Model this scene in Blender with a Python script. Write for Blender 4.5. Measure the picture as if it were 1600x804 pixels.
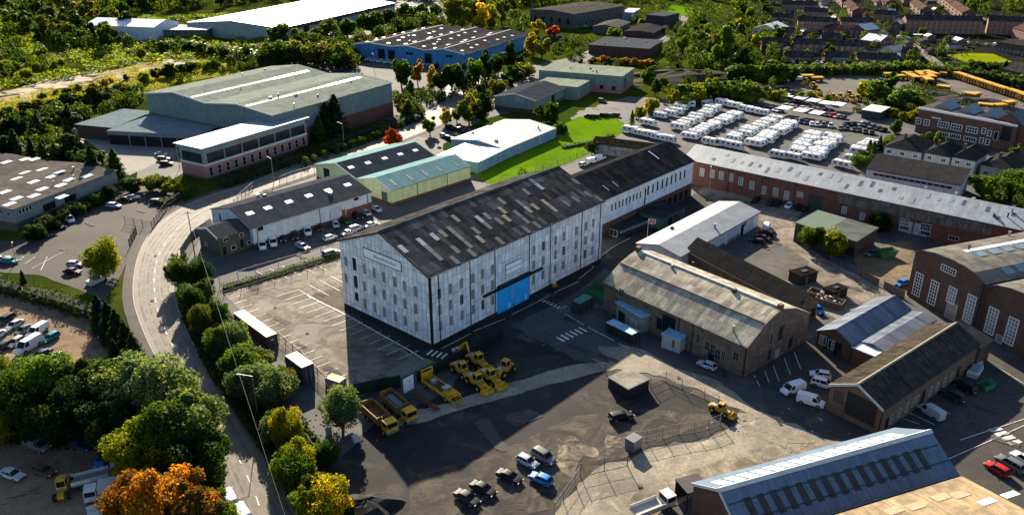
import bpy, math, random
import numpy as np
from mathutils import Vector, Matrix
R = math.radians
rnd = random.Random(7)
sc = bpy.context.scene
for o in list(bpy.data.objects): bpy.data.objects.remove(o)
COL = sc.collection
# ------------------------------------------------------------------ camera
CAM_H, PITCH, FPX = 85.0, R(23.6), 1285.0
cam = bpy.data.cameras.new('camera'); camo = bpy.data.objects.new('camera', cam); COL.objects.link(camo)
camo.location = (0, 0, CAM_H); camo.rotation_euler = (R(90) - PITCH, 0, 0)
cam.sensor_fit = 'HORIZONTAL'; cam.sensor_width = 36; cam.lens = 36 * FPX / 1600
cam.clip_start = 1; cam.clip_end = 12000
sc.camera = camo
# ------------------------------------------------------------------ sky, sun, exposure
SUN_EL, SUN_AZ = R(22.8), R(-11.8)
sv = Vector((math.sin(SUN_AZ) * math.cos(SUN_EL), math.cos(SUN_AZ) * math.cos(SUN_EL), math.sin(SUN_EL)))
w = bpy.data.worlds.new('World'); sc.world = w; w.use_nodes = True
nt = w.node_tree; bg = nt.nodes['Background']
sky = nt.nodes.new('ShaderNodeTexSky'); sky.sky_type = 'NISHITA'; sky.sun_disc = False
sky.sun_elevation = SUN_EL; sky.sun_rotation = SUN_AZ; sky.air_density = 1.0; sky.dust_density = 0.6; sky.ozone_density = 2.5
nt.links.new(sky.outputs[0], bg.inputs[0]); bg.inputs[1].default_value = 0.067
sl = bpy.data.lights.new('sun', 'SUN'); sl.energy = 5.0; sl.angle = R(0.5); sl.color = (1.0, 0.87, 0.68)
so = bpy.data.objects.new('sun', sl); COL.objects.link(so); so.rotation_euler = sv.to_track_quat('Z', 'Y').to_euler(); so.location = (0, 0, 200)
sc.view_settings.view_transform = 'Standard'; sc.view_settings.look = 'None'
sc.view_settings.exposure = 1.55; sc.view_settings.gamma = 1; sc.view_settings.use_curve_mapping = False
sc.render.engine = 'CYCLES'; sc.cycles.use_denoising = True
sc.cycles.max_bounces = 5; sc.cycles.diffuse_bounces = 2; sc.cycles.glossy_bounces = 2; sc.cycles.transmission_bounces = 3
sc.cycles.transparent_max_bounces = 6; sc.cycles.sample_clamp_indirect = 4
# ------------------------------------------------------------------ survey helpers: photograph position -> place on the ground
cp, sp = math.cos(PITCH), math.sin(PITCH)
def ray(px, py):
    return Vector((px - 800, cp * FPX + sp * (402 - py), -sp * FPX + cp * (402 - py)))
def G(px, py, z=0.0):
    d = ray(px, py); t = (z - CAM_H) / d.z
    return Vector((d.x * t, d.y * t, z))
def PR(p):
    v = Vector(p) - Vector((0, 0, CAM_H)); k = v.y * cp - v.z * sp
    return (800 + FPX * v.x / k, 402 - FPX * (v.y * sp + v.z * cp) / k)
def HT(gx, gy, ty):
    g = G(gx, gy); lo, hi = 0.0, 60.0
    for _ in range(40):
        m = (lo + hi) / 2
        if PR((g.x, g.y, m))[1] > ty: lo = m
        else: hi = m
    return lo
# ------------------------------------------------------------------ mesh helpers
class MB:
    def __init__(s): s.v = []; s.f = []; s.m = []
    def add(s, vs, fs, m=0):
        b = len(s.v); s.v += [tuple(p) for p in vs]; s.f += [tuple(b + i for i in f) for f in fs]; s.m += [m] * len(fs)
    def box(s, x0, x1, y0, y1, z0, z1, m=0, tx=0, ty=0):
        vs = [(x0, y0, z0), (x1, y0, z0), (x1, y1, z0), (x0, y1, z0), (x0 + tx, y0 + ty, z1), (x1 - tx, y0 + ty, z1), (x1 - tx, y1 - ty, z1), (x0 + tx, y1 - ty, z1)]
        s.add(vs, [(3, 2, 1, 0), (4, 5, 6, 7), (0, 1, 5, 4), (1, 2, 6, 5), (2, 3, 7, 6), (3, 0, 4, 7)], m)
    def tube(s, p, q, r, n=6, m=0, r2=None):
        p = Vector(p); q = Vector(q); d = (q - p)
        if d.length < 1e-6: return
        d.normalize(); a = d.cross(Vector((0, 0, 1))); a = a if a.length > .1 else d.cross(Vector((1, 0, 0))); a.normalize(); b = d.cross(a)
        r2 = r if r2 is None else r2; vs = []
        for c, rr in ((p, r), (q, r2)):
            for i in range(n):
                t = 2 * math.pi * i / n; vs.append(c + a * math.cos(t) * rr + b * math.sin(t) * rr)
        s.add(vs, [(i, (i + 1) % n, n + (i + 1) % n, n + i) for i in range(n)] + [tuple(range(n))[::-1], tuple(range(n, 2 * n))], m)
    def bar(s, p, q, w_, h_, m=0):
        p = Vector(p); q = Vector(q); d = (q - p).normalized(); a = d.cross(Vector((0, 0, 1)))
        a = a if a.length > .1 else Vector((1, 0, 0)); a.normalize(); b = a.cross(d)
        vs = [c + a * i * w_ / 2 + b * j * h_ / 2 for c in (p, q) for i, j in ((-1, -1), (1, -1), (1, 1), (-1, 1))]
        s.add(vs, [(0, 1, 2, 3), (7, 6, 5, 4), (0, 4, 5, 1), (1, 5, 6, 2), (2, 6, 7, 3), (3, 7, 4, 0)], m)
    def prism(s, poly, z0, z1, m=0):
        n = len(poly); vs = [(x, y, z0) for x, y in poly] + [(x, y, z1) for x, y in poly]
        s.add(vs, [tuple(range(n))[::-1], tuple(range(n, 2 * n))] + [(i, (i + 1) % n, n + (i + 1) % n, n + i) for i in range(n)], m)
    def rings(s, rs, m=0, cap=True):
        n = len(rs[0]); vs = [p for r in rs for p in r]; fs = []
        for k in range(len(rs) - 1):
            for i in range(n):
                j = (i + 1) % n; fs.append((k * n + i, k * n + j, (k + 1) * n + j, (k + 1) * n + i))
        if cap: fs += [tuple(range(n))[::-1], tuple(range((len(rs) - 1) * n, len(rs) * n))]
        s.add(vs, fs, m)
    def mesh(s, name, mats, smooth=False):
        me = bpy.data.meshes.new(name); me.from_pydata(s.v, [], s.f)
        for x in (mats if isinstance(mats, (list, tuple)) else [mats]): me.materials.append(x)
        me.polygons.foreach_set('material_index', s.m)
        if smooth: me.polygons.foreach_set('use_smooth', [True] * len(s.f)); me.set_sharp_from_angle(angle=R(38))
        me.update(); return me
    def build(s, name, mats, parent=None, smooth=False):
        o = bpy.data.objects.new(name, s.mesh(name, mats, smooth)); COL.objects.link(o)
        if parent is not None: o.parent = parent
        return o
USED = {}
def tag(o, label=None, cat=None, group=None, kind=None):
    if label: o['label'] = label; USED[label] = USED.get(label, 0) + 1
    if cat: o['category'] = cat
    if group: o['group'] = group
    if kind: o['kind'] = kind
    return o
def thing(name, label, cat, loc=(0, 0, 0), rz=0, group=None):
    o = bpy.data.objects.new(name, None); COL.objects.link(o); o.location = loc; o.rotation_euler = (0, 0, rz); o.empty_display_size = .5
    return tag(o, label, cat, group)
KIDS = {}
def kids(o):
    return [c for c in COL.objects if c.parent == o]
def copy_tree(src, loc, rz, label, group, scale=1.0, color=None, cat=None):
    if src.name not in KIDS: KIDS[src.name] = [(c, kids(c)) for c in kids(src)]
    r = src.copy(); COL.objects.link(r); r.location = loc; r.rotation_euler = (0, 0, rz); r.scale = (scale,) * 3 if not isinstance(scale, tuple) else scale
    tag(r, label, cat, group)
    for c, gs in KIDS[src.name]:
        d = c.copy(); COL.objects.link(d); d.parent = r
        if color: d.color = (*color, 1)
        for g in gs:
            e = g.copy(); COL.objects.link(e); e.parent = d
            if color: e.color = (*color, 1)
    return r
ONES = 'first second third fourth fifth sixth seventh eighth ninth tenth eleventh twelfth thirteenth fourteenth fifteenth sixteenth seventeenth eighteenth nineteenth'.split()
TENS = ['', '', 'twenty', 'thirty', 'forty', 'fifty', 'sixty', 'seventy', 'eighty', 'ninety', 'hundred-and-', 'hundred-and-ten-']
def nth(i):
    if i >= 99: return 'hundredth' if i == 99 else 'hundred-and-' + nth(i - 100)
    if i < 19: return ONES[i]
    i += 1
    if i % 10 == 0: return TENS[i // 10][:-1] + 'ieth'
    return TENS[i // 10] + '-' + ONES[i % 10 - 1]
# ------------------------------------------------------------------ materials
class NT:
    def __init__(s, name):
        s.mat = bpy.data.materials.new(name); s.mat.use_nodes = True; s.t = s.mat.node_tree; s.n = s.t.nodes
        s.b = s.n['Principled BSDF']; s.out = s.n['Material Output']
    def L(s, a, b): s.t.links.new(a, b)
    def put(s, sock, v):
        if hasattr(v, 'links') or isinstance(v, bpy.types.NodeSocket): s.L(v, sock)
        else: sock.default_value = v
    def coord(s, kind='Object'):
        if not hasattr(s, 'tc'): s.tc = s.n.new('ShaderNodeTexCoord')
        return s.tc.outputs[kind]
    def world(s):
        return s.n.new('ShaderNodeNewGeometry').outputs['Position']
    def math(s, op, a, b=0.0, c=None):
        x = s.n.new('ShaderNodeMath'); x.operation = op; s.put(x.inputs[0], a); s.put(x.inputs[1], b)
        if c is not None: s.put(x.inputs[2], c)
        return x.outputs[0]
    def sep(s, v):
        x = s.n.new('ShaderNodeSeparateXYZ'); s.L(v, x.inputs[0]); return x.outputs
    def comb(s, a=0., b=0., c=0.):
        x = s.n.new('ShaderNodeCombineXYZ')
        for i, v in enumerate((a, b, c)): s.put(x.inputs[i], v)
        return x.outputs[0]
    def vmul(s, v, k):
        x = s.n.new('ShaderNodeVectorMath'); x.operation = 'MULTIPLY'; s.L(v, x.inputs[0]); x.inputs[1].default_value = k; return x.outputs[0]
    def noise(s, v, scale, detail=3, rough=.55, dist=0):
        x = s.n.new('ShaderNodeTexNoise'); s.L(v, x.inputs['Vector']); x.inputs['Scale'].default_value = scale; x.inputs['Detail'].default_value = detail
        x.inputs['Roughness'].default_value = rough; x.inputs['Distortion'].default_value = dist; return x.outputs[0]
    def white(s, v):
        x = s.n.new('ShaderNodeTexWhiteNoise'); s.L(v, x.inputs['Vector']); return x.outputs['Value']
    def voro(s, v, scale, feat='F1', out='Distance'):
        x = s.n.new('ShaderNodeTexVoronoi'); x.feature = feat; s.L(v, x.inputs['Vector']); x.inputs['Scale'].default_value = scale; return x.outputs[out]
    def rng(s, v, a, b, c=0., d=1.):
        x = s.n.new('ShaderNodeMapRange'); s.put(x.inputs[0], v)
        for i, k in enumerate((a, b, c, d)): x.inputs[i + 1].default_value = k
        return x.outputs[0]
    def mix(s, f, a, b, mode='MIX'):
        x = s.n.new('ShaderNodeMix'); x.data_type = 'RGBA'; x.blend_type = mode
        s.put(x.inputs[0], f)
        for i, c in ((6, a), (7, b)):
            if isinstance(c, tuple): x.inputs[i].default_value = (*c[:3], 1)
            else: s.L(c, x.inputs[i])
        return x.outputs[2]
    def gray(s, v):
        return s.comb(v, v, v)
    def fin(s, col, rough=.8, metal=0., spec=.3, bump=None, bstr=.3, bdist=.05):
        if isinstance(col, tuple): s.b.inputs['Base Color'].default_value = (*col[:3], 1)
        else: s.L(col, s.b.inputs['Base Color'])
        s.put(s.b.inputs['Roughness'], rough); s.put(s.b.inputs['Metallic'], metal); s.put(s.b.inputs['Specular IOR Level'], spec)
        if bump is not None:
            x = s.n.new('ShaderNodeBump'); s.L(bump, x.inputs['Height']); x.inputs['Strength'].default_value = bstr; x.inputs['Distance'].default_value = bdist
            s.L(x.outputs[0], s.b.inputs['Normal'])
        return s.mat
_M = {}
def plain(name, c, rough=.7, metal=0, spec=.3, var=.18, scale=1.2):
    if name in _M: return _M[name]
    n = NT(name); p = n.coord(); a = n.noise(p, scale, 4); k = n.rng(a, .3, .7, 1 - var, 1 + var)
    col = n.mix(1.0, c, n.gray(k), 'MULTIPLY'); _M[name] = n.fin(col, rough, metal, spec); return _M[name]
def wallmat(name, c, c2=None, cell=None, var=.12, joint=.0, streak=.25, rough=.8, metal=0, spec=.3, stain=(.12, .1, .08), low=0.0, jw=.06):
    if max(c) < .5: c = tuple(q * .85 for q in c); c2 = tuple(q * .85 for q in c2) if c2 else None
    """wall: u = x + y runs along either facade, v = z; cell = panel size, joint = darkness of the seams"""
    if name in _M: return _M[name]
    n = NT(name); x, y, z = n.sep(n.coord()); u = n.math('ADD', x, y); uv = n.comb(u, z, 0.)
    col = c
    if c2: col = n.mix(n.rng(n.noise(uv, .8, 5, .65), .4, .62), c, c2)
    st = n.noise(n.comb(n.math('MULTIPLY', u, 2.2), n.math('MULTIPLY', z, .22), 3.), 1.0, 5, .65)
    col = n.mix(n.math('MULTIPLY', n.rng(st, .42, .75), streak), col, stain)
    bl = n.noise(uv, .35, 4); col = n.mix(1.0, col, n.gray(n.rng(bl, .3, .7, .85, 1.12)), 'MULTIPLY')
    if cell:
        cu, cv = cell; a = n.math('DIVIDE', u, cu); b = n.math('DIVIDE', z, cv)
        wn = n.white(n.comb(n.math('FLOOR', a), n.math('FLOOR', b), 1.))
        col = n.mix(1.0, col, n.gray(n.rng(wn, 0, 1, 1 - var, 1 + var)), 'MULTIPLY')
        if joint:
            ja = n.math('LESS_THAN', n.math('FRACT', a), jw / cu); jb = n.math('LESS_THAN', n.math('FRACT', b), jw * .8 / cv)
            col = n.mix(n.math('MULTIPLY', n.math('MAXIMUM', ja, jb), joint), col, tuple(v * .25 for v in c[:3]))
    _M[name] = n.fin(col, rough, metal, spec, n.noise(uv, 6, 3), .2); return _M[name]
def roofmat(name, c, c2=None, ax='x', cell=(1.1, 2.4), var=.15, joint=.3, pale=0.0, palec=(.5, .48, .42), rough=.6, metal=0, spec=.4, moss=0.0, mossc=(.09, .10, .03), streak=.3, corr=.5, jw=.07, dspec=.1, keep=False):
    """roof: u along the ridge, v across it; corrugation, sheet seams, odd replaced sheets, streaks, moss"""
    if name in _M: return _M[name]
    if max(c) < .5 and not keep: c = tuple(q * RK for q in c); c2 = tuple(q * RK for q in c2) if c2 else None; spec = min(spec, .3) * dspec; rough = max(rough, .6) + .12
    if max(c) < .3: spec = 0.0; rough = 1.0
    n = NT(name); x, y, z = n.sep(n.coord()); u, v = (x, y) if ax == 'x' else (y, x); uv = n.comb(u, v, 0.)
    col = c
    if c2: col = n.mix(n.rng(n.noise(uv, .25, 5, .65), .42, .6), c, c2)
    cu, cv = cell; a = n.math('DIVIDE', u, cu); b = n.math('DIVIDE', v, cv)
    wn = n.white(n.comb(n.math('FLOOR', a), n.math('FLOOR', b), 2.))
    col = n.mix(1.0, col, n.gray(n.rng(wn, 0, 1, 1 - var, 1 + var)), 'MULTIPLY')
    if pale: col = n.mix(n.math('GREATER_THAN', wn, 1 - pale), col, palec)
    st = n.noise(n.comb(n.math('MULTIPLY', u, 1.8), n.math('MULTIPLY', v, .3), 0.), 1.2, 5, .7)
    col = n.mix(1.0, col, n.gray(n.rng(st, .25, .75, 1 - streak, 1 + streak)), 'MULTIPLY')
    if moss: col = n.mix(n.math('MULTIPLY', n.rng(n.noise(uv, .5, 6, .7, .5), .5, .62), moss), col, mossc)
    if joint:
        ja = n.math('LESS_THAN', n.math('FRACT', a), jw / cu); jb = n.math('LESS_THAN', n.math('FRACT', b), jw * 1.2 / cv)
        col = n.mix(n.math('MULTIPLY', n.math('MAXIMUM', n.math('MULTIPLY', ja, .6), jb), joint), col, tuple(q * .3 for q in c[:3]))
    wv = n.math('SINE', n.math('MULTIPLY', u, 2 * math.pi / .33))
    rr = n.rng(st, .2, .8, rough - .08, rough + .12)
    _M[name] = n.fin(col, rr, metal, spec, wv, corr, .03); return _M[name]
GK, RK = .57, .46
def groundmat(name, c, c2, c3=None, scale=.06, fine=3., crack=0.0, rough=.9, spec=.25, patch=0.0, tracks=None, thr=(.42, .6), thr3=(.56, .66), cover=None):
    if name in _M: return _M[name]
    c, c2 = [tuple(q * GK for q in v) for v in (c, c2)]; c3 = tuple(q * GK for q in c3) if c3 else None
    n = NT(name); p = n.world(); big = n.noise(p, scale, 6, .62, .6)
    col = n.mix(n.rng(big, *thr), c, c2)
    if c3: col = n.mix(n.rng(n.noise(p, scale * 2.7, 6, .65, 1.0), *thr3), col, c3)
    col = n.mix(1.0, col, n.gray(n.rng(n.noise(p, fine, 5, .75), .25, .75, .68, 1.32)), 'MULTIPLY')
    col = n.mix(1.0, col, n.gray(n.rng(n.noise(p, .5, 4, .6), .3, .7, .86, 1.14)), 'MULTIPLY')
    if tracks:
        x, y, z = n.sep(p); a = tracks; u = n.math('ADD', n.math('MULTIPLY', x, math.cos(a)), n.math('MULTIPLY', y, math.sin(a))); v = n.math('SUBTRACT', n.math('MULTIPLY', y, math.cos(a)), n.math('MULTIPLY', x, math.sin(a)))
        t = n.noise(n.comb(n.math('MULTIPLY', u, .04), n.math('MULTIPLY', v, .9), 0.), 1., 4); col = n.mix(1.0, col, n.gray(n.rng(t, .3, .7, .82, 1.18)), 'MULTIPLY')
    if patch:
        pc = n.voro(p, .07, 'F1', 'Color'); k = n.sep(pc)[0]; col = n.mix(1.0, col, n.gray(n.rng(k, 0, 1, 1 - patch, 1 + patch)), 'MULTIPLY')
    if crack:
        e = n.voro(p, .16, 'DISTANCE_TO_EDGE'); col = n.mix(n.math('MULTIPLY', n.rng(e, 0, .02, 1, 0), crack), col, tuple(q * .3 for q in c))
    n.fin(col, rough, 0, spec, n.noise(p, fine * 2, 3), .35, .04)
    if cover:
        tr = n.n.new('ShaderNodeBsdfTransparent'); mx = n.n.new('ShaderNodeMixShader'); n.L(n.rng(n.noise(p, cover[0], 6, .7, .8), cover[1], cover[2], 0, cover[3] if len(cover) > 3 else 1), mx.inputs[0]); n.L(tr.outputs[0], mx.inputs[1]); n.L(n.b.outputs[0], mx.inputs[2]); n.L(mx.outputs[0], n.out.inputs[0])
    _M[name] = n.mat; return n.mat
def leafmat():
    if 'leaf' in _M: return _M['leaf']
    n = NT('leaf'); oi = n.n.new('ShaderNodeObjectInfo'); at = n.n.new('ShaderNodeAttribute'); at.attribute_name = 'tint'
    k = n.rng(at.outputs['Fac'], 0, 1, .5, 1.5)
    col = n.mix(1.0, oi.outputs['Color'], n.gray(k), 'MULTIPLY')
    col = n.mix(n.rng(at.outputs['Fac'], .5, .15), col, n.mix(1.0, col, (.62, 1.05, .9), 'MULTIPLY'))
    warm = n.mix(1.0, col, (1.5, 1.12, .55), 'MULTIPLY'); col = n.mix(n.math('MULTIPLY', n.rng(at.outputs['Fac'], .55, 1.0), .7), col, warm)
    n.fin(col, .6, 0, .06)
    tr = n.n.new('ShaderNodeBsdfTranslucent'); n.L(n.mix(1.0, col, (2.7, 2.6, .7), 'MULTIPLY'), tr.inputs[0])
    mx = n.n.new('ShaderNodeMixShader'); mx.inputs[0].default_value = .40; n.L(n.b.outputs[0], mx.inputs[1]); n.L(tr.outputs[0], mx.inputs[2]); n.L(mx.outputs[0], n.out.inputs[0])
    _M['leaf'] = n.mat; return n.mat
def paintmat(name='paint', rough=.5, spec=.12, coat=.0):
    if name in _M: return _M[name]
    n = NT(name); oi = n.n.new('ShaderNodeObjectInfo'); k = n.rng(n.noise(n.coord(), 2.5, 3), .3, .7, .88, 1.08)
    n.fin(n.mix(1.0, oi.outputs['Color'], n.gray(k), 'MULTIPLY'), rough, 0, spec); n.b.inputs['Coat Weight'].default_value = coat; n.b.inputs['Coat Roughness'].default_value = .08
    _M[name] = n.mat; return n.mat
GLASS = plain('dark_glass', (.012, .016, .02), .12, 0, .08, .3, .6)
PANE = plain('window_glass', (.02, .026, .032), .06, 0, .4, .5, .35)
PALEPANE = plain('dusty_glass', (.16, .17, .18), .35, 0, .5, .35, .5)
WHITE = plain('white_paint', (.72, .72, .70), .6, 0, .3, .12)
OFFW = plain('off_white_paint', (.55, .54, .5), .7, 0, .3, .18)
BLACK = plain('black_paint', (.012, .012, .014), .6, 0, .3, .3)
DARK = plain('dark_metal', (.035, .036, .038), .6, .2, .3, .3)
STEEL = plain('galvanised_steel', (.30, .31, .32), .5, .7, .4, .2)
RUST = plain('rusty_steel', (.14, .06, .03), .85, .1, .2, .45, 1.5)
TYRE = plain('tyre_rubber', (.012, .012, .012), .9, 0, .2, .2)
WOOD = plain('weathered_wood', (.16, .11, .07), .85, 0, .2, .3, 2.)
BARK = plain('bark', (.06, .045, .03), .95, 0, .1, .3, 2.)
YELLOW = plain('yellow_machine_paint', (.52, .28, .012), .6, 0, .2, .45, .9)
RED = plain('red_paint', (.35, .03, .02), .55, 0, .3, .2)
LAMPR = plain('tail_lamp', (.3, .01, .01), .3, 0, .5, .1)
LAMPW = plain('head_lamp', (.6, .6, .58), .2, 0, .6, .1)
BLUE = plain('blue_paint', (.02, .19, .62), .5, 0, .4, .15)
TEALP = plain('teal_paint', (.03, .16, .12), .6, 0, .3, .3)
# ------------------------------------------------------------------ ground sheets
def nospec(m):
    m.node_tree.nodes['Principled BSDF'].inputs['Specular IOR Level'].default_value = 0; return m
SEQ = [0]
from mathutils import noise as MN
def rag(vs, amp, step=1.5):
    out = []; n = len(vs)
    for i in range(n):
        a, b = Vector(vs[i]), Vector(vs[(i + 1) % n]); L_ = (b - a).length; k = min(90, max(1, int(L_ / step))); nn = Vector((-(b - a).y, (b - a).x)) / max(L_, 1e-6)
        for j in range(k):
            p = a.lerp(b, j / k); w0 = MN.fractal(Vector((p.x * .16 / max(step, .6), p.y * .16 / max(step, .6), 3.3)), .6, 2.2, 5); w1 = MN.fractal(Vector((p.x * .16 / max(step, .6), p.y * .16 / max(step, .6), 9.3)), .6, 2.2, 5); out.append((p.x + w0 * amp, p.y + w1 * amp))
    return out
RAGGED = dict(coal_lot=1.2, concrete_strip=.5, concrete_lane=1.2, dirt_lot=2, sandy_track=14, golden_field=12, dusty_patch=2.6, rubble_edge=3, old_patch=.9, pale_spill=1.5, machine_yard=6, scrap_yard=1.5, yard_asphalt=3, bright_lawn=1, dark_lawn=2, rough_gravel_bed=.6, dark_pad=.8, town_ground=8, works_yard=1.0, left_car_park=.5)
def sheet(name, pts, mat_, lvl=0, label=None, smooth=0, world=False):
    vs = [p if world else G(*p)[:2] for p in pts]
    if name in RAGGED: vs = rag([tuple(v) for v in vs], RAGGED[name], 1.2 if RAGGED[name] < 4 else 6)
    me = bpy.data.meshes.new(name); SEQ[0] += 1; z = .012 * lvl + .0011 * SEQ[0]
    me.from_pydata([(v[0], v[1], z) for v in vs], [], [tuple(range(len(vs)))]); me.materials.append(mat_); me.update()
    if me.polygons[0].normal.z < 0: me.flip_normals()
    o = bpy.data.objects.new(name, me); COL.objects.link(o); tag(o, label, None, None, 'structure'); return o
def spline(pts, n=8):
    out = []; P = [pts[0]] + list(pts) + [pts[-1]]
    for i in range(1, len(P) - 2):
        for k in range(n):
            t = k / n; q = []
            for d in range(2):
                a, b, c, e = P[i - 1][d], P[i][d], P[i + 1][d], P[i + 2][d]
                q.append(.5 * (2 * b + (c - a) * t + (2 * a - 5 * b + 4 * c - e) * t * t + (3 * b - a - 3 * c + e) * t ** 3))
            out.append(tuple(q))
    out.append(pts[-1]); return out
ASPH = groundmat('asphalt_grey', (.085, .083, .082), (.13, .125, .118), (.05, .05, .052), .05, 2.5, .35, .85, .3, .12)
ASPH_D = groundmat('asphalt_dark', (.028, .027, .027), (.052, .047, .041), (.12, .095, .07), .06, 2.5, .3, .9, .25, .1, None, (.42, .6), (.55, .68))
ROADM = groundmat('road_asphalt', (.23, .195, .16), (.17, .148, .125), None, .05, 3., .15, .75, .35, .06)
CARPK = groundmat('car_park_tarmac', (.29, .245, .19), (.22, .19, .15), (.15, .13, .11), .05, 2.5, .35, .85, .3, .1)
CONC = groundmat('worn_concrete', (.46, .39, .29), (.32, .275, .21), (.60, .51, .37), .09, 2., .4, .85, .25, .12)
DIRT = groundmat('sandy_dirt', (.44, .30, .185), (.31, .21, .13), (.14, .10, .07), .06, 2., 0, .95, .1)
SAND = nospec(groundmat('pale_sand', (.95, .82, .64), (.62, .50, .32), (.10, .10, .03), .05, 2., 0, .95, .1, 0, None, (.4, .6), (.5, .58)))
SCRUB = nospec(groundmat('scrub_ground', (.05, .075, .012), (.11, .13, .016), (.03, .04, .01), .03, 1.5, 0, 1., .1))
GOLD = nospec(groundmat('yellowing_grass', (.30, .29, .03), (.19, .21, .02), (.34, .28, .06), .03, 2., 0, 1., .1))
LAWN = nospec(groundmat('bright_lawn', (.19, .36, .012), (.15, .29, .012), (.22, .33, .02), .05, 2.5, 0, .9, .1, .05))
LAWN2 = nospec(groundmat('bowling_green_turf', (.34, .42, .01), (.28, .35, .01), None, .05, 2.5, 0, .9, .1, .05))
TOWN = nospec(groundmat('town_ground', (.035, .034, .032), (.028, .038, .014), (.10, .09, .07), .03, 1.5, 0, .95, .15))
RUBBLE = groundmat('rubble_ground', (.10, .085, .065), (.05, .045, .04), (.22, .18, .13), .12, 1.2, .3, .95, .1)
SOIL = groundmat('dark_soil', (.05, .04, .03), (.09, .07, .05), (.03, .04, .012), .1, 1.5, 0, 1., .1)
g = MB(); g.box(-4500, 4500, -400, 9000, -.6, 0); go = g.build('ground', SCRUB); tag(go, None, None, None, 'structure')
sheet('yard_asphalt', [(285, 400), (330, 330), (700, 190), (770, 215), (980, 150), (1200, 165), (1460, 110), (1700, 190), (2100, 500), (2000, 1200), (800, 1300), (300, 1300), (440, 830), (330, 560), (270, 470)], ASPH, 1)
sheet('town_ground', [(1150, 60), (1180, -60), (1300, -110), (2000, -110), (2200, 200), (1720, 190), (1460, 100), (1210, 118)], TOWN, 1)
sheet('estate_road', [(420, 100), (560, 60), (760, 118), (900, 88), (1040, 20), (1080, 25), (1060, 60), (900, 105), (830, 140), (780, 215), (660, 215), (600, 190), (560, 120)], groundmat('estate_tarmac', (.12, .115, .105), (.08, .078, .075), None, .04, 2., .2), 2)
sheet('top_yard', [(270, 45), (470, 75), (700, 30), (700, 0), (620, -5), (440, 30), (280, 55)], groundmat('top_yard_tarmac', (.10, .095, .09), (.15, .14, .13), None, .04, 2., .2), 2)
# upper left field
sheet('golden_field', spline([(-60, 175), (0, 165), (110, 128), (200, 100), (290, 84), (370, 92), (400, 108), (300, 125), (200, 150), (100, 175), (0, 205), (-60, 220)], 4), GOLD, 2)
sheet('sandy_track', spline([(-40, 160), (0, 148), (70, 131), (130, 115), (190, 100), (240, 92), (285, 91), (292, 97), (262, 106), (230, 117), (190, 128), (140, 136), (100, 142), (40, 156), (-40, 180)], 5), SAND, 3)
# grass and lots
sheet('bright_lawn', [(738, 272), (790, 300), (905, 248), (945, 228), (985, 198), (960, 182), (905, 182), (880, 195), (874, 215)], LAWN, 3)
sheet('dark_lawn', [(690, 250), (740, 275), (880, 215), (895, 185), (905, 165), (840, 165), (760, 185), (700, 215)], nospec(groundmat('deep_green_lawn', (.06, .10, .015), (.05, .085, .015), None, .05, 2.)), 2)  # second stretch of lawn in a deeper green
sheet('bowling_green', [(1478, 86), (1520, 83), (1552, 84.5), (1582, 97), (1516, 100), (1495, 92)], LAWN2, 3)
sheet('far_lawn', [(1030, 18), (1050, 8), (1075, 10), (1110, 24), (1085, 28), (1050, 22)], LAWN, 3)
sheet('caravan_park', [(975, 192), (1060, 158), (1200, 158), (1400, 205), (1450, 235), (1330, 285), (1060, 228), (990, 225)], groundmat('caravan_tarmac', (.115, .108, .10), (.085, .082, .08), (.16, .15, .13), .05, 2., .2, .85), 3)
sheet('machine_yard', [(1180, 128), (1300, 120), (1480, 118), (1640, 165), (1700, 190), (1560, 180), (1440, 178), (1330, 170), (1210, 150)], groundmat('machine_yard_dirt', (.16, .145, .12), (.10, .09, .08), (.22, .2, .17), .05, 2., .2), 4)
sheet('shed_forecourt', [(200, 275), (290, 235), (330, 205), (215, 175), (130, 195), (90, 190), (185, 255)], groundmat('forecourt_concrete', (.42, .39, .33), (.32, .30, .26), None, .05, 2., .2), 4)
sheet('office_forecourt', [(262, 285), (300, 262), (270, 235), (215, 268), (210, 300), (262, 290)], ASPH, 3)
sheet('left_car_park', [(-150, 420), (0, 425), (60, 430), (165, 470), (205, 400), (245, 345), (290, 318), (262, 285), (185, 295), (30, 375), (-150, 380)], groundmat('left_lot_tarmac', (.075, .066, .058), (.10, .088, .075), None, .05, 2.5, .15), 3)
sheet('dirt_lot', [(-200, 440), (0, 440), (60, 455), (170, 478), (205, 540), (225, 620), (330, 700), (350, 830), (250, 900), (-300, 900)], DIRT, 3)
sheet('car_park', [(352, 462), (380, 440), (540, 395), (560, 470), (700, 556), (520, 640), (490, 600), (430, 540), (380, 490)], CARPK, 3)
sheet('warehouse_apron', [(538, 486), (480, 462), (532, 448), (700, 470), (945, 395), (1000, 350), (1090, 300), (1110, 325), (1000, 400), (935, 440), (800, 510), (690, 568), (640, 552)], ASPH_D, 4)
sheet('coal_lot', [(480, 850), (520, 720), (560, 680), (700, 610), (780, 510), (860, 530), (920, 570), (1000, 590), (1080, 600), (1150, 640), (1150, 665), (1000, 700), (930, 730), (870, 830), (860, 880)], ASPH_D, 4)
sheet('concrete_strip', spline([(602, 668), (660, 660), (720, 640), (800, 617), (900, 590), (965, 575), (940, 566), (880, 572), (800, 597), (730, 618), (690, 632), (640, 642)], 4), CONC, 6)
sheet('works_yard', [(800, 508), (880, 470), (950, 420), (1000, 470), (1100, 590), (1000, 580), (900, 560), (830, 530)], groundmat('works_tarmac', (.075, .075, .078), (.10, .098, .096), (.13, .12, .115), .06, 2., .35, .8, .35, .15), 5)
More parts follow.
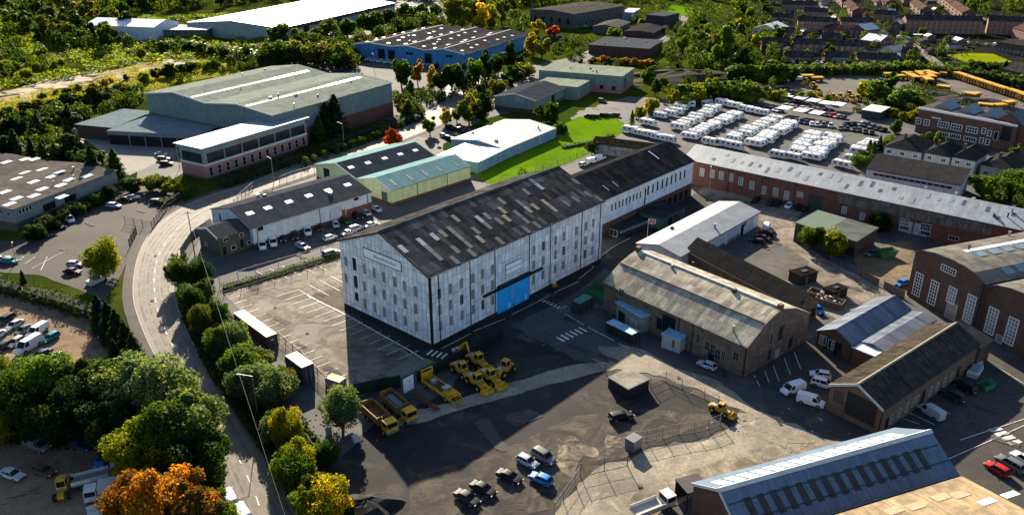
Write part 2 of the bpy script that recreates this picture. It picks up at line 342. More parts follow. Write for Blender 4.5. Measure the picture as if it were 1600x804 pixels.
sheet('concrete_lane', spline([(930, 540), (1000, 545), (1060, 575), (1130, 600), (1180, 640), (1300, 690), (1370, 700), (1200, 745), (1090, 770), (960, 850), (830, 900), (870, 800), (930, 735), (1000, 705), (1150, 668), (1165, 650), (1100, 612), (1020, 585), (950, 572)], 3), CONC, 6)
sheet('east_lane', spline([(1090, 300), (1110, 290), (1180, 310), (1250, 325), (1245, 350), (1275, 395), (1340, 430), (1400, 465), (1450, 505), (1500, 540), (1600, 590), (1600, 620), (1440, 560), (1300, 495), (1220, 440), (1190, 400), (1200, 350), (1140, 330)], 3), groundmat('east_lane_concrete', (.38, .32, .25), (.28, .24, .19), (.46, .39, .30), .08, 2., .3, .85, .25, .12), 4)
sheet('scrap_yard', [(1330, 400), (1420, 375), (1440, 440), (1415, 465), (1345, 425)], groundmat('ochre_dirt', (.30, .21, .11), (.20, .14, .08), (.1, .08, .05), .1, 2.), 6)
sheet('dark_pad', [(1190, 360), (1265, 410), (1235, 440), (1150, 410), (1120, 385)], ASPH, 5)
sheet('south_yard', [(1180, 560), (1290, 520), (1600, 560), (1700, 600), (1700, 900), (1480, 760), (1370, 700), (1200, 650)], groundmat('south_tarmac', (.10, .088, .075), (.075, .068, .06), (.13, .115, .095), .05, 2.5, .3), 5)
# main road with pavements
RR_ = [(700, 190), (640, 214), (560, 246), (470, 278), (400, 302), (352, 330), (312, 358), (290, 388), (273, 420), (272, 460), (286, 505), (310, 552), (353, 613), (400, 679), (440, 745), (480, 830), (500, 900)]
RL_ = [(672, 172), (620, 193), (540, 226), (450, 262), (380, 290), (330, 305), (284, 325), (250, 348), (225, 380), (212, 418), (209, 465), (222, 510), (245, 560), (275, 620), (310, 690), (335, 750), (350, 830), (352, 900)]
RS, LS = spline(RR_, 6), spline(RL_, 6)
rd = sheet('main_road', RS + LS[::-1], ROADM, 6)
sheet('road_mouth', [(672, 172), (700, 190), (735, 165), (780, 130), (770, 112), (740, 105), (700, 130), (690, 160)], ROADM, 6)
PAVE = groundmat('pavement_slabs', (.13, .115, .095), (.09, .08, .07), None, .1, 3., .3)
def offs(pts, d):
    W_ = [G(*p)[:2] for p in pts]; out = []
    for i, p in enumerate(W_):
        a = W_[max(i - 1, 0)]; b = W_[min(i + 1, len(W_) - 1)]; t = Vector((b[0] - a[0], b[1] - a[1])).normalized()
        out.append((p[0] + t.y * d, p[1] - t.x * d))
    return out
def strip(name, pts, d0, d1, z0, z1, mat_, label=None):
    A, B = offs(pts, d0), offs(pts, d1); m = MB(); n = len(A)
    rs = [[(A[i][0], A[i][1], z0), (A[i][0], A[i][1], z1), (B[i][0], B[i][1], z1), (B[i][0], B[i][1], z0)] for i in range(n)]
    m.rings(rs); o = m.build(name, mat_); tag(o, label, None, None, 'structure'); return o
KERB = plain('kerb_stone', (.36, .33, .29), .8, 0, .2, .15)
strip('pavement', RS, -.15, -2.2, .0, .13, PAVE); strip('kerb', RS, .0, -.16, .0, .14, KERB)
strip('pavement', LS, .15, 2.4, .0, .13, PAVE); strip('kerb', LS, .0, .16, .0, .14, KERB)
MARK = plain('road_marking_paint', (.60, .57, .51), .7, 0, .2, .45, 1.1)
def marks(name, segs, wd=.14, lvl=9, mat_=None, world=False):
    m = MB()
    for a, b in segs:
        p = Vector(a) if world else G(*a); q = Vector(b) if world else G(*b); p = Vector((p[0], p[1], 0)); q = Vector((q[0], q[1], 0)); d = (q - p).normalized(); nn = Vector((-d.y, d.x, 0)) * wd / 2; z = Vector((0, 0, .012 * lvl + .06))
        m.add([p - nn + z, q - nn + z, q + nn + z, p + nn + z], [(0, 1, 2, 3)])
    o = m.build(name, mat_ or MARK); tag(o, None, None, None, 'structure'); return o
def along(pa, pb, f=.5, dash=2.4, gap=3.4):
    A = [G(*p) for p in pa]; B = [G(*p) for p in pb]; n = min(len(A), len(B)); P = [A[i].lerp(B[int(i * (len(B) - 1) / (n - 1))], f) for i in range(n)]
    out = []; acc = 0; on = True; cur = P[0]
    for i in range(1, len(P)):
        while True:
            need = (dash if on else gap) - acc; d = (P[i] - cur).length
            if d < need: acc += d; (out.append((cur.copy(), P[i].copy())) if on else 0); cur = P[i]; break
            q = cur + (P[i] - cur).normalized() * need; (out.append((cur.copy(), q.copy())) if on else 0); cur = q; acc = 0; on = not on
    return out
WORN = groundmat('tyre_worn_surface', (.12, .10, .085), (.16, .14, .12), None, .3, 3., cover=(.35, .40, .66, .38)); PALEW = groundmat('pale_polished_surface', (.52, .45, .37), (.42, .37, .30), None, .3, 3., cover=(.3, .38, .66, .4))
def lane(name, f, wd, mt, lvl):
    A = [G(*p) for p in RS]; B = [G(*p) for p in (LS[:len(RS)] if len(LS) >= len(RS) else LS)]; n = min(len(A), len(B)); P = [A[i].lerp(B[int(i * (len(B) - 1) / (n - 1))], f) for i in range(n)]; Lf, Rt = [], []
    for i, p in enumerate(P):
        t = (P[min(i + 1, n - 1)] - P[max(i - 1, 0)]).normalized(); nn = Vector((-t.y, t.x, 0)) * wd / 2; Lf.append((p + nn)[:2]); Rt.append((p - nn)[:2])
    sheet(name, Lf + Rt[::-1], mt, lvl, world=True)
for f_ in (.13, .31, .66, .86): lane('tyre_track', f_, .55, WORN, 7)
for f_ in (.22, .42, .57, .76): lane('polished_track', f_, .8, PALEW, 7)
marks('centre_line_marking', along(RS, LS[:len(RS)] if len(LS) >= len(RS) else LS), .2, world=True)
# parking bays of the main car park
def bays(p0, p1, n, q0, wd=.13, tick=False):
    """n+1 bay lines starting on the line p0-p1, each as long and as turned as p0-q0"""
    P0, P1, Q0 = G(*p0), G(*p1), G(*q0); d = Q0 - P0; return [(P0.lerp(P1, i / n), P0.lerp(P1, i / n) + d) for i in range(n + 1)]
bl_ = bays((376, 462), (542, 585), 15, (357, 468))
bl_ += bays((466, 453), (655, 548), 14, (432, 464)) + bays((466, 453), (532, 425), 4, (497, 470)) + bays((400, 424), (480, 408), 4, (430, 440))
marks('parking_bay_marking', bl_, .14, world=True)
marks('bay_kerb_marking', [((480, 462), (538, 491)), ((538, 491), (640, 548)), ((640, 548), (662, 562))], .3)
sheet('rough_gravel_bed', [(490, 463), (532, 446), (537, 486), (510, 474)], groundmat('brown_gravel', (.10, .07, .045), (.05, .038, .028), None, .5, 3.), 6)
def zebra(a, b, n, ln, wd=.45, name='zebra_marking'):
    A, B = G(*a), G(*b); d = (B - A).normalized(); s = Vector((-d.y, d.x, 0)) * ln / 2
    marks(name, [(A.lerp(B, (i + .5) / n) - s, A.lerp(B, (i + .5) / n) + s) for i in range(n)], wd, world=True)
zebra((668, 550), (698, 558), 4, 2.2); zebra((843, 468), (875, 482), 6, 1.1, .4); zebra((872, 532), (914, 514), 6, 2.4, .5); zebra((1550, 668), (1590, 695), 4, 2.6, .9)
marks('yard_line_marking', [((882, 490), (912, 508)), ((919, 512), (960, 533)), ((966, 537), (985, 545)), ((690, 545), (735, 522)), ((740, 518), (790, 498)), ((800, 492), (860, 462)), ((866, 458), (905, 440)), ((905, 436), (925, 420)), ((925, 420), (935, 403)), ((935, 403), (960, 385)), ((960, 385), (985, 372))], .16)
marks('south_lane_marking', [((1483, 717), (1600, 665)), ((1500, 688), (1600, 655)), ((1549, 569), (1600, 600)), ((1412, 655), (1436, 663)), ((1420, 645), (1460, 664)), ((1445, 628), (1485, 648)), ((1208, 572), (1217, 596)), ((1225, 560), (1235, 586)), ((1241, 551), (1251, 577)), ((1178, 587), (1187, 604)), ((1195, 580), (1202, 600))], .14)
marks('left_bay_marking', [((50, 420), (103, 392)), ((64, 423), (74, 402)), ((39, 413), (55, 402)), ((27, 410), (38, 401))], .14)
lm_ = [G(88 + 0, 0 + 400)]
# ------------------------------------------------------------------ buildings
class Bd: pass
def building(name, label, A, B, C=None, g=None, ze=None, ax='x', prof=None, apex=None, apexB=None, L=None, D=None, wall=None, roof=None, group=None, over=.35, cat=None, rt=.18, plinth=None, band=None, dirx=None, trim=None, gutter=True, z0=0):
    """A near eave corner, B eave corner to its right, C eave corner to its left (photo positions); g = (corner, x, y) a foot of that corner"""
    if ze is None:
        k = {'A': A, 'B': B, 'C': C}[g[0]]; ze = HT(g[1], g[2], k[1])
    Aw = G(*A, ze); d = dirx if dirx is not None else (G(*B, ze) - Aw); d = Vector((d.x, d.y, 0)); L_ = L or (d.length if dirx is None else abs((G(*B, ze) - Aw).dot(d.normalized()))); d.normalize(); e = Vector((-d.y, d.x, 0))
    D_ = D or ((G(*C, ze) - Aw).dot(e) if C else None)
    rz = math.atan2(d.y, d.x); b = Bd(); b.o = Vector((Aw.x, Aw.y, 0)); b.d, b.e, b.ze = d, e, ze; b.ax = ax
    t_, n_ = (e, d) if ax == 'x' else (d, e)          # t: across the ridge, n: normal of the gable plane
    def onplane(px, py, off=0):
        r = ray(*px) if py is None else ray(px, py); c = Vector((0, 0, CAM_H)); q = b.o + n_ * off; k = (q - c).dot(n_) / r.dot(n_); p = c + r * k; return ((p - b.o).dot(t_), p.z)
    if prof and prof[0] == 'px': P = [onplane(*q) for q in prof[1:]]; P[0] = (0, ze)
    elif apex:
        t, z = onplane(*apex); D_ = D_ or 2 * t
        span = D_ if ax == 'x' else L_; zz = z if not C else HTapex(b, t_, span / 2, apex); P = [(0, ze), (span / 2, zz), (span, ze)]
    elif prof: span = D_ if ax == 'x' else L_; P = [(q[0] * span, ze + q[1]) for q in prof]
    else: span = D_ if ax == 'x' else L_; P = [(0, ze), (span, ze)]
    if ax == 'x': D_ = D_ or P[-1][0]
    b.L, b.D, b.P = L_, D_, P
    if ax == 'x': P[-1] = (D_ if abs(P[-1][0] - D_) < 3 else P[-1][0], P[-1][1]); b.D = P[-1][0]
    N = b.L if ax == 'x' else b.D; b.N = N
    root = thing(name, label, cat or 'building', (b.o.x, b.o.y, z0), rz, group); b.root = root
    X = (lambda t, n, z: (n, t, z)) if ax == 'x' else (lambda t, n, z: (t, n, z))
    m = MB(); pts = P; ring = lambda n: [X(t, n, z) for t, z in pts] + [X(pts[-1][0], n, 0), X(pts[0][0], n, 0)]
    m.rings([ring(0), ring(N)], 0); b.wall = m.build('wall', wall, root)
    # roof slab
    m = MB(); q = list(P); a0, a1 = Vector(q[0]), Vector(q[1]); z0_, z1_ = Vector(q[-1]), Vector(q[-2])
    s0 = (a0 - a1).normalized() * over; s1 = (z0_ - z1_).normalized() * over
    q2 = [tuple(a0 + s0)] + q[1:-1] + [tuple(z0_ + s1)]
    up = .03; sec = [(t, z + up + rt) for t, z in q2] + [(t, z + up) for t, z in reversed(q2)]
    m.rings([[X(t, n, z) for t, z in sec] for n in (-over, N + over)], 0); b.roof = m.build('roof', roof, root); b.over = over; b.up = up + rt
    if trim:
        for n, nm in ((-over, 'barge_board'),):
            m = MB(); h = .3
            s2 = [(t, z + up + rt + .02) for t, z in q2] + [(t, z + up - h) for t, z in reversed(q2)]
            m.rings([[X(t, k, z) for t, z in s2] for k in (n - .09, n - .004)], 0); m.build(nm, trim, root)
    if gutter:
        m = MB(); t, z = q2[0]; m.rings([[X(t - .16, n, z - .02), X(t + .0, n, z - .02), X(t + .0, n, z + .14), X(t - .16, n, z + .14)] for n in (-over, N + over)], 0); m.build('gutter', DARK, root)
    def skirt(nm, h, mt, d_=.05, zb=0):
        m = MB(); x0, y0, x1, y1 = 0, (P[0][0] if ax == 'x' else 0), b.L, b.D
        m.box(x0 - d_, x1 + d_, y0 - d_, y0 - .003, zb, h); m.box(x0 - d_, x0 - .003, y0 - .002, y1 + d_, zb, h); return m.build(nm, mt, root)
    b.skirt = skirt
    if plinth: skirt('plinth', *plinth)
    return b
def HTapex(b, t_, t, apex):
    p = b.o + t_ * t; lo, hi = b.ze - 2, b.ze + 25
    for _ in range(40):
        m = (lo + hi) / 2
        if PR((p.x, p.y, m))[1] > apex[1]: lo = m
        else: hi = m
    return lo
def face_uv(b, f, px, py):
    """photo position -> (u, v) on facade f: 'r' runs A to B, 'l' runs A to C"""
    r = ray(px, py); c = Vector((0, 0, CAM_H)); n = b.e if f == 'r' else b.d; k = (b.o - c).dot(n) / r.dot(n); p = c + r * k
    return ((p - b.o).dot(b.d if f == 'r' else b.e), p.z)
OFF = [0.0]
def fbox(m, f, u0, u1, v0, v1, d0, d1, mi=0):
    d0 += OFF[0]; d1 += OFF[0]
    if f == 'r': m.box(u0, u1, -d1, -d0, v0, v1, mi)
    else: m.box(-d1, -d0, u0, u1, v0, v1, mi)
def opening(b, f, u, v, w_, h_, name='window', frame=WHITE, pane=PANE, fw=.09, nx=1, ny=1, label=None, d=.07, off=0.0):
    """frame as a part, pane as its sub-part; u, v centre"""
    m = MB(); u0, u1, v0, v1 = u - w_ / 2, u + w_ / 2, v - h_ / 2, v + h_ / 2; OFF[0] = off
    fbox(m, f, u0, u0 + fw, v0, v1, .004, d); fbox(m, f, u1 - fw, u1, v0, v1, .004, d); fbox(m, f, u0 + fw, u1 - fw, v0, v0 + fw, .004, d); fbox(m, f, u0 + fw, u1 - fw, v1 - fw, v1, .004, d)
    iu, iv = (w_ - 2 * fw) / nx, (h_ - 2 * fw) / ny
    for i in range(1, nx): fbox(m, f, u0 + fw + iu * i - fw * .3, u0 + fw + iu * i + fw * .3, v0 + fw, v1 - fw, .03, d - .01)
    for i in range(1, ny): fbox(m, f, u0 + fw, u1 - fw, v0 + fw + iv * i - fw * .3, v0 + fw + iv * i + fw * .3, .03, d - .014)
    o = m.build(name, frame, b.root)
    if label: o['label'] = label
    m = MB(); fbox(m, f, u0 + fw, u1 - fw, v0 + fw, v1 - fw, .005, .028); m.build('pane' if 'door' not in name else 'door_leaf', pane, o); OFF[0] = 0.0; return o
def opx(b, f, pts, w_, h_, **k):
    for p in pts:
        u, v = face_uv(b, f, *p); opening(b, f, u, max(v, h_ / 2 + .02), w_, h_, **k)
def row(b, f, u0, u1, n, v, w_, h_, **k):
    for i in range(n): opening(b, f, u0 + (u1 - u0) * (i / (n - 1) if n > 1 else 0), v, w_, h_, **k)
def roofpt(b, k, n, s):
    """point on roof slope k, n metres along the ridge, s = 0..1 across the slope from its A side -> local"""
    (t0, z0), (t1, z1) = b.P[k], b.P[k + 1]; t = t0 + (t1 - t0) * s; z = z0 + (z1 - z0) * s + b.up
    return Vector((n, t, z)) if b.ax == 'x' else Vector((t, n, z))
def skylight(b, k, n, s, wn, ws, mat_, name='skylight', h=.05):
    (t0, z0), (t1, z1) = b.P[k], b.P[k + 1]; ln = math.hypot(t1 - t0, z1 - z0); ds = ws / ln / 2; m = MB()
    lo = [roofpt(b, k, n - wn / 2, s - ds), roofpt(b, k, n + wn / 2, s - ds), roofpt(b, k, n + wn / 2, s + ds), roofpt(b, k, n - wn / 2, s + ds)]
    u = Vector((0, 0, h)); e_ = Vector((0, 0, .006)); m.add([p + e_ for p in lo] + [p + u for p in lo], [(3, 2, 1, 0), (4, 5, 6, 7), (0, 1, 5, 4), (1, 2, 6, 5), (2, 3, 7, 6), (3, 0, 4, 7)])
    return m.build(name, mat_, b.root)
def skypx(b, k, pts, wn, ws, mat_, **kw):
    """skylights at photo positions on slope k"""
    c = Vector((0, 0, CAM_H)); (t0, z0), (t1, z1) = b.P[k], b.P[k + 1]
    t_, n_ = (b.e, b.d) if b.ax == 'x' else (b.d, b.e); S = (t_ * (t1 - t0) + Vector((0, 0, z1 - z0))); nrm = S.cross(n_); q = b.o + t_ * t0 + Vector((0, 0, z0 + b.up))
    for p in pts:
        r = ray(*p); kk = (q - c).dot(nrm) / r.dot(nrm); w0 = c + r * kk - q; skylight(b, k, w0.dot(n_), w0.dot(S) / S.length_squared, wn, ws, mat_, **kw)
# ------------------------------------------------------------------ building materials
CLAD = wallmat('white_asbestos_cladding', (.84, .85, .87), (.74, .75, .78), (1.25, 2.05), .17, .75, .55, .75, 0, .3, (.34, .33, .33), 0, .12)
CLAD2 = wallmat('white_sheet_cladding', (.84, .85, .86), (.72, .73, .75), (1.6, 4.2), .10, .5, .5, .75, 0, .3, (.32, .31, .31), 0, .1)
DROOF = roofmat('dark_sheet_roof', (.064, .063, .064), (.045, .042, .040), 'x', (1.25, 2.9), .42, .75, .07, (.10, .10, .105), .8, 0, .1, 0, streak=.4, jw=.12, keep=True)
DROOF2 = roofmat('black_sheet_roof', (.030, .030, .032), (.018, .018, .018), 'x', (1.25, 2.6), .35, .75, 0, rough=.8, spec=.1, jw=.1, keep=True)
FIBRE = roofmat('grey_fibre_roof', (.10, .10, .10), (.13, .125, .115), 'x', (3.0, 4.0), .08, .3, 0, rough=.7, spec=.3)
FIBREL = roofmat('pale_fibre_roof', (.20, .20, .19), (.26, .25, .23), 'x', (2.0, 5.0), .08, .3, rough=.6, spec=.4)
SLATE = roofmat('slate_roof', (.055, .055, .06), (.08, .078, .075), 'x', (.6, .5), .2, .15, rough=.55, spec=.4, moss=.2)
SLATEY = roofmat('slate_roof_across', (.06, .06, .065), (.08, .078, .075), 'y', (.6, .5), .2, .15, rough=.55, spec=.4, moss=.2)
GREYM = roofmat('grey_metal_roof', (.52, .54, .55), (.44, .46, .47), 'x', (1.0, 8.0), .10, .35, rough=.45, spec=.5)
GREYMY = roofmat('weathered_grey_metal_roof', (.34, .37, .39), (.28, .305, .32), 'y', (1.1, 6.5), .12, .4, rough=.6, spec=.25, keep=True)
WROOF = roofmat('white_metal_roof', (.66, .68, .70), (.6, .62, .64), 'x', (1.0, 9.0), .04, .25, rough=.45, spec=.5)
BRICK = wallmat('red_brick', (.17, .062, .042), (.12, .05, .038), (.9, .3), .18, 0, .35)
BRICKD = wallmat('dark_brown_brick', (.115, .058, .038), (.085, .048, .036), (.9, .3), .15, 0, .35)
STONE = wallmat('weathered_brick_stone', (.20, .14, .095), (.13, .10, .075), (1.1, .5), .2, 0, .5, stain=(.05, .045, .04))
STONED = wallmat('dark_stone', (.07, .068, .055), (.10, .09, .07), (.9, .4), .2, 0, .4)
REND = wallmat('pale_render', (.50, .50, .48), (.42, .42, .40), None, .1, 0, .35)
BLUEW = wallmat('blue_profile_wall', (.05, .22, .48), (.06, .25, .52), (1.0, 9), .08, .2, .2)
PBLUEW = wallmat('pale_blue_profile_wall', (.17, .33, .45), (.14, .29, .41), (1.0, 9), .06, .25, .2)
GREENW = wallmat('pale_green_profile_wall', (.60, .66, .33), (.54, .60, .30), (1.0, 9), .05, .2, .25)
SAGEW = wallmat('sage_green_wall', (.20, .28, .24), (.17, .24, .21), (1.0, 9), .05, .2, .25)
TEALW = wallmat('grey_green_profile_wall', (.17, .24, .25), (.14, .20, .21), (1.2, 12), .07, .2, .25)
PINKW = wallmat('pink_render_wall', (.46, .20, .17), (.40, .17, .15), None, .1, 0, .3)
GREYW = wallmat('grey_panel_wall', (.26, .27, .27), (.21, .22, .22), (2.4, 3), .08, .3, .35)
DGREYW = wallmat('dark_grey_wall', (.07, .07, .07), (.09, .085, .08), (2.4, 3), .1, .3, .35)
MAROON = wallmat('maroon_profile_wall', (.10, .035, .03), (.08, .03, .03), (1.2, 8), .1, .2, .3)
WROOFY = roofmat('white_metal_roof_across', (.66, .68, .70), (.6, .62, .64), 'y', (1.0, 9.0), .04, .25, rough=.45, spec=.5)
SKYL = plain('roof_light_sheet', (.30, .32, .34), .4, 0, .5, .2, .8)
SKYW = plain('bright_roof_light', (.70, .72, .72), .35, 0, .5, .12, .8)
SKYY = plain('aged_roof_light', (.24, .195, .12), .5, 0, .4, .3, .8)
SKYG = plain('grey_roof_light', (.075, .08, .085), .5, 0, .4, .3, .8)
# ---- the big white warehouse
mw = building('white_warehouse', 'tall four-storey warehouse clad in stained white panels with blue sliding doors', (671, 432), (943, 314), (531.5, 374), g=('A', 675, 546), apex=(595.3, 362.3), wall=CLAD, roof=DROOF, over=.35, trim=DARK)
mw.skirt('plinth', 1.15, wallmat('black_plinth', (.015, .015, .017), None), .08)
for f, L_ in (('l', mw.D), ('r', mw.L)):
    m = MB(); fbox(m, f, -.02, .28, 1.2, mw.ze - .1, .01, .16); m.build('corner_strip', BLACK, mw.root)
for x in (684.5, 734.5, 773.5, 826.5, 860, 908, 936):
    u, v = face_uv(mw, 'r', x, 440 if x < 850 else 380); m = MB(); fbox(m, 'r', u - .09, u + .09, 1.2, mw.ze - .05, .01, .12); m.build('downpipe', BLACK, mw.root)
DIMW = plain('grimy_window_glass', (.21, .215, .21), .5, 0, .3, .4, .5)
DIMF = plain('grimy_window_frame', (.36, .36, .35), .7, 0, .3, .3, 1.)
for cols, ys in (([(569.5, 420), (585, 426), (600, 433), (617, 440), (632.5, 447), (649.5, 455)], 0),):
    for (x, y) in cols:
        for dy in (0, 27, 54): opening(mw, 'l', *face_uv(mw, 'l', x + dy * .02, y + dy), 1.0, 2.35, frame=DIMF, pane=DIMW, fw=.07, nx=2, ny=3)
for (x, y, h) in ((554, 412.5, 2.9), (556, 440, 2.9), (557.5, 463, 2.0)): opening(mw, 'l', *face_uv(mw, 'l', x, y), 1.15, h, frame=DARK, pane=GLASS, fw=.07)
for xs, v in (((540.5, 408), (541, 434)), 0),: [opening(mw, 'l', *face_uv(mw, 'l', *p), .9, 2.2, frame=DIMF, pane=DIMW, fw=.07) for p in xs]
colr = [(686, 457), (703, 448.5), (720.5, 440.5), (738.5, 433.5), (753.5, 426), (769.5, 419), (834, 389), (849, 382.5), (868, 380), (881, 374.5), (900.5, 366.5), (915, 362), (926.5, 358)]
for i, (x, y) in enumerate(colr):
    for k in (0, 1, 2):
        u, v = face_uv(mw, 'r', x, y); vv = 11.9 - 3.65 * k
        opening(mw, 'r', u, vv, 1.0, 2.25, frame=DIMF, pane=DIMW if (i * 3 + k) % 7 else GLASS, fw=.07, nx=2, ny=3)
us = [face_uv(mw, 'r', x, 430)[0] for x in (776, 800.5, 802, 826)]
for a, b_ in ((us[0], us[1]), (us[2], us[3])):
    m = MB(); fbox(m, 'r', a + .05, b_ - .05, .5, 6.3, .05, .2); dd = m.build('sliding_door', plain('bright_blue_door', (.025, .40, .85), .6, 0, .2, .16, .5), mw.root); dd['label'] = 'bright blue sliding door leaf'
    m = MB(); fbox(m, 'r', b_ - 1.5, b_ - 1.0, .9, 1.9, .205, .23); fbox(m, 'r', b_ - 1.35, b_ - 1.15, .75, .9, .205, .23); m.build('door_notice', WHITE, dd)
u0, _ = face_uv(mw, 'r', 754, 462); u1, _ = face_uv(mw, 'r', 846, 422); m = MB(); fbox(m, 'r', u0, u1, 6.4, 6.85, .02, .6); m.build('door_rail', BLACK, mw.root)
m = MB(); fbox(m, 'r', us[0], us[3], 6.9, 7.35, .02, .9); m.build('door_canopy', BLACK, mw.root)
u0, v0 = face_uv(mw, 'r', 790, 421); u1, v1 = face_uv(mw, 'r', 814, 409)
m = MB(); fbox(m, 'r', u0 - .15, u1 + .15, 8.95, 11.5, .01, .06); m.build('sign_backing', BLACK, mw.root)
for k in (0, 1): m = MB(); fbox(m, 'r', u0, u1, 9.1 + k * 1.2, 10.15 + k * 1.2, .065, .14); m.build('sign_panel', plain('sign_white', (.93, .93, .92), .5, 0, .3, .03), mw.root)
u0, v0 = face_uv(mw, 'l', 568.5, 393); u1, v1 = face_uv(mw, 'l', 627, 417); um = (u0 + u1) / 2
m = MB(); fbox(m, 'l', u1, u0, v1 - .95, v1 + 1.0, .02, .1) if u1 < u0 else fbox(m, 'l', u0, u1, v1 - .95, v1 + 1.0, .02, .1); lo, hi = min(u0, u1), max(u0, u1)
sg = m.build('sign_board', plain('sign_white', (.93, .93, .92)), mw.root); m = MB()
for a, b_, c, e_ in ((lo - .12, hi + .12, v1 + 1.0, v1 + 1.15), (lo - .12, hi + .12, v1 - 1.1, v1 - .95), (lo - .12, lo, v1 - .95, v1 + 1.), (hi, hi + .12, v1 - .95, v1 + 1.)): fbox(m, 'l', a, b_, c, e_, .02, .14)
m.build('sign_border', BLACK, sg)
m = MB(); x = hi - 3.2; r2 = random.Random(3)      # faded, unreadable blue-grey lettering
for k in range(17):
    wd = r2.uniform(.22, .42); hh = r2.choice((.42, .42, .7)); fbox(m, 'l', x - wd, x, v1 - .32, v1 - .32 + hh, .105, .12)
    fbox(m, 'l', x - wd + .1, x - .1, v1 - .2, v1 - .32 + hh - .12, .121, .125, 1); x -= wd + .12
m.build('lettering', [plain('faded_blue_lettering', (.25, .33, .48), .7), WHITE], sg)
# sheets of roof light on the near slope
r2 = random.Random(5); nC = int(mw.L / 1.25)
for row_, s, pr, mats_ in ((0, .07, .10, (SKYG,)), (1, .23, .34, (SKYG, SKYG, SKYY)), (2, .40, .26, (SKYG, SKYY, SKYG)), (3, .57, .30, (SKYY, SKYG, SKYG, SKYL)), (4, .74, .16, (SKYG, SKYL)), (5, .9, .03, (SKYG,))):
    k = 0
    while k < nC:
        if r2.random() < pr: skylight(mw, 0, (k + .5) * 1.25, s, 1.12, 2.5, r2.choice(mats_), h=.045); k += 1
        k += 1
m = MB(); (t, z) = mw.P[1]; m.rings([[(n, t - .35, z + .1), (n, t, z + .36), (n, t + .35, z + .1)] for n in (-.4, mw.L + .4)]); m.build('ridge_cap', DARK, mw.root)
# ---- rear wing in line with it
ww = building('warehouse_wing', 'lower rear wing with black roof and white upper cladding over old brick', (943.2, 312.5), (1081.9, 251.1), ze=11.2, ax='x', apex=(898.5, 277.2), wall=CLAD2, roof=DROOF2, over=.25, dirx=mw.d)
print('wing', ww.L, ww.D, ww.P)
zb = 4.2
m = MB(); m.box(-.06, ww.L + .05, -.07, -.004, 0, zb); m.build('brick_base', wallmat('sooty_brick', (.16, .075, .05), (.06, .045, .04), (.9, .3), .2, 0, .5), ww.root)
for i in range(9): opening(ww, 'r', 4 + i * 1.75, 8.0, .85, 2.1, frame=WHITE, pane=PANE, fw=.06, nx=1, ny=3) if i < 11 else 0
for i in range(9): opening(ww, 'r', 22 + i * (ww.L - 24.5) / 9, 8.3, .7, 2.7, frame=DARK, pane=GLASS, fw=.06, ny=3)
opening(ww, 'r', 20.6, 6.8, .6, 5.0, frame=DARK, pane=GLASS)
for i in range(5): opening(ww, 'r', ww.L - 16 + i * 3.2, 1.7, 2.0, 2.6, name='doorway' if i % 2 else 'window', frame=DARK, pane=GLASS, off=.07)
skylight(ww, 0, ww.L - 12, .72, .5, 4.2, SKYW); [skylight(ww, 0, a, .3, .4, 2.4, SKYL) for a in (5.0, 9.5)]
# ---- cabins in front of the wing
cb = building('site_cabin', 'dark green cabin with pale lettered windows in front of rear wing', (966.9, 360.6), (1014.2, 341.9), (949.5, 355.6), g=('A', 967.6, 373), wall=wallmat('dark_green_cabin', (.03, .05, .05), None), roof=roofmat('dark_flat_roof', (.05, .055, .06), (.08, .085, .09), 'x', (1.5, 1.5), .2, .4), over=.2)
row(cb, 'r', 1.2, cb.L - 1.2, 8, 1.9, 1.1, 1.0, frame=WHITE, pane=PALEPANE, nx=2, ny=1)
opening(cb, 'l', cb.D / 2, 1.3, max(cb.D - .9, 1), 2.0, name='doorway', frame=WHITE, pane=PANE, nx=2)
c2 = building('entrance_extension', 'turquoise fronted flat entrance block at foot of rear wing', (1036, 341), (1066, 322), (1001, 330), ze=3.6, wall=wallmat('turquoise_boarding', (.03, .12, .12), (.05, .10, .09), (1, 3), .3, .2), roof=roofmat('dark_flat_roof', (1, 1, 1)), over=.2, dirx=mw.d)
opening(c2, 'r', 4, 1.5, 2, 2.3, name='doorway', frame=DARK, pane=GLASS); opx(c2, 'r', [(1056, 337)], 1.1, 1.3, frame=RED, pane=GLASS)
# ---- white-roofed long store
wl = building('white_roofed_store', 'long white-walled store with bright pale low-pitched roof behind curved brown roof', (1063, 401), (1186.7, 331.3), (993, 381.5), g=('B', 1186.7, 353), apex=(1030, 382.5), wall=wallmat('white_blockwork', (.55, .56, .58), (.46, .47, .5), (3, 4), .08, .2, .3), roof=roofmat('pale_grey_smooth_roof', (.27, .29, .31), (.22, .235, .25), 'x', (6, 9), .05, .15, rough=.6, spec=.2, keep=True), over=.3)
print('store', wl.L, wl.D, wl.P, wl.ze)
for x, y, a, h in ((1164, 350, 1.2, 1.2), (1142, 375, 3.6, 1.1), (1124, 386, 5.5, 1.1), (1152, 369, 2.2, 1.1)): opening(wl, 'r', *face_uv(wl, 'r', x, y), a, h, frame=DARK, pane=PALEPANE, nx=3)
opx(wl, 'r', [(1158, 372)], 1.6, 3.2, name='doorway', frame=DARK, pane=GLASS); opx(wl, 'r', [(1114, 392)], .8, 2.4, name='doorway', frame=DARK, pane=GLASS)
